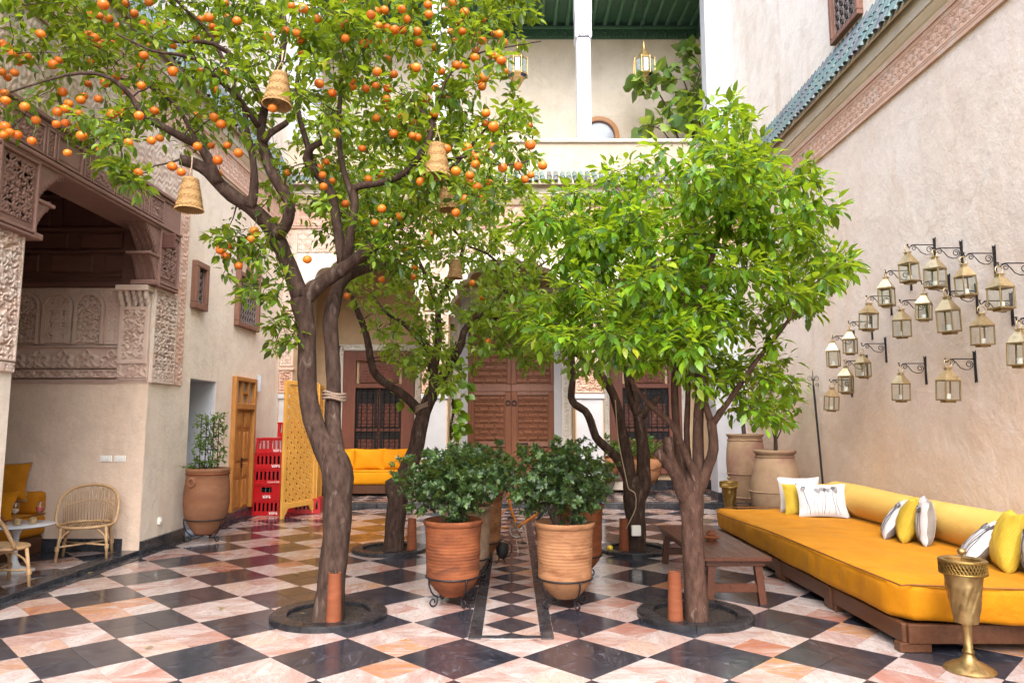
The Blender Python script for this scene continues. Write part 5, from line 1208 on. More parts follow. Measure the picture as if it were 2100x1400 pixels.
# ------------------------------------------------------------------ low table with clay ashtray
ct = thing('coffee_table', 'low dark wood table with splayed legs beside the daybed', 'table', (1.97, 7.42, 0))
MB().box((0,0,.395), (.60,2.02,.035), bev=.005).build('table_top', M['table_wood'], ct)
for s in (-1, 1): MB().box((0, s*.93, .352), (.52,.04,.05), bev=.004).build('apron', M['table_wood'], ct)
for s in (-1, 1): MB().box((s*.24, 0, .352), (.035,1.80,.05), bev=.004).build('apron', M['table_wood'], ct)
for sx in (-1, 1):
    for sy in (-1, 1):
        mb = MB(); mb.add([(sx*.20+a*.033, sy*.90+b*.033, .378) for a in (-1,1) for b in (-1,1)]+[(sx*.235+a*.03, sy*.91+b*.03, 0) for a in (-1,1) for b in (-1,1)], [(0,1,3,2),(4,6,7,5),(0,4,5,1),(2,3,7,6),(0,2,6,4),(1,5,7,3)]); mb.build('leg', M['table_wood'], ct)
for s in (-1, 1): MB().box((0, s*.905, .135), (.42,.028,.075), bev=.004).build('stretcher', M['table_wood'], ct)
def tajine(loc, label):
    t = thing('ashtray', label, 'ashtray', loc, 0)
    MB().lathe([(0,.004),(.045,.002),(.05,.012),(.085,.028),(.088,.036),(.06,.042),(.04,.05),(.038,.062),(.0,.062)], 24).build('dish', M['terracotta'], t, 50)
    MB().lathe([(.052,.056),(.05,.066),(.03,.078),(.028,.092),(.0,.095)], 20).build('lid', M['terracotta'], t, 50)
tajine((2.0,7.35,.413), 'small clay tajine ashtray on the low wooden table')

# ------------------------------------------------------------------ brass standing ashtrays
def brass_stand(loc, label, m='brass', h=.735, rz=0):
    t = thing('standing_ashtray', label, 'ashtray stand', loc, rz, 'brass standing ashtrays')
    k = h/.735
    MB().lathe([(0,.0),(.148*k,.0),(.150*k,.012),(.142*k,.020),(.12*k,.034),(.085*k,.05),(.05*k,.07),(.034*k,.095),(.03*k,.11)], 40, fn=lambda r, z, a: r*(1+(.012*math.sin(14*a) if .02 < z < .06 else 0))).build('foot', M[m], t, 40)
    MB().lathe([(.033,.11),(.036,.116),(.036,.124),(.028,.135),(.026,.22),(.031,.285),(.040,.296),(.040,.302)], 28).build('stem', M[m], t, 40)
    MB().lathe([(.0,.300),(.068,.300),(.071,.306)]+[(.0735+.0375*i/24, .325+.255*i/24) for i in range(25)]+[(.118,.625),(.118,.64),(.0,.63)], 96, fn=lambda r, z, a: r*(1+(.06*max(0, math.sin(7*(a-(z-.35)*3.4)))**.5*min(1, (z-.35)/.03, (.56-z)/.03) if .35 < z < .56 else 0))).build('cup', M[m], t, 30)
    mb = MB(); mb.ring((0,0,.612), .136, .007, 40, 6).ring((0,0,.690), .136, .008, 40, 6)
    for i in range(40):
        a = 2*math.pi*i/40; b = a+.157
        for (za, zb) in ((.612,.65),(.65,.69),(.65,.612),(.69,.65)): mb.tube([(.136*math.cos(a), .136*math.sin(a), za), (.136*math.cos((a+b)/2), .136*math.sin((a+b)/2), (za+zb)/2+.004), (.136*math.cos(b), .136*math.sin(b), zb)], .0042, 4)
    mb.build('pierced_collar', M['brass_dark' if m == 'brass' else m], t, 60)
    MB().lathe([(.125,.605),(.125,.612),(.0,.612)], 40).build('collar_floor', M[m], t)
    MB().lathe([(.136,.694),(.128,.700),(.112,.698),(.104,.690),(.108,.664),(.0,.655)], 40).build('bowl', M[m], t, 40)
    MB().lathe([(.005,.655),(.005,.725),(.018,.728),(.026,.742),(.026,.752),(.016,.764),(.0,.766)], 20).build('knob', M[m], t, 60)
    return t
brass_stand((2.94,4.80,.0), 'tall engraved brass ashtray stand in front of the daybed corner')
brass_stand((3.30,11.05,.0), 'small dull brass ashtray stand beyond the far end of the daybed', 'brass_dark')

# ------------------------------------------------------------------ lanterns on brackets along the right wall
def make_lantern():
    t = thing('lantern', '', 'lantern', (0,0,0), 0, 'brass lanterns hung on the right wall'); a = .066; zb, zt = .0, .175
    MB().box((0,0,-.006), (.145,.145,.016), bev=.003).box((0,0,-.022), (.09,.09,.02), bev=.003).build('base', M['brass_post'], t)
    for sx in (-1,1):
        for sy in (-1,1): MB().box((sx*a, sy*a, .085), (.012,.012,.17), bev=.002).build('corner_post', M['brass_post'], t)
    top = MB()
    for s in (-1,1): top.box((0, s*a, .172), (.142,.012,.012)).box((s*a, 0, .172), (.012,.12,.012))
    top.build('top_frame', M['brass_post'], t)
    for s in (-1,1):
        MB().box((0, s*a, .085), (.12,.0025,.16)).build('pane', M['glass'], t); MB().box((s*a, 0, .085), (.0025,.12,.16)).build('pane', M['glass'], t)
    b, c = .076, .024; rf = MB(); rf.add([(-b,-b,.178),(b,-b,.178),(b,b,.178),(-b,b,.178),(-c,-c,.268),(c,-c,.268),(c,c,.268),(-c,c,.268)], [(0,1,5,4),(1,2,6,5),(2,3,7,6),(3,0,4,7),(4,5,6,7),(3,2,1,0)])
    rf.build('roof', M['brass_lamp'], t)
    MB().box((0,0,.278), (.046,.046,.022), bev=.003).box((0,0,.292), (.064,.064,.007), bev=.002).build('collar', M['brass_lamp'], t)
    MB().ring((0,0,.332), .036, .0048, 22, 6, Matrix.Rotation(math.pi/2, 3, 'X')).build('ring_handle', M['brass_lamp'], t, 180)
    MB().lathe([(0,.003),(.024,.003),(.024,.052),(.0,.05)], 16).build('candle', M['wax'], t, 40)
    return t
def make_bracket():
    t = thing('lantern_bracket', '', 'bracket', (0,0,0), 0, 'iron lantern brackets on the right wall')
    # local: wall at x=0, arm towards -x, arm height z=0
    MB().prism([(-.016,-.17),(-.008,-.14),(0,-.16),(.008,-.14),(.016,-.17),(.014,0),(.02,.14),(.006,.10),(0,.13),(-.006,.10),(-.02,.14),(-.014,0)], (.0,0,-.03), (0,1,0), (0,0,1), (-1,0,0), .010).build('wall_plate', M['iron'], t)
    mb = MB().tube([(-.005,0,.03),(-.22,0,.03),(-.25,0,.025),(-.272,0,-.0),(-.285,0,.0),(-.292,0,.03)], .0055, 6); mb.box((-.292,0,.034), (.016,.016,.008)); mb.build('arm', M['iron'], t, 60)
    mb = MB().tube(spiral((-.062,0,-.022), (1,0,0), (0,0,1), .012, .040, 2.0, -1.5, 18)+[Vector(q) for q in ((-.06,0,-.072),(-.10,0,-.075),(-.15,0,-.055),(-.185,0,-.01),(-.215,0,.022))], .0045, 5)
    mb.tube(spiral((-.228,0,-.005), (1,0,0), (0,0,1), .008, .030, 0, 1.4, 16), .004, 5); mb.build('scroll', M['iron'], t, 180)
    return t
LP = [((1865,555),'lantern with pierced roof, leftmost of the topmost lantern row'), ((1917,565),'second lantern from the left in the topmost row'), ((1981,580),'third lantern from the left in the topmost row'), ((2052,605),'rightmost lantern of the topmost row, near the picture edge'),
 ((1818,605),'lantern half covered by a leafy branch tip, below the top row'), ((1893,632),'lantern just below the gap between the first two top lanterns'), ((1946,655),'lantern hanging just below the second lantern of the top row'), ((2014,680),'lantern hanging below and between the two rightmost top lanterns'), ((2090,720),'lantern cut off by the right edge of the picture'),
 ((1780,655),'lantern touching the branch tips, left of the middle lanterns'), ((1849,668),'lantern in the middle of the cluster below the leftmost top one'), ((1743,705),'lantern partly behind citrus leaves at the left of the cluster'), ((1709,732),'small looking lantern furthest left in the upper part of the cluster'), ((1770,752),'lantern with its bracket plate showing clear of the leaves on the left'), ((1734,785),'lantern second from the bottom on the far left'), ((1704,822),'lowest lantern on the far left, beside the iron pole'), ((1847,798),'lower lantern on its own bracket, left of the lowest right pair'), ((1943,795),'lower lantern on its own bracket, right of the lowest pair')]
lan0 = make_lantern(); br0 = make_bracket(); LX = 4.21
for i, ((x, y), lab) in enumerate(LP):
    u, v = x-1050, y-700; tt = LX/u; Y = (CAM_F*_c+v*_s)*tt; Z = (CAM_F*_s-v*_c)*tt+CAM_H
    big = 1.0+.08*math.sin(i*2.3); l = lan0 if i == 0 else copy_tree(lan0); b = br0 if i == 0 else copy_tree(br0)
    l.location = (LX, Y, Z-.11); l.scale = (big, big, big*(1+.05*math.cos(i*3.1))); l.rotation_euler = (random.gauss(0,.035), random.gauss(0,.035), R(28)+random.uniform(-.5,.5)); l['label'] = ('brass '+lab) if not lab.startswith('brass') else lab
    b.location = (4.499, Y, Z-.11+.36); b['label'] = ' '.join(('iron bracket of the '+lab).replace(',', '').split()[:16])
pl = MB().tube([(4.44,10.3,0),(4.42,10.36,1.0),(4.40,10.44,2.12)], .016, 8); 
pole = thing('iron_pole', 'tall black iron pole with scroll finial leaning against the right wall', 'pole', (0,0,0)); pl.build('shaft', M['iron'], pole, 60)
mb = MB().tube([(4.40,10.44,2.1),(4.40,10.45,2.36)], [.012,.002], 6)
for s in (-1,1):
    mb.tube(spiral((4.40+s*.045,10.44,2.22), (s,0,0), (0,0,1), .01, .042, 0, 1.3, 16)+[Vector((4.40,10.44,2.16))], .004, 5); mb.tube(spiral((4.40+s*.05,10.44,2.13), (s,0,0), (0,0,-1), .008, .03, 0, 1.2, 14), .004, 5)
mb.build('finial', M['iron'], pole, 60)

# ------------------------------------------------------------------ pots, jars and urns
def stand(loc, r, zr, label, legs=4, foot=.045, rz=0, m='iron'):
    t = thing('pot_stand', label, 'stand', loc, rz, 'iron pot stands')
    MB().ring((0,0,zr), r, .008, 36, 6).build('hoop', M[m], t, 180)
    for k in range(legs):
        a = 2*math.pi*k/legs; d = Vector((math.cos(a), math.sin(a), 0)); Zv = Vector((0,0,1)); rl = r*.62
        pts = [d*r+Zv*zr, d*(r*.99)+Zv*(zr*.8), d*(r*.86)+Zv*(zr*.5), d*rl*1.02+Zv*(.085)]
        sp, _ = smooth_path(pts, [1]*4, .02); sc = spiral(d*(rl+foot*1.1)+Zv*(foot+.008), -d, -Zv, foot, foot*.35, -.3, 1.15, 16)
        MB().tube(sp+sc, .0075, 6).build('leg', M[m], t, 180)
    mb = MB()
    for k in range(legs): a = 2*math.pi*k/legs; mb.tube([(0,0,.085), (r*.62*math.cos(a), r*.62*math.sin(a), .085)], .006, 6)
    mb.build('brace', M[m], t); return t
def ribbed_pot(t, m, R0=.262, top=.735, zb=.085):
    prof = []
    N_ = 110
    for i in range(N_+1):
        z = zb+(top-.05-zb)*i/N_; f = (z-zb)/(top-zb)
        r = R0*(.40+.50*math.sin(min(1, f/.30)*math.pi/2)) if f < .30 else R0*(.90+.06*(f-.3)/.7)
        if f > .26: r += .0010*math.sin(z*2*math.pi/.0275)*(1+.5*math.sin(z*17))+.002*math.sin(z*31)
        prof.append((r, z))
    MB().lathe([(0,zb)]+prof, 48).build('pot', M[m], t, 60)
    MB().lathe([(R0*.955,top-.055),(R0*1.0,top-.045),(R0*1.03,top-.02),(R0*1.02,top-.004),(R0*.98,top),(R0*.93,top-.01),(R0*.90,top-.09),(R0*.88,top-.12),(0,top-.10)], 48).build('rim', M[m], t, 60)
    MB().lathe([(R0*.9,top-.085),(R0*.5,top-.06),(0,top-.055)], 24).build('soil', M['soil'], t, 180)
def shrub_foliage(t, c, rad, n, size, leaf, per=9, nobj=120, w=1.1, stems=7, z0=.65, bark='bark_dark', spread=.02):
    limbs = []
    for k in range(stems):
        a = 2*math.pi*k/stems+random.uniform(-.4,.4); q = Vector((math.cos(a), math.sin(a), 0)); limbs.append(([Vector((q.x*.05, q.y*.05, z0-.05)), Vector((q.x*rad[0]*.25, q.y*rad[1]*.25, z0+.12)), Vector((c[0]+q.x*rad[0]*.45, c[1]+q.y*rad[1]*.45, c[2]))], [.010,.008,.005]))
    at = []
    while len(at) < n:
        v = RNG.normal(0,1,3); v /= np.linalg.norm(v); f = RNG.random()**.45; p = Vector((c[0]+v[0]*rad[0]*f*(1+.15*math.sin(5*v[1]+3*v[2])), c[1]+v[1]*rad[1]*f, c[2]+v[2]*rad[2]*f*(1+.12*math.sin(6*v[0]))))
        at.append(p)
    tr, tw, tips = grow(limbs, at, .002); tr.build('stems', M[bark], t, 180); tw.build('twigs', M[bark], t, 180, 'stuff')
    pos, dr, nr, sz = [], [], [], []
    for a, d, pts in tips:
        d = d/(np.linalg.norm(d)+1e-9); d = d+np.array((0,0,.5)); d /= np.linalg.norm(d); u = np.cross(d, (.3,.5,.8)); u /= np.linalg.norm(u); v = np.cross(d, u); k0 = RNG.random()*6; n_ = max(4, RNG.poisson(per))
        for i in range(n_):
            an = k0+i*2.4; el = .25+.5*RNG.random(); e = d*el+(u*math.cos(an)+v*math.sin(an)); q = a-d*.05*(i/n_) if i < n_*.7 else pts[RNG.integers(len(pts)//3, len(pts))]
            pos.append(q); dr.append(e/np.linalg.norm(e)); nr.append(d+RNG.normal(0,.15,3)); sz.append(size*RNG.uniform(.65,1.2))
    pos, dr, nr, sz = map(np.array, (pos, dr, nr, sz)); wy = pos[:,1]+t.location[1]; o = np.argsort(wy/sz); a, b = o[:nobj], o[nobj:]
    if nobj: leaf_objects(pos[a], dr[a], nr[a], sz[a], M[leaf], t, w)
    leaf_cloud('foliage', pos[b], dr[b], nr[b], sz[b], M[leaf], t, w)
SG = 'shrubs in ribbed terracotta pots'
for (x, y, m, lab, slab_, c, rad, n, top) in (
    (-.52,6.47,'terracotta','dense dark green shrub in an orange ribbed pot, front left of the path','iron stand under the front left orange pot', (-.03,0,1.06),(.50,.44,.34), 470, .735),
    (.46,6.40,'terracotta_pale','dense dark green shrub in a pale ribbed pot, front right of the path','iron stand under the front right pale pot', (-.05,0,1.08),(.50,.44,.37), 470, .725),
    (-.46,7.32,'terracotta_old','shrub in a dark weathered pot right behind the front left pot','iron stand under the dark weathered pot', (.05,0,1.08),(.40,.40,.32), 240, .76),
    (-.36,8.30,'terracotta_pale','shrub in the third pot back on the left of the path','iron stand under the third pot on the left', (.08,0,1.05),(.40,.40,.32), 200, .82),
    (.68,7.48,'terracotta','shrub in an orange pot mostly hidden behind the front right pot','iron stand under the hidden orange pot on the right', (.0,0,1.06),(.40,.40,.34), 220, .76)):
    t = thing('potted_shrub', lab, 'potted shrub', (x, y, 0), random.uniform(0,6)*0, SG); ribbed_pot(t, m, .258, top)
    shrub_foliage(t, c, rad, int(n*1.25), .050, 'leaf_shrub', 11, 120 if y < 7 else 40, 1.15)
    stand((x, y, 0), .236, .25, slab_, 4 if y < 7 else 3, .042, R(45)+random.uniform(-.4,.2))
# weathered jar by the left wall with a climber on a trellis
jr = thing('jar_planter', 'tall weathered clay jar with ring handle and trellised climber by the left wall', 'planter', (-4.13, 9.85, 0))
MB().lathe([(0,.10),(.13,.10),(.16,.13),(.225,.24),(.275,.36),(.295,.50),(.292,.66),(.278,.80),(.268,.90),(.274,.92),(.282,.935),(.284,.965),(.278,.972),(.262,.972),(.255,.93),(.24,.90),(0,.91)], 48, fn=lambda r, z, a: r*(1+.008*math.sin(3*a+9*z)+.006*math.sin(5*a-14*z))).build('jar', M['terracotta_jar'], jr, 60)
MB().lathe([(.272,.885),(.284,.893),(.284,.905),(.27,.915)], 48).build('collar_band', M['terracotta'], jr, 60)
a_ = R(248); c_ = Vector((math.cos(a_)*.275, math.sin(a_)*.275, .79)); MB().ring(c_, .052, .023, 20, 10, (Matrix.Rotation(a_+math.pi/2, 3, 'Z')@Matrix.Rotation(math.pi/2, 3, 'X'))).build('ring_handle', M['terracotta_jar'], jr, 180)
MB().lathe([(.26,.915),(0,.93)], 24).build('soil', M['soil'], jr)
tl = MB()
for k in range(4):
    a = R(45+90*k); tl.tube([(.12*math.cos(a), .12*math.sin(a), .9), (.12*math.cos(a), .12*math.sin(a), 1.66)], .006, 5)
for z in (1.05,1.22,1.39,1.56): tl.ring((0,0,z), .12, .004, 20, 5)
tl.build('trellis', M['iron'], jr, 60)
at = [Vector((.17*math.cos(q[0])*q[2], .17*math.sin(q[0])*q[2], 1.0+q[1]*.72)) for q in zip(RNG.random(150)*6.28, RNG.random(150)**.8, .6+.7*RNG.random(150))]+[Vector((random.uniform(-.28,.2), random.uniform(-.2,.1), random.uniform(.97,1.08))) for _ in range(25)]
tr, tw, tips = grow([([Vector((.03,.02,.9)), Vector((-.03,.03,1.2)), Vector((.02,-.02,1.6))], [.007,.005,.003]), ([Vector((-.04,-.02,.9)), Vector((.05,-.05,1.25)), Vector((-.05,.0,1.6))], [.007,.005,.003])], at, .0018)
tr.build('stems', M['bark_dark'], jr, 180); tw.build('twigs', M['bark_dark'], jr, 180, 'stuff'); q = foliage(tips, 6, .05, .02, .1); o_ = np.argsort(q[0][:,1]/q[3]); leaf_objects(*[z[o_[:60]] for z in q], M['leaf_jasmine'], jr, 1.1); leaf_cloud('foliage', *[z[o_[60:]] for z in q], M['leaf_jasmine'], jr, 1.1)
stand((-4.13,9.85,0), .275, .30, 'three legged iron stand under the weathered clay jar', 3, .045, R(215))
# two big sandy urns with plants in the right corner
def urn(loc, label, kind, z0=0):
    t = thing('urn_planter', label, 'urn', loc, 0, 'big clay urns in the right corner'); k = 1.0
    if kind == 0: pr = [(0,0),(.17,.0),(.20,.03),(.29,.18),(.355,.36),(.378,.52),(.37,.66),(.33,.86),(.285,1.03),(.27,1.07),(.272,1.10),(.30,1.125),(.312,1.15),(.305,1.172),(.28,1.175),(.255,1.15),(.25,1.08),(.0,1.07)]; bands = (.56, 1.075); rb = (.382, .277)
    else: pr = [(0,0),(.15,0),(.17,.02),(.235,.20),(.285,.42),(.315,.62),(.325,.80),(.315,1.0),(.29,1.16),(.28,1.20),(.30,1.23),(.315,1.25),(.31,1.27),(.28,1.27),(.262,1.22),(.25,1.15),(0,1.15)]; bands = (.60,1.165,.2); rb = (.318,.294,.238)
    MB().lathe(pr, 48, fn=lambda r, z, a: r*(1+.006*math.sin(2*a+5*z))).build('urn', M['urn'], t, 60)
    for z, r in zip(bands, rb):
        mb = MB()
        for i in range(64): a = 2*math.pi*i/64; mb.box((r*math.cos(a), r*math.sin(a), z), (.018,.026,.022), Matrix.Rotation(a, 3, 'Z')@Matrix.Rotation(.7, 3, 'X'), bev=.006)
        mb.build('rope_band', M['urn'], t, 50, 'stuff')
    MB().lathe([(.262,pr[-2][1]-.02),(0,pr[-2][1]+.0)], 20).build('soil', M['soil'], t)
    return t
def fig(t, limbs, ends, leaf='leaf_fig', size=.2, per=5, w=1.5, nobj=60, bark='bark', droop=.25, spread=.05):
    tr, tw, tips = grow(limbs, ends, .004); tr.build('trunk', M[bark], t, 180); tw.build('twigs', M[bark], t, 180, 'stuff'); q = foliage(tips, per, size, spread, droop, .6, .4); n = min(nobj, len(q[0])); o_ = np.argsort(q[0][:,1]/q[3])
    leaf_objects(*[z[o_[:n]] for z in q], M[leaf], t, w)
    if len(q[0]) > n: leaf_cloud('foliage', *[z[o_[n:]] for z in q], M[leaf], t, w)
V = Vector
u1 = urn((3.98,10.95,0), 'round bellied sandy urn nearest the far end of the daybed', 0)
fig(u1, [([V((0,0,1.0)), V((.02,0,1.35)), V((-.05,0,1.7)), V((-.02,0,2.1))], [.035,.03,.02,.012]), ([V((.01,0,1.3)), V((.10,0,1.45)), V((.13,0,1.75))], [.012,.009,.006])], [V((random.uniform(-.32,.32), random.uniform(-.3,.25), random.uniform(1.55,2.25))) for _ in range(40)], 'leaf_lemon', .13, 6, 1.15, 80)
u2 = urn((4.02,12.45,.12), 'slimmer sandy urn with pink stain, behind the round bellied urn', 1)
fig(u2, [([V((0,0,1.1)), V((-.03,0,1.6)), V((-.06,0,2.1)), V((0,0,2.6))], [.04,.035,.03,.015])], [V((random.uniform(-.4,.4), random.uniform(-.4,.3), random.uniform(2.0,2.7))) for _ in range(34)], 'leaf_lemon', .13, 6, 1.15, 40)
stand((4.02,12.45,0), .25, .24, 'low iron stand under the slimmer sandy urn', 3, .04, .4)

# clay tubes at the foot of each tree
def clay_tube(x, y, label, h=.39, r=.052, z=.02):
    t = thing('clay_tube', label, 'clay tube', (x, y, z), 0, 'clay light tubes by the trees')
    MB().lathe([(r*1.16,0),(r*1.15,.04),(r*1.08,h*.35),(r*1.02,h*.7),(r*.96,h*.97),(r*.98,h),(r*.86,h),(r*.84,h*.7),(r*.84,.02)], 32, fn=lambda r_, z_, a: r_*(1+.004*math.sin(40*z_*6)+.006*math.sin(2*a+6*z_))).build('tube', M['tube_clay'], t, 50)
    MB().lathe([(r*.84,h*.45),(0,h*.45)], 20).build('lamp', M['dark'], t)
clay_tube(-1.395,5.80,'clay tube in front of the nearest orange tree trunk'); clay_tube(1.285,5.83,'clay tube left of the bright green tree trunk')
clay_tube(-1.23,9.0,'clay tube beside the thick trunk at the back left'); clay_tube(1.37,8.98,'clay tube beside the back right trunk with the white box')

# ------------------------------------------------------------------ hanging wicker lamps
def lamp_shade():
    t = thing('wicker_lamp', '', 'lamp', (0,0,0), 0, 'wicker lamps hung in the trees'); prof = []
    for i in range(61): f = i/60; prof.append((.062+.056*(1-f)**.9+.0028*math.sin(f*60*math.pi/1.5), .0+.285*f))
    full = prof+[(.0,.286)]
    MB().lathe(full, 36, fn=lambda r, z, a: r+.0022*math.cos(18*a)*(1 if int(z/.0095) % 2 else -1)).build('shade', M['wicker'], t, 180)
    MB().lathe([(q[0]-.006, q[1]) for q in prof[::6]], 36).build('lining', M['wicker'], t, 180)
    mb = MB()
    for i in range(40): a = 2*math.pi*i/40; mb.tube([(.118*math.cos(a), .118*math.sin(a), .002), (.122*math.cos(a+.06), .122*math.sin(a+.06), -.006), (.112*math.cos(a+.12), .112*math.sin(a+.12), .004)], .005, 4)
    for k in range(5): mb.ring((0,0,.05), .02+.02*k, .003, 20, 4)
    for i in range(12): a = math.pi*i/6; mb.tube([(0,0,.05),(.115*math.cos(a), .115*math.sin(a), .04)], .003, 4)
    mb.build('woven_rim', M['wicker_strand'], t, 180)
    mb = MB()
    for s in (-1,1): mb.tube([(s*.045,0,.275),(s*.03,0,.34),(0,0,.40),(.004*s,0,.50)], .004, 5)
    mb.build('cord', M['string'], t, 180); return t
lm0 = lamp_shade()
LM = [(568,215,4.95,.08,'wicker lamp highest in the orange tree, seen from below, left of centre'), (388,430,5.3,.0,'wicker lamp hanging lowest at the left, off the sawn orange branch'), (895,360,5.2,.0,'wicker lamp hanging in the right part of the orange tree crown'), (921,430,5.9,.0,'wicker lamp half hidden in leaves just below another wicker lamp'), (933,570,7.75,.0,'small looking wicker lamp above the great door'), (1052,655,9.0,.1,'wicker lamp mostly hidden by leaves in front of the great door top'), (1135,655,9.3,0,'wicker lamp hidden among leaves right of the great door'), (1310,730,8.8,0,'wicker lamp hidden inside the bright green tree')]
for i, (x, y, d, tl_, lab) in enumerate(LM):
    l = lm0 if i == 0 else copy_tree(lm0); l.location = P(x, y, d); l.scale = (.86,.86,.86) if i != 4 else (.72,.72,.72); l.rotation_euler = (tl_, random.uniform(-.05,.05), random.random()*6); l['label'] = lab

# ------------------------------------------------------------------ things by the left wall
sw = thing('light_switch', 'left white switch plate on the alcove wall', 'switch', (-4.96, 8.845, 1.145), 0, 'switch plates'); MB().box((0,-.006,0), (.14,.014,.075), bev=.004).build('plate', M['plastic'], sw)
for k in range(3): MB().box((-.03+.03*k,-.016,0), (.026,.008,.04), bev=.002).build('rocker', M['plastic'], sw)
sw2 = copy_tree(sw, (-4.79, 8.845, 1.145), 0, 'right white switch plate on the alcove wall')
sk = thing('wall_socket', 'small white socket low on the cream wall behind the jar', 'socket', (-4.495, 9.30, .34)); MB().box((.01,0,0), (.03,.07,.09), bev=.008).build('plate', M['plastic'], sk); MB().box((.028,0,.01), (.012,.035,.035), bev=.004).build('plug', M['plastic'], sk)
wl = thing('wall_light', 'white tubular wall light beside the narrow orange door', 'wall lamp', (-4.46, 12.60, 2.13)); MB().lathe([(0,0),(.045,0),(.045,.28),(0,.28)], 16).build('tube', M['white'], wl, 40); MB().box((-.02,0,.14), (.04,.05,.10)).build('mount', M['plastic'], wl)
# red bottle crates
def scribble(o, U, V, N, w, h):
    """looping white script strokes"""
    o, U, V, N = V_(o), V_(U), V_(V), V_(N); mb = MB()
    def st(pts): mb.tube([o+U*(p[0]*w)+V*(p[1]*h)+N*.002 for p in pts], .0062, 4)
    st([(0,.95),(.06,.6),(.16,.3),(.2,.05),(.05,.1)]); st([(.2,.95),(.14,.55),(.05,.25)]); st([(.28,.05),(.28,.95),(.42,.95)]); st([(.30,.5),(.42,.55),(.44,.1),(.28,.05)]); st([(.52,1),(.52,.05)]); st([(.62,.05),(.62,.9),(.76,.9)]); st([(.62,.48),(.75,.5)]); st([(.86,.05),(.85,.9),(1,.92)]); st([(.86,.5),(.98,.5),(.99,.1),(.86,.05)])
    return mb
V_ = Vector
def crate(loc, rz, label, front='slots', script='loop', full=True, w=.47, d=.34, h=.262):
    t = thing('bottle_crate', label, 'crate', loc, rz, 'red bottle crates beside the screen'); y = -d/2
    slots = [(-.175+.07*k, .048, .060 if k < 4 else .10, .20) for k in range(6)] if front == 'slots' else []
    xs = [-w/2, w/2]; mb = MB(); zs0, zs1 = (.075, .215) if slots else (.13, .215); 
    cut = [(a-.019, a+.019) for a, *_ in slots] if slots else [(-.09, .09)]
    mb.box((0,y,zs0/2), (w,.014,zs0)); mb.box((0,y,(zs1+h)/2), (w,.014,h-zs1)); xa = -w/2
    for a, b in cut+[(w/2, w/2)]:
        if a-xa > .001: mb.box(((xa+a)/2, y, (zs0+zs1)/2), (a-xa,.014,zs1-zs0))
        xa = b
    mb.box((0,d/2,h/2), (w,.014,h)); 
    for s in (-1,1): mb.box((s*(w/2-.007),0,h/2), (.014,d-.015,h-.004))
    mb.box((0,0,.01), (w-.03,d-.02,.014)); mb.build('shell', M['red_plastic'], t)
    MB().box((0,y-.008,h-.012), (w+.012,.016,.022), bev=.005).box((0,y-.006,.012), (w+.008,.014,.02), bev=.004).build('lip', M['red_plastic'], t)
    if not full:
        for s in (-1, 1): MB().box((s*.02,0,.13), (.01,d-.03,.2)).build('divider', M['red_plastic'], t)
    bt = MB().lathe([(0,0),(.027,0),(.029,.012),(.029,.12),(.026,.14),(.014,.185),(.013,.225),(.0,.226)], 12).mesh('bottle', M['bottle' if full else 'bottle_clear'], 60)
    for i in range(6):
        for j in range(3):
            o = obj('bottle', bt, t); o.location = (-.175+.07*i, -.10+.08*j, .018)
    if script == 'loop': scribble((.06,y-.008,.022), (1,0,0), (0,0,1), (0,-1,0), .14, .045).build('lettering', M['white_print'], t)
    elif script == 'mid': scribble((-.06,y-.008,.03), (1,0,0), (0,0,1), (0,-1,0), .13, .05).build('lettering', M['white_print'], t)
    elif script == 'latin':
        cu = bpy.data.curves.new('lettering', 'FONT'); cu.body = 'Coca-Cola'; cu.size = .055; cu.shear = .3; cu.extrude = .001; cu.space_character = .85
        to = bpy.data.objects.new('tmp', cu); COL.objects.link(to); dg = bpy.context.evaluated_depsgraph_get(); dg.update(); me = bpy.data.meshes.new_from_object(to.evaluated_get(dg)); bpy.data.objects.remove(to)
        me.materials.clear(); me.materials.append(M['white_print']); o = obj('lettering', me, t); o.rotation_euler = (math.pi/2,0,0); o.location = (.0,y-.009,.024)
    return t
cx, cy = -4.235, 12.68
crate((cx,cy,.0), .04, 'bottom red bottle crate of the tall stack', 'slots', 'loop')
crate((cx+.005,cy,.265), .03, 'red crate with a wide hand hole, second from the bottom of the stack', 'hole', 'mid')
crate((cx+.01,cy,.53), .05, 'third red crate up, the one lettered in Latin script', 'slots', 'latin')
crate((cx+.02,cy,.795), .04, 'fourth red crate up in the tall stack', 'slots', 'loop')
crate((cx+.035,cy,1.06), .05, 'top red crate of the front stack, full of empty clear bottles', 'slots', 'loop', False)
crate((cx+.26,cy+.42,1.33), .03, 'red crate sticking up behind the front stack', 'slots', '', False)
for k, q in enumerate(('on the floor at the bottom of the rear stack behind the screen', 'second from the floor in the rear stack behind the screen', 'third from the floor in the rear stack behind the screen', 'fourth from the floor in the rear stack behind the screen', 'just under the one sticking up behind the front stack')): crate((cx+.25,cy+.42,.266*k), .03, 'red crate '+q, 'slots', '')
crate((-3.62,12.95,0), .1, 'low red crate on the floor behind the foot of the screen', 'slots', '')
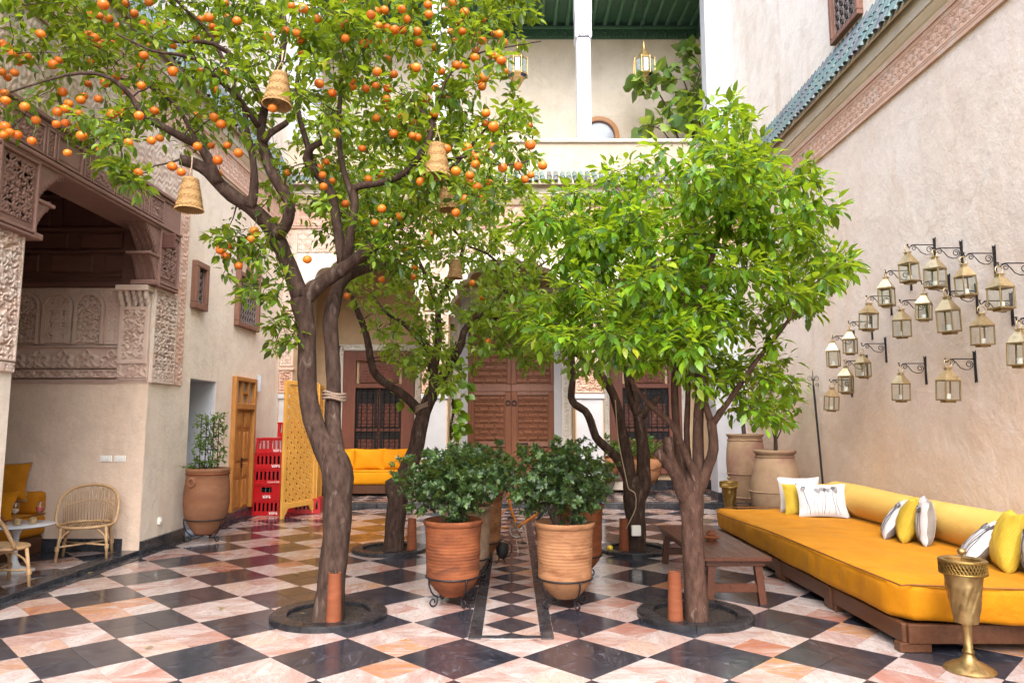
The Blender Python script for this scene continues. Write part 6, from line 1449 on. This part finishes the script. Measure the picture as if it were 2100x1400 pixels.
# folding moucharabieh screen
def screen():
    t = thing('folding_screen', 'yellow pierced wooden folding screen in front of the red crates', 'screen', (-3.81,12.02,0))
    def panel(a, b, z0, z1, lab):
        a, b = Vector((*a,0)), Vector((*b,0)); U = (b-a).normalized(); N = Vector((U.y,-U.x,0)); w_ = (b-a).length; m3 = Matrix((U, -N, Vector((0,0,1)))).transposed()
        f = MB()
        for (u0, u1, za, zb) in ((0,.07,0,z1),(w_-.07,w_,0,z1),(.07,w_-.07,z1-.07,z1),(.07,w_-.07,z0,z0+.09)): f.box(a+U*((u0+u1)/2)+Vector((0,0,(za+zb)/2)), (u1-u0,.045,zb-za), m3, bev=.005)
        for s, u in ((1,.07),(-1,w_-.07)): f.prism([(0,0),(.11,0),(.06,-.035),(.05,-.07),(0,-.11)], a+U*u+Vector((0,0,z0))-N*.018, U*s, (0,0,1), N, .036)
        fr = f.build('panel_frame', M['screen_wood'], t)
        g = MB(); c = .0215; nu = int((w_-.14)/c); nz = int((z1-.07-z0-.09)/c); c1 = (w_-.14)/nu; c2 = (z1-.07-z0-.09)/nz; o = a+U*.07+Vector((0,0,z0+.09))
        vi = {}
        def vid(i, j, s):
            if (i,j,s) not in vi: vi[(i,j,s)] = len(g.v); g.v.append(tuple(o+U*(c1*i)+Vector((0,0,c2*j))+N*s*.009))
            return vi[(i,j,s)]
        def hole(i, j):
            if not (0 <= i < nu and 0 <= j < nz): return False
            p, q = i % 8, j % 8
            if p in (1,2) and q in (1,2,) and i < nu-1: return True
            if p in (5,6) and q in (5,6) and i < nu-1: return True
            return (p in (4,) and q in (1,3)) or (p in (0,) and q in (5,7)) or (p == 2 and q == 6) or (p == 6 and q in (2,)) or (q == 4 and p in (1,3)) or (q == 0 and p in (5,7))
        for i in range(nu):
            for j in range(nz):
                if hole(i, j): continue
                g.f.append((vid(i,j,1),vid(i+1,j,1),vid(i+1,j+1,1),vid(i,j+1,1))); g.f.append((vid(i,j,-1),vid(i,j+1,-1),vid(i+1,j+1,-1),vid(i+1,j,-1)))
                for (di, dj, e) in ((-1,0,((i,j),(i,j+1))),(1,0,((i+1,j),(i+1,j+1))),(0,-1,((i,j),(i+1,j))),(0,1,((i,j+1),(i+1,j+1)))):
                    if hole(i+di, j+dj): g.f.append((vid(*e[0],1),vid(*e[1],1),vid(*e[1],-1),vid(*e[0],-1)))
        g.build('pierced_board', M['screen_wood'], t)
    panel((0,0), (.32,.83), .16, 2.29, 'near'); panel((.335,.85), (.22,1.62), .16, 2.27, 'far')
screen()
# ------------------------------------------------------------------ alcove seating
def cane_chair(loc, rz, label):
    t = thing('cane_chair', label, 'chair', loc, rz, 'rattan chairs in the alcove'); m = M['cane']
    zs = .375; hoop = []
    for i in range(33):
        a = 2*math.pi*i/32; hoop.append((.275*math.cos(a)*(1 if math.sin(a) < 0 else 1), .25*math.sin(a)*(1.0), zs+.01*math.sin(a)))
    MB().tube(hoop, .017, 8, False).build('seat_hoop', m, t, 180)
    mb = MB()
    for k in range(19):
        x = -.25+.5*k/18; yy = .245*math.sqrt(max(0, 1-(x/.275)**2)); mb.tube([(x,-yy,zs-.004),(x*.98,0,zs-.03),(x,yy,zs-.004)], .0085, 5)
    mb.build('seat_canes', m, t, 180)
    top = []
    for i in range(25): a = math.pi*(i/24); top.append((.31*math.cos(a)*(1-.0*math.sin(a)), .26*math.sin(a)+.02, zs+.04+.39*(math.sin(a)**.42 if math.sin(a) > 0 else 0)))
    top = [(.275,-.05,zs)]+[(.305,-.02,zs+.06)]+top[1:-1]+[(-.305,-.02,zs+.06),(-.275,-.05,zs)]
    sp, _ = smooth_path([Vector(p) for p in top], [1]*len(top), .05); MB().tube(sp, .018, 8).build('back_hoop', m, t, 180)
    mb = MB(); mid = []
    for k in range(21):
        f = k/20; a = R(22)+R(136)*f; bot = Vector((.262*math.cos(a), .238*math.sin(a), zs)); tp = Vector((.292*math.cos(a), .27*math.sin(a)+.02, zs+.04+.39*math.sin(a)**.42)); md = (bot*.42+tp*.58); off = (1 if k % 2 else -1)*.012; tp2 = tp+Vector((off,0,0)); mb.tube([bot, md, tp2], .0055, 5); mid.append(md)
    mb.tube(mid, .007, 6); mb.build('back_canes', m, t, 180)
    for sx in (-1,1):
        for sy in (-1,1):
            mb = MB().tube([(sx*.22, sy*.17, zs-.01), (sx*.235, sy*.19, .2), (sx*.25, sy*.205, 0)], .0165, 8); mb.lathe([(.023,0),(.023,.05)], 10, (sx*.243, sy*.198, .12)); mb.build('leg', m, t, 180)
    mb = MB()
    for s in (-1,1):
        mb.tube([(-.243,s*.198,.16),(.243,-s*.198,.16)], .011, 6); arc = [(-.235,s*.195,.16),(-.21,s*.19,.26),(-.12,s*.195,.345),(0,s*.205,.36),(.12,s*.195,.345),(.21,s*.19,.26),(.235,s*.195,.16)]; sp, _ = smooth_path([Vector(p) for p in arc], [1]*7, .04); mb.tube(sp, .011, 6)
        arc = [(s*.24,-.195,.16),(s*.22,-.15,.27),(s*.235,0,.35),(s*.22,.15,.27),(s*.24,.195,.16)]; sp, _ = smooth_path([Vector(p) for p in arc], [1]*5, .04); mb.tube(sp, .010, 6)
    mb.build('stretchers', m, t, 180); return t
cane_chair((-4.90,8.42,.045), .38, 'rattan chair against the alcove wall below the switches')
cane_chair((-4.86,6.92,.045), 2.5, 'rattan chair cut off at the left edge, nearest the camera')
tt = thing('tulip_table', 'round white pedestal table in the alcove', 'table', (-5.19,7.66,.045))
MB().lathe([(0,0),(.19,0),(.192,.008),(.14,.022),(.06,.055),(.032,.12),(.026,.25),(.034,.37),(.06,.43),(.085,.452),(0,.452)], 40).build('pedestal', M['tulip'], tt, 60)
MB().lathe([(0,.453),(.30,.455),(.345,.468),(.35,.474),(.345,.478),(0,.478)], 56).build('table_top', M['tulip_top'], tt, 40)
def glass(loc, label, wine, m):
    t = thing('wine_glass', label, 'wine glass', loc, 0, 'wine glasses on the white table')
    MB().lathe([(0,0),(.035,.001),(.035,.003),(.006,.01),(.004,.03),(.004,.085),(.012,.095),(.032,.12),(.038,.145),(.035,.18),(.029,.215),(.028,.215),(.034,.18),(.0365,.145),(.03,.121),(0,.1)], 28).build('glass', M['glass'], t, 180)
    MB().lathe([(0,.101),(.029,.121),(.0355,.143),(.036,wine),(0,wine)], 24).build('wine', M[m], t, 40)
zt_ = .524
glass((-5.27,7.74,zt_), 'wine glass with pale wine on the white table, left of the other', .148, 'wine_pale'); glass((-5.07,7.83,zt_), 'wine glass half full of red wine on the white table', .162, 'wine')
for (x, y, lab) in ((-5.13,7.58,'small glass of nuts nearest on the white table'), (-5.05,7.70,'small glass of snacks behind the nuts on the white table')):
    t = thing('snack_glass', lab, 'glass', (x, y, zt_), 0, 'snack glasses on the white table'); MB().lathe([(0,0),(.034,0),(.036,.005),(.038,.075),(.035,.075),(.033,.008),(0,.006)], 24).build('glass', M['glass'], t, 60); MB().lathe([(0,.007),(.033,.008),(.0345,.062),(.015,.07),(0,.068)], 24).build('nuts', M['nuts'], t, 60)
tajine((-5.36,7.62,zt_), 'clay tajine ashtray on the white alcove table')
ph = MB().box((-5.30,7.50,zt_+.005), (.15,.075,.009), bev=.003).build('phone', M['rubber']); tag(ph, 'black phone lying on the white table edge', 'phone')
ls = thing('alcove_sofa', 'mustard velvet sofa bench in the alcove corner', 'sofa', (-6.6,8.4,.045))
MB().box((0,-.02,.10), (1.95,.78,.20), bev=.006).build('wood_base', M['plinth_wood'], ls)
o = obj('seat_mattress', soft_slab([(-1.0,-.42),(1.0,-.42),(1.0,.40),(-1.0,.40)], .20, .46, 'velvet_dark', .06, 3, .008, .15), ls)
MB().tube([(-.98,-.40,.455),(.985,-.40,.455),(.985,.38,.455)], .008, 6).build('piping', M['piping'], ls)
o = obj('back_mattress', soft_slab([(-1.0,.20),(.98,.20),(.98,.42),(-1.0,.42)], .455, .72, 'velvet_dark', .06, 3, .008, .15), ls)
pillow('cushion', 'large mustard velvet cushion standing in the alcove sofa corner', (-6.02,8.55,.66), .15, -.2, .58, .46, .18, 'velvet_dark', 'velvet_dark', 'cushions on the alcove sofa', seed=20, pipe='linen_grey')
pillow('cushion', 'golden velvet cushion lying in front of the corner cushion in the alcove', (-5.98,8.22,.49), .05, -.45, .66, .34, .18, 'velvet', 'velvet', 'cushions on the alcove sofa', seed=21)

# ------------------------------------------------------------------ back daybed, pots, bicycle and other small things
bd = thing('portico_daybed', 'yellow velvet daybed on a wooden base in front of the left back window', 'daybed', (-3.35,15.25,.10))
MB().box((0,0,.13), (2.2,.86,.17), bev=.008).build('wood_base', M['plinth_wood'], bd)
for x in (-.95,.95): MB().box((x,-.3,.025), (.14,.14,.05)).build('leg', M['plinth_wood'], bd)
obj('mattress', soft_slab([(-1.1,-.45),(1.1,-.45),(1.1,.43),(-1.1,.43)], .22, .50, 'velvet_bright', .06, 3, .008, .15), bd)
MB().tube([(-1.09,-.44,.49),(1.09,-.44,.49)], .008, 6).build('piping', M['velvet_bright'], bd)
obj('back_mattress', soft_slab([(-1.1,.25),(1.1,.25),(1.1,.45),(-1.1,.45)], .50, .78, 'velvet_bright', .06, 3, .008, .15), bd)
for k, (x, w_, lab) in enumerate(((-3.62,.62,'yellow velvet cushion at the left of the portico daybed, partly behind the middle one'), (-3.02,.66,'wide yellow velvet cushion in the middle of the portico daybed'), (-2.52,.66,'yellow velvet cushion at the right of the portico daybed'), (-4.1,.5,'low yellow velvet cushion at the far left of the portico daybed'))):
    pillow('cushion', lab, (x, 15.36-(.08 if k == 1 else 0), .59), .03*k, -.2, w_, .46 if k < 3 else .34, .16, 'velvet_bright', 'velvet_bright', 'cushions on the portico daybed', seed=30+k)
def belly_pot(x, y, label, r=.30, z0=.25):
    t = thing('belly_pot', label, 'potted plant', (x, y, .1), 0, 'potted plants under the right back window')
    MB().lathe([(0,z0),(.14,z0),(.20,z0+.05),(.27,z0+.2),(.30,z0+.36),(.285,z0+.46),(.25,z0+.50),(.27,z0+.53),(.25,z0+.53),(.22,z0+.48),(0,z0+.46)], 36).build('pot', M['terracotta_pale'], t, 60)
    mb = MB()
    for i in range(13): a = math.pi+math.pi*i/12; mb.v  # garland drawn below
    pts = [(.302*math.cos(a), .302*math.sin(a), z0+.42-.12*math.sin(math.pi*(a-R(200))/R(140))) for a in np.linspace(R(200), R(340), 14)]; MB().tube(pts, .008, 5).build('garland', M['terracotta_pale'], t, 60)
    shrub_foliage(t, (0,0,z0+.72), (.34,.32,.26), 90, .07, 'leaf_jasmine', 8, 20, 1.2, 4, z0+.45)
    stand((x, y, .1), .24, .30, 'iron stand under the '+label, 3, .04, .5)
belly_pot(2.78,14.9,'round orange pot with bright foliage, right one under the back window'); belly_pot(1.95,15.2,'round ochre pot with bright foliage, left one under the back window')
pb = thing('planter_box', 'dark wooden planter trough between the round pots at the back', 'planter', (2.35,15.6,.1)); MB().box((0,0,.42), (1.2,.35,.34), bev=.01).build('trough', M['cedar_dark'], pb); MB().box((0,0,.16), (1.0,.3,.2), bev=.01).build('plinth', M['white_warm'], pb)
shrub_foliage(pb, (0,0,.85), (.62,.25,.30), 110, .07, 'leaf_jasmine', 8, 30, 1.2, 5, .58)
# bicycle side-on behind the pots
bi = thing('bicycle', 'orange bicycle parked behind the potted shrubs, chainring showing between the pots', 'bicycle', (.04,9.2,0))
for x in (-.50,.52):
    RX = Matrix.Rotation(math.pi/2, 3, 'X'); wh = MB().ring((x,0,.27), .25, .020, 40, 8, RX).build('wheel', M['rubber'], bi, 180); MB().ring((x,0,.27), .228, .008, 40, 6, RX).build('rim', M['steel'], wh, 180)
    sp_ = MB()
    for k in range(18): a = 2*math.pi*k/18; sp_.tube([(x,0,.27),(x+.225*math.cos(a),0,.27+.225*math.sin(a))], .0015, 3)
    sp_.build('spokes', M['steel'], wh)
MB().tube([(.02,0,.27),(-.05,0,.50),(-.10,0,.72)], .018, 8).build('seat_tube', M['bike_paint'], bi, 60)
MB().tube([(.02,0,.27),(.25,0,.42),(.40,0,.66)], .020, 8).build('down_tube', M['bike_paint'], bi, 60); MB().tube([(.02,0,.27),(-.5,0,.27)], .012, 6).build('chain_stay', M['bike_paint'], bi); MB().tube([(-.06,0,.52),(-.5,0,.27)], .010, 6).build('seat_stay', M['bike_paint'], bi)
MB().tube([(.52,0,.27),(.44,0,.55),(.38,0,.85)], .014, 6).build('fork', M['steel'], bi, 60); MB().tube([(.38,-.25,.92),(.38,0,.86),(.38,.25,.92)], .012, 6).build('handlebar', M['steel'], bi, 60)
MB().box((-.12,0,.76), (.24,.12,.05), bev=.02).build('saddle', M['rubber'], bi)
cr = MB().ring((.02,-.06,.255), .088, .008, 32, 6, Matrix.Rotation(math.pi/2, 3, 'X'))
for k in range(5): a = 2*math.pi*k/5+.3; cr.tube([(.02,-.06,.255),(.02+.085*math.cos(a),-.06,.255+.085*math.sin(a))], .008, 5)
cr.tube([(.02,-.07,.255),(-.055,-.075,.40)], .010, 6).tube([(.02,-.07,.255),(.105,-.075,.115)], .010, 6); ck = cr.build('crankset', M['steel'], bi, 60)
MB().box((.108,-.11,.10), (.08,.05,.02), bev=.006).box((-.06,-.11,.405), (.08,.05,.02), bev=.006).build('pedal', M['rubber'], ck)
MB().tube([(.0,-.03,.2),(.035,-.16,.02)], .007, 6).box((.036,-.165,.014), (.02,.03,.02)).build('kick_stand', M['steel'], bi)
# black spotlight by the third pot
bl = thing('spotlight', 'black spotlight on a yoke at the foot of the third pot', 'spotlight', (-.11,8.32,0))
MB().lathe([(0,-.11),(.04,-.10),(.065,-.05),(.075,.03),(.07,.06),(0,.06)], 20).build('head', M['rubber'], bl, 60).location = (0,0,.16)
MB().ring((.01,0,.16), .10, .006, 20, 6, Matrix.Rotation(math.pi/2, 3, 'X'), -1.4, 1.8).ring((-.005,0,.29), .02, .005, 14, 5, Matrix.Rotation(math.pi/2, 3, 'X')).tube([(-.07,-.03,.0),(-.02,0,.08)], .008, 5).tube([(.04,-.03,.0),(0,0,.08)], .008, 5).build('yoke', M['rubber'], bl, 60)
# junction box, cable, ropes, lemon
jb = thing('junction_box', 'white electrical box on the back right trunk', 'electrical box', (1.52,8.96,.27)); MB().box((0,0,0), (.115,.05,.125), bev=.006).build('box', M['plastic'], jb)
for sx in (-1,1):
    for sz in (-1,1): MB().lathe([(.006,0),(0,.002)], 8).build('screw', M['steel'], jb).location = (sx*.045,-.026,sz*.05)
cb = MB().tube(smooth_path([P(1262,820,8.9),P(1268,900,8.9),P(1284,980,8.88),P(1290,1003,8.86),P(1302,1010,8.86),P(1304,1040,8.88),P(1288,1075,8.9),P(1283,1085,8.95)], [1]*8, .06)[0], .006, 5).build('cable', M['string'], None, 180); tag(cb, 'thin pale cable running down the back right trunk', 'cable')
def rope(x, y, d, r, label, tilt):
    mb = MB()
    for k in range(3):
        pts = []
        for i in range(41):
            a = 2*math.pi*i/40; c = P(x, y, d); pts.append(c+Vector((r*math.cos(a), r*math.sin(a), (k-1)*.022+tilt*math.cos(a)+.006*math.sin(3*a+k))))
        mb.tube(pts, .0125, 6)
    o = mb.build('rope', M['rope'], None, 180); tag(o, label, 'rope', 'ropes tied round trunks')
rope(686,812,6.08,.092,'old rope tied round the right stem of the nearest orange tree',-.012); rope(868,833,9.1,.10,'old rope tied round the trunk of the back left orange tree',.05)
le = obj('lemon', OM); le.data = OM.copy(); le.data.materials[0] = mat('lemon peel', (.80,.52,.03), (.84,.6,.05), 8, rough=.45); le.location = (1.20,8.98,.06); le.scale = (.038,.038,.036); tag(le, 'fallen lemon lying in the back right tree pit', 'lemon')
lf = leaf_variant(M['leaf_yellow'])
for i, (x, y, lab) in enumerate(((452,1247,'fallen leaf on the white tiles left of the nearest orange tree'), (603,1177,'fallen leaf on a dark tile behind the nearest orange trunk'), (626,1268,'yellowing leaf lying on the soil of the nearest tree pit'), (315,1327,'fallen leaf on the pale tiles at the lower left'), (178,1177,'fallen leaf on the dark kerb below the alcove'))):
    X, Y, Z = CAM_F*0+x-1050, CAM_F*_c+(y-700)*_s, CAM_F*_s-(y-700)*_c; k_ = -CAM_H/Z; o = obj('fallen_leaf', lf); o.location = (X*k_, Y*k_, .008 if i != 2 else .04); o.scale = (.07,.07,.07); o.rotation_euler = (.1,.15,random.random()*6); tag(o, lab, 'leaf', 'fallen leaves')
# ------------------------------------------------------------------ gallery lanterns, plant and blind
def gallery_lantern(x, label):
    t = thing('gallery_lantern', label, 'lantern', (x, 14.9, 8.90), 0, 'gilt lanterns hung in the gallery'); n = 8
    def oct_(r, z): return [(r*math.cos(2*math.pi*k/n+.39), r*math.sin(2*math.pi*k/n+.39), z) for k in range(n)]
    MB().lathe([(.002,-.12),(.012,-.10),(.03,-.06),(.085,.02),(.115,.08),(.12,.10),(.16,.16)], 8).build('lower_bowl', M['gold'], t)
    MB().lathe([(.16,.62),(.12,.70),(.10,.74),(.06,.80),(.03,.86),(.04,.90),(.02,.94),(.025,.97),(.008,1.02),(.002,1.1)], 16).build('dome', M['gold'], t, 50)
    rr = .235; mid0, mid1 = .22, .56
    for k in range(n):
        a0, a1 = 2*math.pi*k/n+.39, 2*math.pi*(k+1)/n+.39; am = (a0+a1)/2; m3 = Matrix.Rotation(am, 3, 'Z'); w_ = 2*rr*math.sin(math.pi/n)
        MB().box((rr*math.cos(math.pi/n)*math.cos(am), rr*math.cos(math.pi/n)*math.sin(am), .39), (.006,w_*.62,.30), m3).build('pane', M['green_glass'] if k % 4 == 3 else M['milk_glass'], t)
        for (z0_, r0_, z1_, r1_) in ((.16,.16,.22,rr),(.62,.16,.56,rr)):
            q = [(r0_*math.cos(a0), r0_*math.sin(a0), z0_), (r0_*math.cos(a1), r0_*math.sin(a1), z0_), (r1_*math.cos(a1), r1_*math.sin(a1), z1_), (r1_*math.cos(a0), r1_*math.sin(a0), z1_)]; MB().quad(*q).build('pane', M['blue_glass'] if k % 3 == 0 else (M['green_glass'] if k % 3 == 1 else M['gold']), t)
        MB().tube([(rr*math.cos(a0), rr*math.sin(a0), .20), (rr*math.cos(a0), rr*math.sin(a0), .60)], .013, 6).build('post', M['gold'], t)
    fr = MB()
    for z in (.22,.56): fr.tube(oct_(rr,z)+oct_(rr,z)[:1], .011, 6)
    for z in (.16,.62): fr.tube(oct_(.16,z)+oct_(.16,z)[:1], .009, 6)
    fr.build('frame', M['gold'], t); MB().tube([(0,0,1.08),(0,0,2.2)], .006, 5).build('chain', M['iron'], t)
    return t
gallery_lantern(2.90, 'gilt glass lantern hanging in the right gallery bay'); gallery_lantern(.12, 'gilt glass lantern in the middle gallery bay behind orange twigs')
fp = thing('fig_plant', 'large fiddle leaf fig growing in the gallery corner', 'plant', (3.9,14.9,6.75))
fl_ = [([P(1428,330,14.9), P(1420,260,14.85), P(1413,200,14.8), P(1400,160,14.8)], [.03,.028,.022,.012]), ([P(1405,330,14.9), P(1375,240,14.8), P(1350,190,14.7), P(1325,165,14.7)], [.03,.022,.016,.01]), ([P(1413,200,14.8), P(1436,150,14.8), P(1425,125,14.75), P(1405,115,14.7)], [.014,.012,.01,.008]), ([P(1400,330,14.9), P(1360,270,14.8), P(1330,258,14.7)], [.02,.014,.01])]
fe = [P(random.gauss(x, sx), random.gauss(y, sy), random.uniform(14.4,15.3)) for (x, y, sx, sy, n) in ((1325,170,16,12,8),(1365,165,20,14,10),(1405,190,22,20,14),(1408,112,10,8,5),(1390,235,25,18,12),(1340,258,15,10,6),(1420,250,14,16,10)) for _ in range(n)]
MB().lathe([(0,0),(.2,0),(.26,.4),(.24,.4),(0,.36)], 24).build('pot', M['terracotta'], fp, 50)
off = Vector(fp.location); fig(fp, [([p-off for p in a], b) for a, b in fl_], [p-off for p in fe], 'leaf_fig', .27, 5, 2.0, 120, 'bark', .2, .06)
fq = thing('fig_plant', 'fiddle leaf fig beside the left arcade pillar near the great door', 'plant', (-1.05,14.6,.1))
fl_ = [([Vector((-1.05,14.6,.4)), P(922,900,14.6), P(930,840,14.6), P(925,780,14.6), P(935,700,14.6)], [.03,.028,.024,.02,.012])]
fe = [P(random.gauss(x, sx), random.gauss(y, sy), random.uniform(14.3,14.7)) for (x, y, sx, sy, n) in ((925,890,10,12,6),(940,850,10,14,6),(920,800,10,18,7),(950,790,10,14,5),(935,740,12,16,7),(825,810,12,10,4),(930,690,14,14,6)) for _ in range(n)]
MB().lathe([(0,0),(.16,0),(.22,.36),(.20,.36),(0,.33)], 24).build('pot', M['terracotta_old'], fq, 50)
off = Vector(fq.location); fig(fq, [([p-off for p in a], b) for a, b in fl_], [p-off for p in fe], 'leaf_lemon', .24, 3, 1.8, 90, 'bark', .45, .05)
bln = thing('striped_blind', 'rust striped rolled cloth leaning at the right end of the gallery', 'cloth', (0,0,0))
for k in range(7): MB().tube([P(1444+k*3,292,14.6), P(1436+k*4,262-k*9,14.6+.03*k)], .035, 8).build('fold', M['curtain' if k % 2 else 'orange_wood'], bln, 60)
